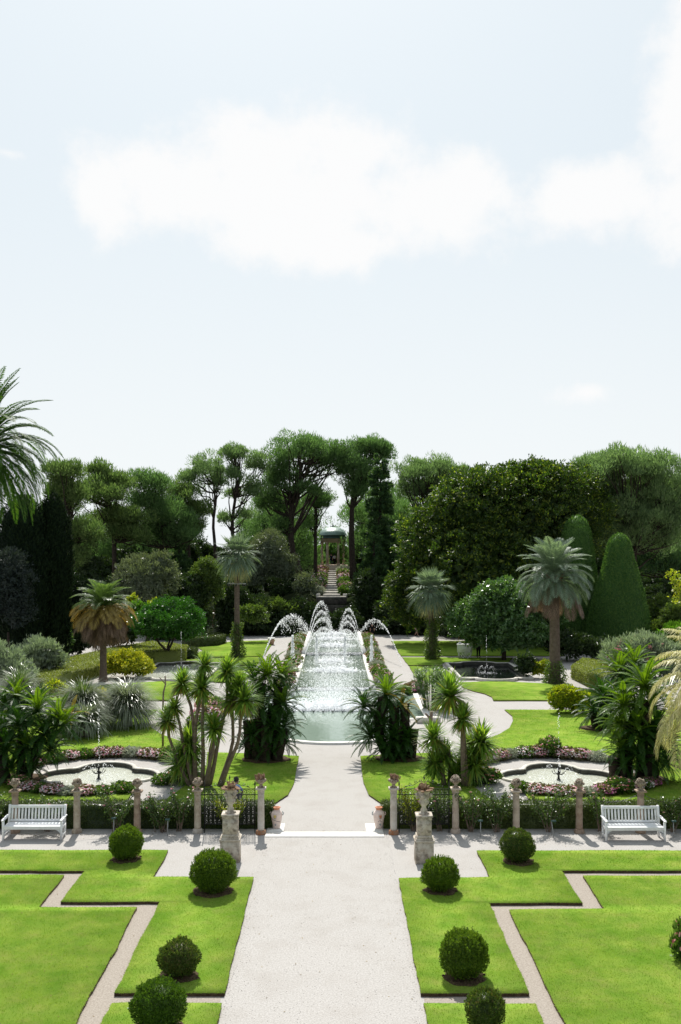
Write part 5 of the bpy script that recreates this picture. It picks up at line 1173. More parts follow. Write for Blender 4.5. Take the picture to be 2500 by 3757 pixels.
for (lb, d, el, mk) in UND:
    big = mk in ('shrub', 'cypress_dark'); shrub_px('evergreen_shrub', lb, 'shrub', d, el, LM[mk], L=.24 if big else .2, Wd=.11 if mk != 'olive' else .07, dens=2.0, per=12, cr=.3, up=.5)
shrub_px('feathery_conifer', 'bright feathery conifer bush at the right edge below the pale shrub', 'shrub', 82, [(2485, 2340, 36, 50), (2440, 2345, 44, 20)], LM['bright'], L=.3, Wd=.06, dens=7, per=14, cr=.2, up=.9, jit=.3)
shrub_px('small_tree', 'thin leafy branch of a young tree reaching in at the right edge', 'tree', 70, [(2490, 2130, 20, 16), (2470, 2110, 16, 10), (2500, 2160, 20, 20), (2495, 2200, 16, 30)], LM['yellow_green'], L=.2, Wd=.1, dens=12, per=8, cr=.25, core=0, stems=[((0, 0, 0), (.4, 0, 6.6), .06)])
# rock and pale clearing on the hill
x, y, z = atd(1006, 2120, 134); t = thing('rock_pile', 'pale sunlit rock pile on the hillside left of the glinting bush', 'rocks', (x, y, z - 1.2))
for k in range(5):
    mb = MB(); mb.ico((rng.normal(0, .7), rng.normal(0, .3), .6 + .55 * k * rng.uniform(.5, 1)), rng.uniform(.4, .75), 1, (1.1, .8, .8), .12); mb.build('rock', M['pink_stone'], t)
# flower clumps and shrubs along the staircase come with the flower clumps below

# ------------------------------------------------------------------ palms
BUTIA = [frond(2.35, e, dr, 56, .62, .045, .35, LM[m_], fall=f_, rw=.028) for e, dr, m_, f_ in ((86, 60, 'palm_green', .12), (74, 75, 'palm_green', .15), (62, 90, 'palm_green', .2), (50, 100, 'palm_green', .25), (38, 105, 'palm_gold', .35), (24, 95, 'palm_gold', .4), (8, 85, 'palm_gold', .5), (-12, 65, 'palm_brown', .6), (-35, 45, 'palm_brown', .7), (-58, 26, 'palm_brown', .8))]
t = thing('feather_palm', 'short feather palm with green top and golden brown skirt at the left', 'palm', ((379 - HX) * 67.1 / F, 67.1, .02)); palm_trunk(t, 4.7, .24, .2, boots=14); crown_of(t, BUTIA, 110, (0, 0, 4.85), .09)
BUTIA2 = [frond(2.75, e, dr, 60, .66, .05, .3, LM[m_], fall=f_, rw=.03) for e, dr, m_, f_ in ((86, 50, 'palm_blue', .1), (76, 62, 'palm_blue', .12), (66, 78, 'palm_blue', .15), (54, 95, 'palm_blue', .2), (42, 105, 'palm_blue', .25), (30, 105, 'palm_blue', .3), (14, 100, 'palm_blue', .4), (-4, 80, 'palm_blue', .5), (-36, 42, 'palm_brown', .7))]
t = thing('feather_palm', 'tall blue grey feather palm with drooping brown tips at the right', 'palm', ((2037 - HX) * 66.3 / F, 66.3, .02)); palm_trunk(t, 7.0, .36, .30, 'palm_bark', (-.05, 0), boots=40); crown_of(t, BUTIA2, 105, (-.05, 0, 7.15), .14)
FAN = [fan_leaf(lp * 1.1, e, dr, rb * 1.18, 34, LM[m_], w=.075, fall=f_) for lp, e, dr, rb, m_, f_ in ((.75, 85, 10, .95, 'palm_blue', .05), (.8, 68, 18, 1.0, 'palm_blue', .08), (.85, 50, 24, 1.0, 'palm_blue', .14), (.85, 32, 30, 1.0, 'palm_blue', .2), (.85, 14, 34, 1.0, 'palm_blue', .28), (.85, -6, 40, 1.0, 'palm_blue', .35), (.8, -26, 40, .95, 'palm_blue', .45), (.7, -48, 30, .9, 'palm_straw', .5))]
t = thing('fan_palm', 'tall fan palm with slender trunk left of the pool', 'palm', ((870 - HX) * 81.8 / F, 81.8, .0)); palm_trunk(t, 8.3, .24, .19); crown_of(t, FAN, 54, (0, 0, 8.45), .07, 'fan_leaf')
hp = thing('lamp_hoop', 'dark metal hoop of spotlights fixed round the tall fan palm trunk', 'light fitting', ((870 - HX) * 81.8 / F, 81.8, 6.1))
mb = MB(); mb.tube([(.74 * cos(a), .74 * sin(a), 0) for a in np.linspace(0, 2 * pi, 33)], .028, 5, cap=False); mb.build('hoop', M['steel'], hp)
for k in range(8):
    a = k * pi / 4; mb = MB(); mb.tube([(.74 * cos(a), .74 * sin(a), -.02), (.80 * cos(a), .80 * sin(a), -.2)], [.05, .07], 6); mb.build('spotlight', M['iron'], hp)
for k in range(4):
    a = k * pi / 2 + .4; mb = MB(); mb.tube([(.18 * cos(a), .18 * sin(a), 0), (.74 * cos(a), .74 * sin(a), 0)], .016, 4); mb.build('bracket', M['iron'], hp)
t = thing('fan_palm', 'shorter silvery fan palm with vine clad trunk right of the pool', 'palm', ((1588 - HX) * 80.4 / F, 80.4, .0)); palm_trunk(t, 5.5, .27, .24, lean=(-.2, 0)); crown_of(t, FAN, 54, (-.2, 0, 5.65), .07, 'fan_leaf')
mb = MB(); mb.tube([(-.9, 0, 4.45), (.9, 0, 4.5)], .02, 4)
DATE = [frond(3.6, e, dr, 64, .46, .06, .25, LM['palm_date'], fall=.25, rw=.035) for e, dr in ((84, 45), (68, 70), (52, 88), (36, 98), (20, 98), (2, 88), (-18, 68), (-40, 44))]
x, y, z = atd(-62, 1640, 45); t = thing('date_palm', 'date palm whose arching fronds enter from the left edge against the sky', 'palm', (x, y, 0)); palm_trunk(t, z, .3, .26, boots=20); crown_of(t, DATE, 112, (0, 0, z + .1), .12)
JEL = [frond(2.9, e, dr, 52, .62, .055, .25, LM['palm_straw'], fall=.55, rw=.025) for e, dr in ((78, 80), (62, 100), (46, 120), (30, 125), (12, 110), (-10, 85))]
x, y, z = atd(2660, 2560, 33); t = thing('feather_palm', 'pale straw coloured feather palm drooping in at the right edge', 'palm', (x, y, 0.06)); palm_trunk(t, z + .1, .28, .25, boots=16); crown_of(t, JEL, 52, (0, 0, z + .2), .1)
for (lb, px, py, h, w, d) in (('leafy vine climbing the tall fan palm trunk left of the pool', 870, 2413, 2.9, .34, 81.5), ('leafy vine clothing the short fan palm trunk right of the pool', 1588, 2420, 3.4, .4, 80.1), ('ivy wrapped round the foot of the right feather palm', 2037, 2508, 1.5, .5, 66.0)):
    x = (px - HX) * d / F; lv = Leaves(); n = int(900 * h); a = rng.uniform(0, 2 * pi, n); zz = rng.uniform(0, 1, n) ** 1.2 * h; rr = w * (1.15 - .6 * zz / h) + rng.normal(0, .1, n) + .18 * np.maximum(0, np.sin(zz * 2.6 + a))
    P = np.stack([rr * np.cos(a), rr * np.sin(a), zz], 1); O = np.stack([np.cos(a), np.sin(a), np.full(n, .2)], 1); lv.rhomb(P, unit(O + rnd(n) * .8 - UP * .2), unit(O + rnd(n) * .5), .13, .085)
    o = lv.build('climbing_vine', LM['shrub_light']); o.location = (x, d + .25, 0); tag(o, lb, 'vine')
# round orange tree and glossy tree
x = (614 - HX) * 78.3 / F
shrub('orange_tree', 'round dark green orange tree on a forked trunk behind the left basin', 'tree', (x, 78.3, 0), [(0, 0, 3.2, 2.6, 2.5, 1.65), (-1.1, 0, 3.0, 1.6, 1.6, 1.3), (1.3, -.2, 2.9, 1.5, 1.5, 1.4), (.1, .2, 3.9, 1.7, 1.6, 1.05)], LM['orange'], L=.13, Wd=.075, dens=9, per=16, cr=.22, zmin=1.55, up=.25, lobe=.3,
      stems=[((0, 0, -.1), (0, 0, 1.0), .17), ((0, 0, .8), (-1.1, 0, 2.3), .11), ((0, 0, .8), (.7, .1, 2.4), .11), ((0, 0, .9), (.1, .4, 2.5), .09), ((-.6, 0, 1.5), (-1.8, .1, 2.3), .06)], crown_name='crown')
shrub_px('glossy_tree', 'spreading glossy leaved tree overhanging the white cart', 'tree', 79.5, [(1850, 2270, 150, 110), (1750, 2290, 90, 90, -.4), (1950, 2250, 110, 100, .4), (1840, 2205, 110, 60), (2020, 2230, 60, 60), (1870, 2350, 120, 60)], LM['glossy'], L=.24, Wd=.12, dens=3.4, per=14, cr=.3, zmin=1.15, up=.0, stems=[((0, 0, 0), (0, 0, 3.5), .2)], crown_name='crown')
# ------------------------------------------------------------------ hedges
hedge_block('box_hedge', 'low clipped dark hedge behind the columns on the left of the path', [(-14, 31.85), (-2.02, 31.85), (-2.02, 32.5), (-14, 32.5)], .76, LM['hedge'], 1200, L=.05, Wd=.032)
hedge_block('box_hedge', 'low clipped dark hedge behind the columns on the right of the path', [(1.5, 31.85), (14, 31.85), (14, 32.5), (1.5, 32.5)], .76, LM['hedge'], 1200, L=.05, Wd=.032)
HL = [at(174, 2501, .9), at(262, 2466, .9), at(357, 2438, .9), at(450, 2413, .9), at(567, 2394, .9), at(678, 2387, .9), at(690, 2368, .9), at(640, 2362, .9), at(558, 2354, .9), at(450, 2370, .9), at(357, 2389, .9), at(280, 2406, .9), at(200, 2430, .9), at(120, 2455, .9)]
hedge_block('clipped_hedge', 'broad flat topped hedge curving round behind the left feather palm', [(p[0], p[1]) for p in HL], .9, LM['hedge_olive'], 260, L=.1, Wd=.055)
HRR = [at(2099, 2443, .9), at(2150, 2466, .9), at(2209, 2493, .9), at(2290, 2505, .9), at(2300, 2470, .9), at(2222, 2425, .9), at(2140, 2416, .9)]
hedge_block('clipped_hedge', 'broad flat topped hedge behind the cycads at the right', [(p[0], p[1]) for p in HRR], .9, LM['hedge_olive'], 300, L=.1, Wd=.055)
hedge_block('clipped_hedge', 'small curved low hedge by the gravel corner right of the orange tree', [(-14.2, 91.5), (-12.5, 90.4), (-10.9, 91.6), (-10.4, 94), (-11.3, 95.6), (-13.5, 95)], .85, LM['hedge'], 220, L=.11, Wd=.06)
hedge_block('clipped_hedge', 'dark strip of hedge beside the orange tree trunk', [(-14.6, 80.2), (-11.6, 80.6), (-11.4, 82.2), (-14.6, 82.6)], .8, LM['hedge'], 220, L=.11, Wd=.06)

# ------------------------------------------------------------------ box balls on the near lawns
def box_ball(label, x, y, w, h, m, sprig, seed_n=9500, shape=.9):
    t = thing('box_ball', label, 'topiary', (x, y, .075)); rx = w / 2; lv = Leaves(); c = np.array([0, 0, h * .475])
    P, O = ellipsoid_pts(c, (rx, rx, h * .47), int(seed_n * w * w), (.86, 1.03), -.92)
    P[:, 0] *= 1 + .05 * np.sin(P[:, 2] * 7); f1, f2, f3 = rng.uniform(0, 6, 3); P += (.03 * np.sin(O[:, 0:1] * 4 + f1) * np.sin(O[:, 2:3] * 5 + f2) + .022 * np.sin(O[:, 1:2] * 9 + f3) * np.sin(O[:, 2:3] * 8 + f1) + .012 * np.sin(O[:, 0:1] * 23 + f2)) * O; P = P[rng.random(len(P)) > .55 * (np.sin(P[:, 0] * 11 + f1) * np.sin(P[:, 1] * 12 + f2) * np.sin(P[:, 2] * 10 + f3) > .55)]; O = unit((P - c) / np.array([rx, rx, h * .47]))
    n = len(P); lv.rhomb(P, unit(O * .45 + UP * .65 + rnd(n) * .6), unit(O + rnd(n) * .6), .05 * rng.uniform(.6, 1.3, n), .026, .5, .12)
    if sprig:
        k = int(sprig * w); Q, QO = ellipsoid_pts(c, (rx, rx, h * .47), k, (.96, 1.0), -.2, .6); 
        P = np.repeat(Q, 14, 0); u = np.tile(np.linspace(0, 1, 14), len(Q)); ax = unit(QO * .35 + UP * 1.0 + rnd(len(Q)) * .2); A = np.repeat(ax, 14, 0); ln = np.repeat(rng.uniform(.05, .11, len(Q)), 14)
        P = P + A * (u * ln)[:, None]; lv.rhomb(P, unit(A * .9 + rnd(len(P)) * .7), rnd(len(P)), .042, .02, .5, .1)
    lv.core(c, (rx, rx, h * .47), .86, 2, .03); lv.build('foliage', m, t)
    mb = MB()
    for k in range(9):
        a = k * 2.4; r = .16 * rx / .5; mb.tube(sweep((r * .3 * cos(a), r * .3 * sin(a), -.02), (rx * .5 * cos(a), rx * .5 * sin(a), h * .34), 4, 0, .02), [.022, .018, .014, .01], 5)
    mb.build('stems', M['bark'], t)
    mb = MB(); n = 22; mb.prism([((rx * .92 + rng.normal(0, .035)) * cos(k * 2 * pi / n), (rx * .92 + rng.normal(0, .035)) * sin(k * 2 * pi / n) - .02) for k in range(n)], -.02, .012)
    for k in range(70):
        a = rng.uniform(0, 2 * pi); r = rx * rng.uniform(.4, .95); mb.ico((r * cos(a), r * sin(a) - .02, .015), rng.uniform(.012, .03), 0, (1.4, 1, .5), .2)
    mb.build('mulch', M['earth'], t); return t
bb, by, bw = LM['box'], LM['box_yellow'], LM['box_brown']
box_ball('box ball with feathery shoots beside the left gravel notch, farthest left one', -6.03, 28.55, .93, .95, by, 120)
box_ball('largest bright box ball in front of the left stone pedestal', -3.2, 25.9, 1.14, 1.06, by, 260)
box_ball('dark dense box ball on the left lawn with a brownish side', -3.28, 20.75, .82, .76, bw, 20)
box_ball('big dark box ball cut by the bottom edge on the left', -3.3, 18.5, .98, .9, bb, 60)
box_ball('round olive green box ball at the far right in front of the beige pink column', 5.19, 28.35, .95, .96, bw, 0)
box_ball('bright box ball in front of the right stone pedestal', 2.73, 25.95, .92, .86, by, 200)
box_ball('shaggy box ball in the middle of the right lawn', 2.67, 20.7, .96, .98, by, 240)
box_ball('small scruffy grey green box ball cut by the bottom edge on the right', 2.77, 18.42, .69, .76, bw, 90)

# ------------------------------------------------------------------ cycads
def cyc_set(m, L=1.1, ll=.14, lw=.03):
    return [frond(L, e, dr, 46, ll, lw, v_, LM[m], fall=.05, rw=.016, fwd=.5, start=.08) for e, dr, v_ in ((72, 44, .45), (54, 54, .4), (38, 58, .35), (24, 58, .3), (8, 54, .25), (-10, 46, .2), (-32, 34, .15))]
CYC = cyc_set('cycad'); CYL = cyc_set('cycad_lit'); CYG = cyc_set('cycad_gold')
CYM = [c if i_ > 2 else CYL[i_] for i_, c in enumerate(CYC)]  # upper fronds take the lit copy, lower ones the dark one
def trunk_scaly(mb, p0, p1, r):
    P = sweep(p0, p1, 12, 0, .015); mb.tube(P, r * (1 + .08 * (np.arange(12) % 2)), 10)
def cycad(label, root, heads, trunks, r=.2):
    """heads: (x,y,z, scale, set, n)"""
    t = thing('cycad', label, 'cycad', root)
    for (x, y, z, s_, st, n) in heads:
        a0 = rng.uniform(0, 6); n = int(n * 1.35)
        for k in range(n):
            u = (k + .5) / n; i_ = min(6, int(u ** 1.0 * 7)); o = link('frond', st[i_], t, (x, y, z), a0 + k * 2.39996 + rng.normal(0, .1)); f = s_ * rng.uniform(.9, 1.1); o.scale = (f, f, f); o.rotation_euler[0] = rng.normal(0, .08)
    for (a, b) in trunks:
        mb = MB(); trunk_scaly(mb, a, b, r * rng.uniform(.7, .95)); mb.build('trunk', M['bark_dark'], t, True)
    mb = MB(); n = 20; mb.prism([(1.05 * (1 + rng.normal(0, .06)) * cos(k * 2 * pi / n), .8 * (1 + rng.normal(0, .06)) * sin(k * 2 * pi / n)) for k in range(n)], -.02, .03); mb.build('soil', M['earth'], t)
    return t
def hp_(px, py, d, root): v = px_local(px, py, d, root); return v
root = (-2.98, 42.1, .06); H = []
for (px, py, dy, s_, st, n) in ((980, 2478, .0, 1.15, CYL, 26), (1030, 2490, .4, 1.05, CYM, 24), (930, 2500, .3, 1.0, CYC, 22), (1040, 2580, -.2, 1.05, CYM, 24), (1045, 2660, -.3, 1.0, CYC, 22), (960, 2570, -.4, 1.0, CYC, 22), (905, 2600, 0, .95, CYC, 20), (1000, 2660, -.5, 1.0, CYC, 22),
                             (925, 2690, -.2, .9, CYC, 20), (1050, 2725, -.2, .75, CYC, 18), (985, 2740, -.5, .75, CYC, 18), (900, 2740, .1, .7, CYC, 16), (1010, 2560, .6, 1.0, CYC, 20), (950, 2640, .5, 1.0, CYC, 20)):
    v = hp_(px, py, 42.1, root); H.append((v[0], dy, v[2], s_, st, n))
cycad('massive dark many headed cycad left of the pool', root, H, [((-.4, 0, 0), (-.2, 0, 3.2), ), ((.35, .1, 0), (.55, .2, 3.0)), ((-.7, .1, 0), (-.8, .2, 1.6)), ((.5, -.3, 0), (.75, -.2, 1.3)), ((0, -.4, 0), (.1, -.4, 1.5)), ((-.1, .5, 0), (.3, .5, 2.2))], .24)
root = (2.7, 42.3, .06); H = []
for (px, py, dy, s_, st, n) in ((1420, 2530, .1, 1.25, CYM, 26), (1335, 2570, .0, 1.05, CYC, 22), (1370, 2600, .3, 1.0, CYC, 20), (1472, 2590, .2, .9, CYC, 16), (1360, 2680, -.2, 1.15, CYC, 24), (1400, 2640, -.1, 1.05, CYC, 22), (1440, 2690, -.3, 1.1, CYC, 24), (1490, 2690, -.1, 1.15, CYC, 24), (1405, 2720, -.5, .95, CYC, 20), (1455, 2735, -.5, .8, CYC, 18), (1420, 2590, .4, 1.0, CYC, 20)):
    v = hp_(px, py + 22, 42.3, root); H.append((v[0], dy, v[2], s_ * .9, st, n))
v = hp_(1478, 2588, 42.3, root); H.append((v[0], .05, v[2], .95, CYG, 6))
cycad('dark leaning cycad with a golden frond right of the pool', root, H, [((-.5, 0, 0), (-.9, 0, 1.0)), ((-.9, 0, .9), (-.7, .1, 2.6)), ((0, 0, 0), (-.1, 0, 1.4)), ((.5, 0, 0), (.65, .1, 1.2)), ((.3, .3, 0), (.25, .2, 2.3)), ((-.2, .3, 0), (-.2, .2, 2.4))], .24)
root = (-12.35, 38.6, .06); H = []
for (px, py, dy, s_, st, n) in ((215, 2640, .0, 1.05, CYM, 22), (130, 2610, .3, 1.1, CYM, 24), (70, 2660, .0, 1.05, CYC, 22), (170, 2690, -.2, 1.05, CYC, 24), (240, 2660, -.2, 1.0, CYM, 22), (110, 2740, -.4, 1.05, CYM, 24), (40, 2740, -.5, 1.0, CYC, 22), (190, 2750, -.2, .95, CYC, 22), (60, 2810, -.6, .9, CYC, 20), (130, 2810, -.4, .8, CYC, 18), (10, 2690, .2, 1.0, CYC, 20), (255, 2625, .4, .7, CYG, 4)):
    v = hp_(px, py, 38.6, root); H.append((v[0], dy, v[2], s_, st, n))
cycad('big green cycad clump at the left edge beside the left fountain', root, H, [((-.5, 0, 0), (-.7, 0, 1.8)), ((.3, 0, 0), (.9, 0, 1.6)), ((0, .3, 0), (.1, .3, 2.0)), ((-.3, -.4, 0), (-.6, -.5, .9))], .24)
root = (-15.2, 46.5, .06); H = []
for (px, py, dy, s_, st, n) in ((60, 2560, .0, 1.15, CYM, 24), (130, 2590, .2, 1.1, CYC, 22), (15, 2590, .1, 1.1, CYC, 22), (90, 2620, -.3, 1.0, CYC, 20)):
    v = hp_(px, py, 46.5, root); H.append((v[0], dy, v[2], s_, st, n))
cycad('darker cycad behind the big left clump, under the grey tufts', root, H, [((0, 0, 0), (0, 0, 1.4)), ((.3, 0, 0), (.8, .1, 1.1))], .22)
root = (11.75, 38.6, .06); H = []
for (px, py, dy, s_, st, n) in ((2370, 2520, .1, 1.35, CYL, 28), (2290, 2590, .0, 1.2, CYL, 24), (2400, 2600, .3, 1.2, CYM, 24), (2270, 2660, -.1, 1.05, CYL, 22), (2330, 2680, -.4, 1.15, CYM, 24), (2400, 2690, -.2, 1.15, CYC, 24), (2270, 2740, -.4, .95, CYM, 22), (2320, 2760, -.6, 1.0, CYC, 22), (2390, 2770, -.5, 1.0, CYC, 22), (2280, 2800, -.3, .75, CYC, 16), (2440, 2740, -.1, 1.0, CYC, 20), (2350, 2620, .5, 1.0, CYC, 20), (2440, 2800, -.2, .8, CYC, 18)):
    v = hp_(px, py, 38.6, root); H.append((v[0], dy, v[2], s_, st, n))
cycad('tall cycad clump with its top coloured sunlit lime beside the right fountain', root, H, [((-.6, 0, 0), (-.55, 0, 1.6)), ((.1, 0, 0), (.3, 0, 3.0)), ((.6, .1, 0), (.7, .1, 2.2)), ((-.3, .3, 0), (-.3, .2, 2.4)), ((-.9, 0, 0), (-.95, 0, .8)), ((.3, -.4, 0), (.4, -.4, 1.2))], .24)
root = (13.2, 49.3, .06); H = []
for (px, py, dy, s_, st, n) in ((2215, 2560, .0, 1.2, CYC, 24), (2180, 2610, -.2, 1.1, CYC, 22), (2235, 2620, -.1, 1.1, CYC, 22), (2250, 2570, .3, 1.1, CYC, 20), (2205, 2650, -.5, .85, CYC, 18)):
    v = hp_(px, py, 49.3, root); H.append((v[0], dy, v[2], s_, st, n))
cycad('small dark cycad between the yellow bush and the cycad with the sunlit lime top', root, H, [((0, 0, 0), (0, 0, 1.2)), ((.3, .2, 0), (.5, .2, 1.0)), ((-.3, 0, 0), (-.5, 0, .8))], .2)
root = (15.3, 52, .0); H = []
for (px, py, dy, s_, st, n) in ((2270, 2470, .0, 1.45, CYM, 24), (2335, 2440, .3, 1.4, CYM, 22), (2300, 2500, -.3, 1.2, CYC, 20)):
    v = hp_(px, py, 52, root); H.append((v[0], dy, v[2], s_, st, n))
cycad('rear cycad with upright green fronds in front of the right oleander', root, H, [((0, 0, 0), (0, 0, 2.3)), ((.5, 0, 0), (1.0, .2, 2.7))], .2)

# ------------------------------------------------------------------ cordylines, tufts, papyrus
def rosette(n, L, Wd, e0, e1, dr, m):
    lv = Leaves(); u = rng.random(n); el = np.radians(e0 + (e1 - e0) * u); a = rng.uniform(0, 2 * pi, n)
    strips(lv, rng.normal(0, .03, (n, 3)), a, el, L * rng.uniform(.75, 1.1, n), np.full(n, Wd), np.radians(dr) * rng.uniform(.4, 1.4, n), 3); return lv.mesh('leaf_rosette', m)
ROS = [rosette(240, .80, .085, 88, -46, 40, LM['cordyline']) for _ in range(3)]; RDRY = [rosette(50, .8, .065, 5, -70, 30, LM['cordyline_dry']) for _ in range(2)]
def cordyline(label, px0, y, stems, rs=.068):
    """stems: list of ([(px,py) path], head scale or 0)"""
    x0 = (px0 - HX) * y / F; root = (x0, y, .05); t = thing('cordyline', label, 'cordyline', root)
    for path, hs, dry in stems:
        P = np.array([px_local(px, py, y, root) for px, py in path]); P[:, 1] += np.linspace(0, rng.normal(0, .35), len(P)); P[0, 2] = min(P[0, 2], -.02)
        tt = np.linspace(0, 1, len(P)); ti = np.linspace(0, 1, 9); Q = np.stack([np.interp(ti, tt, P[:, k]) for k in range(3)], 1); Q[1:-1] = (Q[:-2] + Q[1:-1] * 2 + Q[2:]) / 4
        mb = MB(); mb.tube(Q, rs * (1.25 - .65 * ti), 8); s_ = mb.build('stem', M['bark_grey'], t, True)
        if hs:
            for me, f in ((ROS[int(rng.integers(3))], 1.0),) + (((RDRY[int(rng.integers(2))], 1.0),) if dry else ()):
                o = link('leaf_rosette', me, s_, tuple(Q[-1]), rng.uniform(0, 6)); o.scale = (hs * f * .96,) * 3
    return t
cordyline('multi stemmed cordyline grove with ten leafy heads behind the left hedge', 745, 37.4, [
    ([(700, 2890), (660, 2820), (640, 2760), (613, 2700), (612, 2650)], .95, 1), ([(708, 2885), (690, 2800), (672, 2740), (660, 2650), (640, 2600)], .8, 1), ([(715, 2880), (713, 2780), (712, 2690), (706, 2590), (680, 2545), (668, 2510)], .95, 1),
    ([(718, 2880), (714, 2700), (725, 2610), (738, 2560), (742, 2525)], 1.1, 1), ([(742, 2870), (748, 2760), (742, 2640), (752, 2520), (754, 2440)], .85, 0), ([(752, 2890), (768, 2810), (790, 2740), (790, 2670)], 1.05, 0),
    ([(768, 2885), (790, 2800), (800, 2700), (832, 2610), (833, 2520), (832, 2470)], 1.0, 0), ([(800, 2895), (830, 2810), (860, 2720), (850, 2620), (853, 2570)], 1.1, 1), ([(812, 2890), (840, 2800), (880, 2720), (885, 2640), (898, 2565)], 1.15, 1), ([(760, 2890), (772, 2800), (775, 2700), (870, 2560), (880, 2510)], .8, 0)])
cordyline('tall cordyline with two yellowing heads behind the pinkish column', 1715, 37.4, [([(1715, 2900), (1708, 2800), (1702, 2700), (1696, 2640), (1668, 2590), (1652, 2555)], 1.4, 1), ([(1702, 2700), (1694, 2650), (1692, 2632)], 1.0, 1)], .085)
cordyline('shorter bent cordyline left of the tall one on the right lawn', 1632, 37.6, [([(1632, 2895), (1622, 2820), (1612, 2770), (1596, 2735), (1594, 2715)], 1.1, 1)], .085)
def tuft(label, root, L, n, m, name='spiky_tuft', e0=88, e1=-10, dr=115, Wd=.055, z0=.3, cat='plant', group=None, heart=None, w=.15):
    t = thing(name, label, cat, root, 0, group); lv = Leaves(); u = rng.random(n); el = np.radians(e0 + (e1 - e0) * u ** 1.3); a = rng.uniform(0, 2 * pi, n)
    b = np.stack([w * np.cos(a), w * np.sin(a), np.full(n, z0)], 1); strips(lv, b, a, el, L * rng.uniform(.7, 1.1, n), np.full(n, Wd), np.radians(dr) * rng.uniform(.6, 1.3, n), 5); lv.build('blades', m, t)
    if heart:
        lv = Leaves(); k = n // 5; a = rng.uniform(0, 2 * pi, k); strips(lv, np.stack([.05 * np.cos(a), .05 * np.sin(a), np.full(k, z0 + .1)], 1), a, np.radians(rng.uniform(60, 90, k)), L * .75 * rng.uniform(.7, 1.1, k), np.full(k, Wd), np.radians(rng.uniform(5, 40, k)), 3); lv.build('heart_blades', heart, t)
    mb = MB(); mb.tube([(0, 0, -.05), (0, 0, z0 + .1)], [.25, .2], 8); mb.build('stem', M['bark'], t); return t
T_, TH = LM['tuft'], LM['tuft_core']
tuft('large grey green arching grass tuft on the left lawn, nearest the pool', (-10.5, 50.0, .06), 2.1, 1900, T_, z0=.75)
tuft('grey arching grass tuft with an upright green heart left of the pool tuft', (-12.5, 49.0, .06), 2.0, 1700, T_, z0=.9, heart=TH)
tuft('grey grass tuft low beside the left cycads', (-11.9, 47.2, .06), 1.5, 700, T_, z0=.6)
tuft('grey spiky tuft at the left edge beneath the pale oleander', (-16.6, 52, .06), 1.9, 1100, T_, z0=1.1, heart=TH)
def papyrus(label, root, n, h, w):
    t = thing('papyrus', label, 'plant', root); mb = MB(); lv = Leaves()
    for k in range(n):
        a = rng.uniform(0, 6.28); r = w * rng.random() ** .5; l = h * rng.uniform(.55, 1.05); p0 = np.array([r * .5 * cos(a), r * .5 * sin(a), -.1]); p1 = np.array([r * 1.25 * cos(a), r * 1.25 * sin(a), l])
        mb.tube([p0, (p0 + p1) / 2 + UP * .05, p1], [.014, .012, .009], 4, cap=False); q_ = 26; az = rng.uniform(0, 6.28, q_)
        strips(lv, np.repeat(p1[None], q_, 0), az, np.radians(rng.uniform(-10, 75, q_)), rng.uniform(.28, .48, q_), np.full(q_, .03), np.radians(rng.uniform(50, 110, q_)), 3)
    mb.build('stems', LM['papyrus'], t); lv.build('leaf_heads', LM['papyrus'], t)
papyrus('tall feathery papyrus clump standing in the right wing of the pool', (5.3, 55.4, .03), 85, 2.1, .85)
papyrus('second papyrus clump spraying over the pool rim beside the path', (6.0, 56.2, .03), 45, 1.7, .6)
tuft('grey agave tuft at the foot of the tall dry flower stalk', (-12.6, 100.5, .0), 1.0, 200, T_, z0=.2, dr=50, Wd=.06)
tuft('pale spiky yucca at the far lawn edge left of the dry stalk', (-14.6, 99, .0), 1.3, 300, T_, z0=.3, dr=60, Wd=.05)
t = thing('flower_stalk', 'tall dry brown agave flower stalk beyond the left lawn', 'plant', (-12.5, 101.2, 0)); mb = MB(); mb.tube([(0, 0, 0), (.02, 0, 1.2), (.08, 0, 2.7)], [.05, .045, .02], 6); mb.build('stalk', M['boot'], t)
lv = Leaves(); z_ = rng.uniform(.9, 2.7, 260); a = rng.uniform(0, 6.28, 260); lv.rhomb(np.stack([.03 * z_ / 1.5 + .05 * np.cos(a), .05 * np.sin(a), z_], 1), unit(np.stack([np.cos(a), np.sin(a), np.full(260, .5)], 1)), rnd(260), .14, .05); lv.build('seed_heads', LM['palm_brown'], t)
for (lb, px, y, sc) in (('green sword leaved cordyline seedling at the foot of the left grove', 690, 37.9, 1.15), ('green sword leaves at the foot of the tall right cordyline', 1745, 37.9, 1.25), ('sword leaves between the two right cordylines', 1650, 37.8, .9)):
    t = thing('sword_plant', lb, 'plant', ((px - HX) * y / F, y, .05))
    for k in range(4):
        o = link('leaf_rosette', ROS[k % 3], t, (rng.normal(0, .25), rng.normal(0, .15), .3 + .42 * k * (1 if sc > 1 else .6)), k); o.scale = (sc,) * 3
    mb = MB(); mb.tube([(0, 0, -.03), (0, 0, 1.5 * sc)], [.07, .04], 6); mb.build('stem', M['bark_grey'], t)
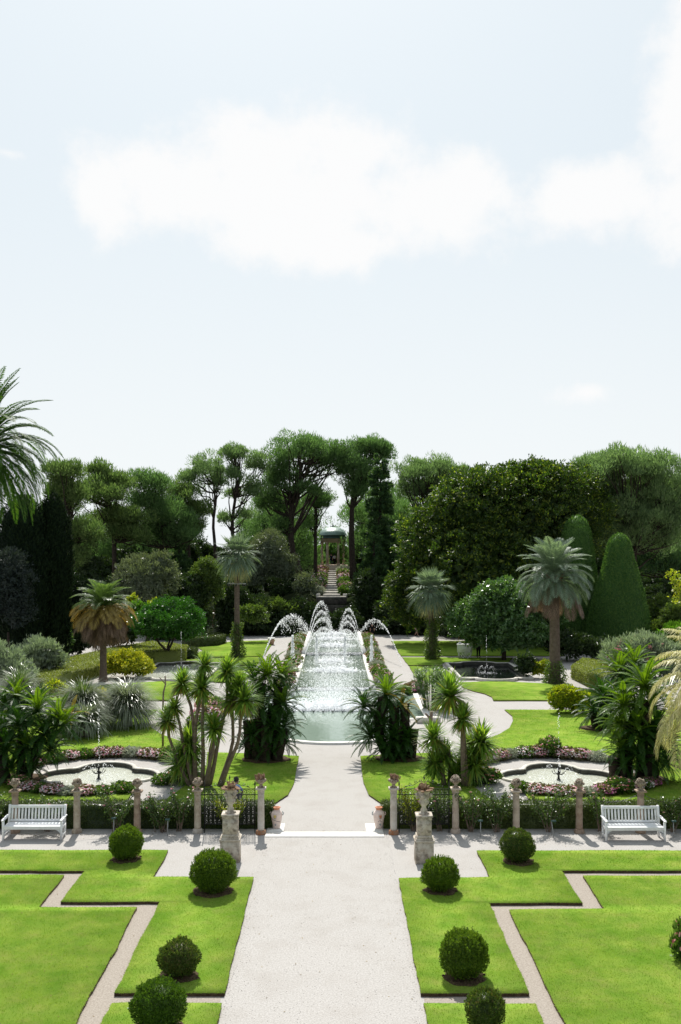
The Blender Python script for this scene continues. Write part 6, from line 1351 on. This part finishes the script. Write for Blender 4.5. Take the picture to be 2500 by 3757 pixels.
# bare cut branch stumps
for (lb, pts, r, d) in (('dead bare cordyline stem standing left of the leafy grove', [(598, 2600), (600, 2540), (608, 2510), (606, 2480)], .05, 45), ('pruned forked stump by the pool rim left of the papyrus', [(1578, 2665), (1582, 2640), (1584, 2612)], .13, 50)):
    root = (*atd(pts[0][0], pts[0][1], d)[:2], 0.0); t = thing('bare_stump', lb, 'stump', root); P = [px_local(px, py, d, root) for px, py in pts]; P = [np.array([P[0][0], 0, -.03])] + P
    mb = MB(); mb.tube(P, np.linspace(r, r * .6, len(P)), 7); mb.build('trunk', M['bark_grey'], t, True)
    mb = MB(); mb.tube([P[-2], P[-2] + np.array([-.28, 0, .3])], [r * .6, r * .4], 6); mb.build('branch', M['bark_grey'], t)
x, y, _ = at(1572, 2652); t = thing('pool_bench', 'low pale stone block at the pool rim below the papyrus', 'stone block', (x, y, 0)); mb = MB(); mb.cbox((0, 0, .14), (1.25, .5, .32), .03); mb.build('block', M['rim_stone'], t)

# ------------------------------------------------------------------ oleanders, yellow bushes
OL = dict(L=.26, Wd=.05, per=18, cr=.26, up=.75, out=.75, jit=.45, core=.8, crown_name='foliage')
shrub_px('oleander', 'pale oleander with one red flower tip above the broad left hedge', 'shrub', 67, [(150, 2420, 76, 70), (100, 2440, 50, 60), (190, 2410, 40, 50)], LM['oleander'], dens=5.5, flowers=(5, .16, LM['petal_rose'], 'flowers'), **OL)
shrub_px('oleander', 'grey green oleander at the left edge, lower than the flowering one', 'shrub', 62, [(40, 2460, 70, 60), (-20, 2440, 60, 70)], LM['oleander'], dens=5.5, **OL)
shrub_px('oleander', 'pink flowering pale oleander spreading at the right edge', 'shrub', 69, [(2310, 2410, 86, 62), (2420, 2425, 90, 66), (2360, 2375, 70, 36), (2470, 2440, 60, 60)], LM['oleander'], dens=5.5, flowers=(70, .17, LM['petal_rose'], 'flowers'), **OL)
YB = dict(L=.12, Wd=.075, per=16, cr=.16, dens=11, core=.82)
shrub_px('golden_shrub', 'bright yellow rounded shrub right of the left feather palm trunk', 'shrub', 69, [(470, 2440, 74, 44), (520, 2445, 44, 40), (425, 2435, 36, 42)], LM['yellow'], **YB)
shrub_px('golden_shrub', 'low yellow shrub between the grey tufts and the left hedge', 'shrub', 58, [(200, 2530, 50, 26)], LM['yellow_green'], **YB)
shrub_px('golden_shrub', 'low yellow patch of shrub showing between the two grey tufts', 'shrub', 53, [(362, 2555, 30, 26)], LM['yellow'], **YB)
shrub_px('golden_shrub', 'yellow and green shrub on the right lawn next to the small dark cycad', 'shrub', 54, [(2060, 2565, 44, 46), (2120, 2575, 50, 42), (2095, 2560, 40, 40, .4)], LM['yellow_green'], **YB)
shrub_px('golden_shrub', 'small yellow shrub left of the right feather palm trunk', 'shrub', 69, [(1965, 2455, 22, 24), (2000, 2450, 20, 26)], LM['yellow_green'], **YB)
shrub_px('garden_shrub', 'flowering light green shrub right of the vine clad fan palm on the left', 'shrub', 96, [(905, 2245, 36, 24), (930, 2262, 40, 26)], LM['shrub_light'], L=.2, Wd=.12, dens=6, per=12, cr=.25)
shrub_px('garden_shrub', 'dark shrub by the shaded right basin next to the feather palm', 'shrub', 69, [(1930, 2440, 34, 40)], LM['shrub'], L=.16, Wd=.09, dens=9, per=12, cr=.2)

# ------------------------------------------------------------------ flower clumps
FC = {}
def clump(kind, label, loc, w=.42, h=.36, group=None, new=False):
    key = kind
    if key not in FC:
        spec = dict(pink=('bronze', [('petal_pink', 200), ('petal_white', 170)]), white=('flower_green', [('petal_white', 170), ('petal_pink', 60)]), magenta=('bronze', [('petal_magenta', 90), ('petal_pink', 90)]), silver=('silver', []), green=('flower_green', [('petal_rose', 16)]),
                    salmon=('flower_green', [('petal_orange', 190), ('petal_pink', 130)]), tall=('flower_green', [('petal_rose', 60)]))[kind]
        t = thing('flower_clump' if kind != 'silver' else 'silver_clump', label, 'flowers', loc, 0, group); lv = Leaves()
        hh = 1.5 if kind == 'tall' else 1.0
        clumps(lv, (0, 0, .42 * hh), (.95, .95, .55 * hh), 80, 12, .20 if kind != 'silver' else .16, .10 if kind != 'silver' else .04, .14, zmin=.0, up=.9 if kind in ('tall', 'silver') else .5); lv.fill((0, 0, .40 * hh), (.95, .95, .55 * hh), .4, .2, 1.6, (.4, .88), 0); lv.build('foliage', LM[spec[0]], t)
        for pm, n in spec[1]:
            fl = Leaves(); P, O = ellipsoid_pts((0, 0, .42 * hh), (.98, .98, .58 * hh), n, (.98, 1.12), -.15); fl.disc(P, unit(O + rnd(len(P)) * .5 + UP * .3), rng.uniform(.05, .095, len(P)), 5); fl.build('blossoms', LM[pm], t)
        t.scale = (w, w, h); FC[key] = t; return t
    return dup(FC[key], loc, rng.uniform(0, 6), (w, w, h), label, group)
KN = dict(pink='pink and white flower clump', white='white and pink flower clump', magenta='magenta flower clump', silver='silvery foliage clump', green='green leafy clump', salmon='salmon pink flower clump', tall='tall airy pink flowered clump')
ORD = ['first', 'second', 'third', 'fourth', 'fifth', 'sixth', 'seventh', 'eighth', 'ninth', 'tenth', 'eleventh', 'twelfth', 'thirteenth', 'fourteenth', 'fifteenth', 'sixteenth', 'seventeenth', 'eighteenth', 'nineteenth', 'twentieth', 'twenty-first', 'twenty-second', 'twenty-third', 'twenty-fourth', 'twenty-fifth', 'twenty-sixth']
def ring(c, specs, side):
    g = 'flower clumps round the %s fountain' % side; rows = {}
    for s_ in specs: rows.setdefault('behind' if sin(R(s_[0])) > 0 else 'before', []).append(s_)
    for where, row in rows.items():
        for k, (ang, r, kind, w, h) in enumerate(sorted(row, key=lambda s_: cos(R(s_[0])) * s_[1])):
            clump(kind, '%s %s the %s fountain, %s from the left' % (KN[kind], where, side, ORD[k]), (c[0] + r * cos(R(ang)), c[1] + r * sin(R(ang)), .05), w, h * (.72 if where == 'before' else .9), g)
SP = [(158, 3.35, 'tall', .42, .5), (146, 3.4, 'salmon', .4, .42), (134, 3.4, 'pink', .46, .46), (122, 3.4, 'pink', .46, .44), (112, 3.4, 'silver', .4, .4), (101, 3.4, 'white', .46, .46), (90, 3.4, 'pink', .45, .5), (82, 3.45, 'tall', .5, .62), (72, 3.4, 'pink', .48, .46), (60, 3.4, 'pink', .48, .44), (48, 3.4, 'silver', .42, .4),
      (205, 3.2, 'tall', .5, .5), (196, 3.35, 'white', .4, .4), (235, 3.3, 'green', .42, .44), (246, 3.3, 'pink', .48, .42), (257, 3.3, 'pink', .46, .42), (268, 3.3, 'pink', .42, .42), (278, 3.3, 'silver', .4, .36), (288, 3.3, 'magenta', .46, .44), (299, 3.35, 'tall', .52, .5), (310, 3.4, 'pink', .44, .42), (321, 3.5, 'white', .44, .38), (330, 3.6, 'magenta', .44, .36)]
ring(RING, SP, 'right')
SPL = [(152, 3.4, 'magenta', .36, .34), (138, 3.4, 'green', .42, .36), (125, 3.4, 'pink', .42, .38), (114, 3.4, 'green', .42, .36), (102, 3.4, 'pink', .46, .42), (92, 3.4, 'pink', .4, .42), (80, 3.4, 'silver', .5, .42), (68, 3.4, 'pink', .46, .4), (58, 3.4, 'pink', .42, .4), (47, 3.4, 'tall', .42, .42),
       (222, 3.4, 'tall', .4, .4), (233, 3.3, 'pink', .42, .4), (243, 3.3, 'green', .38, .4), (252, 3.3, 'pink', .44, .44), (263, 3.3, 'silver', .42, .36), (274, 3.3, 'pink', .44, .42), (285, 3.3, 'green', .4, .38), (297, 3.3, 'green', .46, .46), (330, 3.2, 'green', .42, .44), (345, 3.3, 'tall', .36, .36)]
ring((-9.36, 39.5), SPL, 'left')
for s_, sd_ in ((-1, 'left'), (1, 'right')):
    ks = ['salmon', 'silver', 'salmon', 'white', 'salmon', 'silver', 'magenta']
    for k in range(26):
        y = 64.5 + 1.38 * k; kind = ks[(k * 3 + (s_ > 0)) % 7]; lo = 'near' if k < 9 else 'middle' if k < 18 else 'far'
        clump(kind, '%s in the %s pool bed, %s from the near end' % (KN[kind], sd_, ORD[k]), (BX + s_ * 3.22 + rng.normal(0, .08), y, .02), .62, rng.uniform(.55, .75), 'flower clumps in the %s pool bed' % sd_)
for (px, py, d, kind, w, h, lb) in ((1480, 2545, 60.9, 'green', .5, .5, 'leafy clump at the corner of the pool beside the right path'), (1505, 2535, 61.8, 'magenta', .6, .55, 'pink flower clump by the pool corner behind the right cycad'), (1535, 2532, 62, 'pink', .6, .7, 'pale pink flower clump left of the papyrus'),
                                    (755, 2615, 52, 'pink', .8, .7, 'pink flower clump glimpsed between the left cordyline stems'), (770, 2590, 55, 'salmon', .8, .7, 'salmon flower clump glimpsed behind the left cordyline heads'), (735, 2640, 50, 'white', .7, .6, 'white flower clump low behind the left cordyline stems')):
    clump(kind, lb, ((px - HX) * d / F, d, .03), w, h)
for k, (s_, kind) in enumerate([(-1, 'silver'), (1, 'green'), (-1, 'salmon'), (1, 'salmon'), (-1, 'white'), (1, 'green'), (-1, 'salmon'), (1, 'pink'), (-1, 'pink'), (1, 'salmon'), (-1, 'magenta'), (1, 'silver')]):
    y = 119.5 + (k // 2) * 4.3; clump(kind, '%s %s of the temple stairs, %s from the bottom' % (KN[kind], 'left' if s_ < 0 else 'right', ORD[k // 2]), (-.5 + s_ * (1.75 - .02 * k), y, 3.35 + (y - 118) * .0953), 1.0, 1.0, 'flower clumps along the staircase')
clump('tall', 'white and purple flowering plant cut by the right edge on the near lawn', (7.63, 21.5, .075), .36, .62)

# ------------------------------------------------------------------ roses before the hedge
BLOOM = []
for k_ in ('petal_pink', 'petal_orange'):
    fl = MB(); fl.ico((0, 0, 0), .028, 1, wob=.06)
    for k in range(7):
        a = k * .9; fl.add([[0, 0, -.02], [.045 * cos(a - .5), .045 * sin(a - .5), .005], [.052 * cos(a), .052 * sin(a), .02], [.045 * cos(a + .5), .045 * sin(a + .5), .005]], f4=[[0, 1, 2, 3]])
    BLOOM.append(fl.mesh('bloom', LM[k_]))
def rose(label, x, y, n, h, yellowish=.0, w=.6, blooms=4, m=None):
    t = thing('rose_bush', label, 'rose bush', (x, y, 0)); mb = MB(); lv = Leaves(); tips = []
    for k in range(n):
        a = rng.uniform(-1, 1); P = [np.array([rng.normal(0, .05), rng.normal(0, .03), -.02])]; ex = np.array([a * w, rng.normal(-.05, .12), h * rng.uniform(.6, 1.1)])
        P = np.array([P[0], P[0] * .5 + ex * np.array([.35, .4, .5]), ex * np.array([.75, .8, .85]), ex]); mb.tube(P, [.013, .011, .008, .005], 5, cap=False)
        for u in np.linspace(.25, 1, 9):
            p = np.array([np.interp(u, [0, .35, .75, 1], P[:, i_]) for i_ in range(3)]); q_ = p + rng.normal(0, .055, (11, 3)); lv.rhomb(q_, unit(rnd(11) + UP * .2), unit(rnd(11) + UP * .6), .068 * rng.uniform(.7, 1.25, 11), .046)
        tips.append(P[-1])
    mb.build('canes', M['bark_grey'], t); lv.build('foliage', m or LM['rose_leaf'], t)
    for p in tips[:blooms]: link('bloom', BLOOM[0 if x < 4 else 1], t, tuple(p), rng.uniform(0, 6))
for (lb, x, y, n, h, w, m) in (('sparse rose bush between the cream column and the reddish brown column', -6.95, 31.55, 10, 1.35, .75, None), ('dense white tinged rose bush right of the reddish brown column', -5.5, 31.5, 16, 1.15, .6, None), ('rose bush reaching up beside the left iron screen column', -4.95, 31.6, 9, 1.35, .45, None),
                               ('yellowing rose growing through the left iron screen', -3.35, 31.6, 12, 1.0, .6, LM['yellow_green']), ('yellow leaved rose growing through the right iron screen', 2.5, 31.6, 13, 1.25, .6, LM['yellow_green']), ('green rose at the right end of the right iron screen', 3.3, 31.6, 9, 1.1, .35, None),
                               ('tall rose right of the pinkish column', 4.3, 31.55, 14, 1.3, .55, None), ('arching rose bush left of the beige pink column', 5.1, 31.5, 15, 1.35, .6, None), ('rose bush with orange buds between the beige pink and free brown columns', 6.75, 31.5, 15, 1.3, .7, None), ('thin rose behind the left end of the right bench', 8.4, 31.6, 8, 1.15, .45, None),
                               ('straggling rose bush right of the right bench', 10.7, 31.5, 14, 1.1, .6, None), ('low rose hidden behind the left bench back', -9.2, 31.6, 10, 1.15, .7, None), ('pale rose at the far left edge', -10.9, 31.6, 8, 1.3, .4, None)):
    rose(lb, x, y, n, h, 0, w, 4, m)

# ------------------------------------------------------------------ fountain water
def drops(P, r, stretch=1.0):
    """every drop two crossed, randomly turned flakes"""
    n = len(P); r = np.broadcast_to(r, n)[:, None]; s_ = np.broadcast_to(stretch, n)[:, None]; A = rnd(n); B = unit(np.cross(A, rnd(n))); Cc = np.cross(A, B); V = []
    for u, v in ((A, B), (A, Cc)):
        for k in (u, v, -u, -v):
            q_ = k * r; q_[:, 2:3] *= s_; V.append(P + q_)
    V = np.stack(V, 1).reshape(-1, 3); f = np.array([[0, 1, 2, 3], [4, 5, 6, 7]])
    return V, (np.arange(n)[:, None, None] * 8 + f[None]).reshape(-1, 4)
def jet(label, P, r, stretch=1.0, name='water_jet', group='fountain jets'):
    P = np.asarray(P); o_ = P.mean(0); o_[2] = 0; V, f = drops(P - o_, r, stretch); t = thing(name, label, 'water jet', tuple(o_), 0, group)
    o = link('droplets', new_mesh('droplets', V, [f], M['spray']), t); o['kind'] = 'stuff'; return t
def arcp(p0, p1, h, n, s0, s1, fall=0.0):
    """droplet stream along a parabola, breaking up towards its end"""
    u = np.sort(rng.random(n)); p0 = np.array(p0, float); p1 = np.array(p1, float); P = p0 + (p1 - p0) * u[:, None]; P[:, 2] += 4 * h * u * (1 - u)
    s_ = s0 + (s1 - s0) * u ** 1.5; P += rng.normal(0, 1, (n, 3)) * s_[:, None] * np.array([1, 1, .9])
    if fall: P[:, 2] -= rng.exponential(fall, n) * (u > .35) * np.sin(u * pi)
    P[:, 2] = np.maximum(P[:, 2], .05); return P, u
P, u = arcp((-5.75, 76, .1), (-2.2, 93, .4), 3.1, 1500, .012, .18, .55); jet('broad breaking water arc crossing the left pool path', P, rng.uniform(.014, .036, len(P)), 1.6)
P, u = arcp((5.0, 75.5, .1), (2.0, 93, .4), 2.7, 520, .012, .09, .18); jet('thin beaded water arc crossing the right pool path', P, rng.uniform(.018, .038, len(P)), 1.5)
for k, (h, y0) in enumerate(((3.85, 76), (2.95, 79), (2.2, 82), (1.2, 84))):
    P, u = arcp((-2.42, y0, .5), (-.35, 98, .5), h, 640, .008, .11, .14); jet('%s of the nested water arcs on the left of the pool end' % ('tallest', 'second tallest', 'third', 'lowest')[k], P, rng.uniform(.012, .028, len(P)), 1.9)
    P, u = arcp((2.12, y0, .5), (.3, 98, .5), h * .84, 480, .008, .10, .12); jet('%s of the nested water arcs on the right of the pool end' % ('tallest', 'second tallest', 'third', 'lowest')[k], P, rng.uniform(.012, .028, len(P)), 1.9)
for lb, x in (('foaming upright jet over the left flower bed', -3.25), ('foaming upright jet inside the left pool edge', -1.45), ('foaming upright jet inside the right pool edge', .68), ('foaming upright jet over the right flower bed', 2.68)):
    n = 900; z_ = rng.random(n) ** .8 * 2.3; P = np.stack([x + rng.normal(0, .03, n) + .09 * rng.normal(0, 1, n) * (1 - z_ / 2.3) ** .7, 74.5 + rng.normal(0, .08, n), .2 + z_], 1); jet(lb, P, rng.uniform(.010, .028, n), 2.2)
for lb, (x, y), h in (('thin upright jet of the right quatrefoil fountain', QR, 2.3), ('thin upright jet of the left quatrefoil fountain', QL, 2.4), ('thin upright jet of the basin under the orange tree', PL, 2.6), ('faint jet of the dark shaded basin', PR, 2.4)):
    n = 70; z_ = rng.random(n) ** .8 * h; P = np.stack([x + rng.normal(0, .02, n), y + rng.normal(0, .02, n), .3 + z_], 1); Q = [P]
    for k in range(6):
        a = k * pi / 3 + .2; pp, _ = arcp((x + .25 * cos(a), y + .25 * sin(a), .25), (x + .75 * cos(a), y + .75 * sin(a), -.14), .35, 26, .008, .02); Q.append(pp)
    r_ = rng.uniform(0, 1.1, 150); a = rng.uniform(0, 6.28, 150); Q.append(np.stack([x + r_ * np.cos(a), y + r_ * np.sin(a), np.full(150, -.14) + rng.exponential(.04, 150)], 1)); P = np.concatenate(Q); jet(lb, P, rng.uniform(.008, .018, len(P)), 1.3)
# foam: splash zones on the canal, falls at the weirs and the long spray row in the near basin
def foam_and_glints(label, P, r, st=.6):
    V, f = drops(np.asarray(P), r, st); o = link('foam_and_glints', new_mesh('foam_and_glints', V, [f], M['spray'])); o['kind'] = 'stuff'; return o
Q = []; rr_ = []
for (y, wx, wy, n, z0, zh) in ((97.5, 1.5, .8, 1800, .5, .08), (92.5, 1.7, .9, 2000, .5, .09), (86.0, 1.4, .8, 1900, .5, .09), (76.0, 1.2, .7, 1900, .26, .09), (70.5, 1.5, .7, 2200, .26, .09)):
    Q.append(np.stack([BX + rng.normal(0, wx * .5, n).clip(-2.25, 2.25), y + rng.normal(0, wy * .5, n), z0 + rng.exponential(zh, n)], 1)); rr_.append(rng.uniform(.025, .07, n))
n = 1700; Q.append(np.stack([BX + rng.uniform(-2.2, 2.2, n), rng.uniform(63, 101, n), .26 + .22 * 0 + rng.exponential(.10, n)], 1)); rr_.append(rng.uniform(.012, .032, n))
Q[-1][:, 2] += np.where(Q[-1][:, 1] > 81.6, .23, 0)
n = 3600; x_ = BX + rng.normal(0, .6, n).clip(-2.2, 2.2); Q.append(np.stack([x_, rng.uniform(63, 80, n), .26 + rng.random(n) * 1.1 * np.exp(-(x_ - BX) ** 2)], 1)); rr_.append(rng.uniform(.012, .03, n))
for yw, zt, zb in ((62.6, .24, .03), (81.45, .47, .24)):
    n = 1500; Q.append(np.stack([BX + rng.uniform(-2.25, 2.25, n), yw - np.abs(rng.normal(0, .09, n)), rng.uniform(zb, zt, n)], 1)); rr_.append(rng.uniform(.012, .035, n))
n = 6000; x_ = BX + rng.normal(0, .95, n).clip(-3, 3); Q.append(np.stack([x_, rng.uniform(55.2, 62.4, n), .05 + rng.random(n) ** 1.5 * 1.1], 1)); rr_.append(rng.uniform(.012, .028, n))
foam_and_glints('canal', np.concatenate(Q), np.concatenate(rr_), 1.0)
n = 16000; x_ = BX + rng.normal(0, 1.9, n).clip(-3.5, 3.5); P = np.stack([x_, 54.6 + np.abs(rng.normal(0, 1.5, n)), .04 + rng.exponential(.13, n) * (rng.random(n) < .5)], 1)
for (c_, rad, n) in ((QR, 2.1, 1500), (QL, 2.1, 1500), (PL, 2.2, 1500), (PR, .8, 260)):
    Q2 = rng.normal(0, rad * .42, (n, 2)) + np.array(c_); ok = in_poly(Q2, q(c_, .88) if c_ in (QR, QL) else parter(c_, .9)); Q2 = Q2[ok]
    foam_and_glints('glitter', np.c_[Q2, np.full(len(Q2), -.105 if c_ in (QR, QL) else -.045) + rng.exponential(.012, len(Q2))], rng.uniform(.008, .024, len(Q2)), .35)  # white flakes standing in for sun glints on the small pools
n = 16000; x_ = BX + rng.normal(0, 1.9, n).clip(-3.5, 3.5); P = np.stack([x_, 54.6 + np.abs(rng.normal(0, 1.5, n)), .04 + rng.exponential(.13, n) * (rng.random(n) < .5)], 1)
foam_and_glints('near', P, rng.uniform(.02, .05, n))
for k in range(13):
    x_ = BX - 3.2 + k * .533; t = thing('water_nozzle', 'dark iron nozzle in the spray row across the near basin', 'nozzle', (x_, 54.3, 0), 0, 'nozzles of the spray row')
    mb = MB(); mb.lathe([(.05, -.1), (.03, .05), (.02, .12)], 6); mb.tube([(-.1, 0, .2), (-.06, 0, .1), (.06, 0, .1), (.1, 0, .2)], .014, 4); mb.build('pipe', M['iron'], t)
    n = 170; u = rng.random(n); P = np.stack([x_ + rng.normal(0, .09, n), 54.3 + u * .5 + rng.normal(0, .05, n), .12 + 1.6 * u * (1 - u) + rng.normal(0, .04, n)], 1); jet('short arching spray jet in the row across the near basin', P, rng.uniform(.010, .024, n), 1.4, group='spray jets of the near basin')

n = 2600; P = np.stack([rng.uniform(-2.2, 1.65, n), rng.uniform(17.5, 34, n) ** 1.0, np.full(n, .004)], 1)
m_ = rng.random(n) < .35; P[m_, 0] = np.where(rng.random(m_.sum()) < .5, -2.2 + rng.exponential(.12, m_.sum()), 1.66 - rng.exponential(.12, m_.sum())); P[:, 0] = P[:, 0].clip(-2.21, 1.68)
V, f = OCT; r = rng.uniform(.003, .0085, n); VV = V[None] * r[:, None, None] * np.array([1.3, 1, .6]) + P[:, None]
o = link('pebbles', new_mesh('pebbles', VV.reshape(-1, 3), [(np.arange(n)[:, None, None] * 6 + f[None]).reshape(-1, 3)], leafmat('pebble', (.22, .20, .18), (.55, .52, .49), 0, .9, .1))); o['kind'] = 'stuff'
lv = Leaves(); n = 900; Q = np.c_[rng.uniform(-14, 14, (n, 1)), rng.uniform(18, 33, (n, 1))]; k_ = rng.random(n) < .55; Q[k_, 1] = 31.7 - rng.exponential(.35, k_.sum())
z_ = np.full(n, .01)
for p_, h_ in LAWNS: z_[in_poly(Q, p_)] = h_ + .012
lv.rhomb(np.c_[Q, z_], unit(rnd(n) * np.array([1, 1, .15])), unit(UP + rnd(n) * .4), rng.uniform(.025, .055, n), .022)
o = lv.build('fallen_leaves', leafmat('fallen_leaf', (.14, .09, .035), (.34, .25, .10), .2, .7, .1)); o['kind'] = 'stuff'
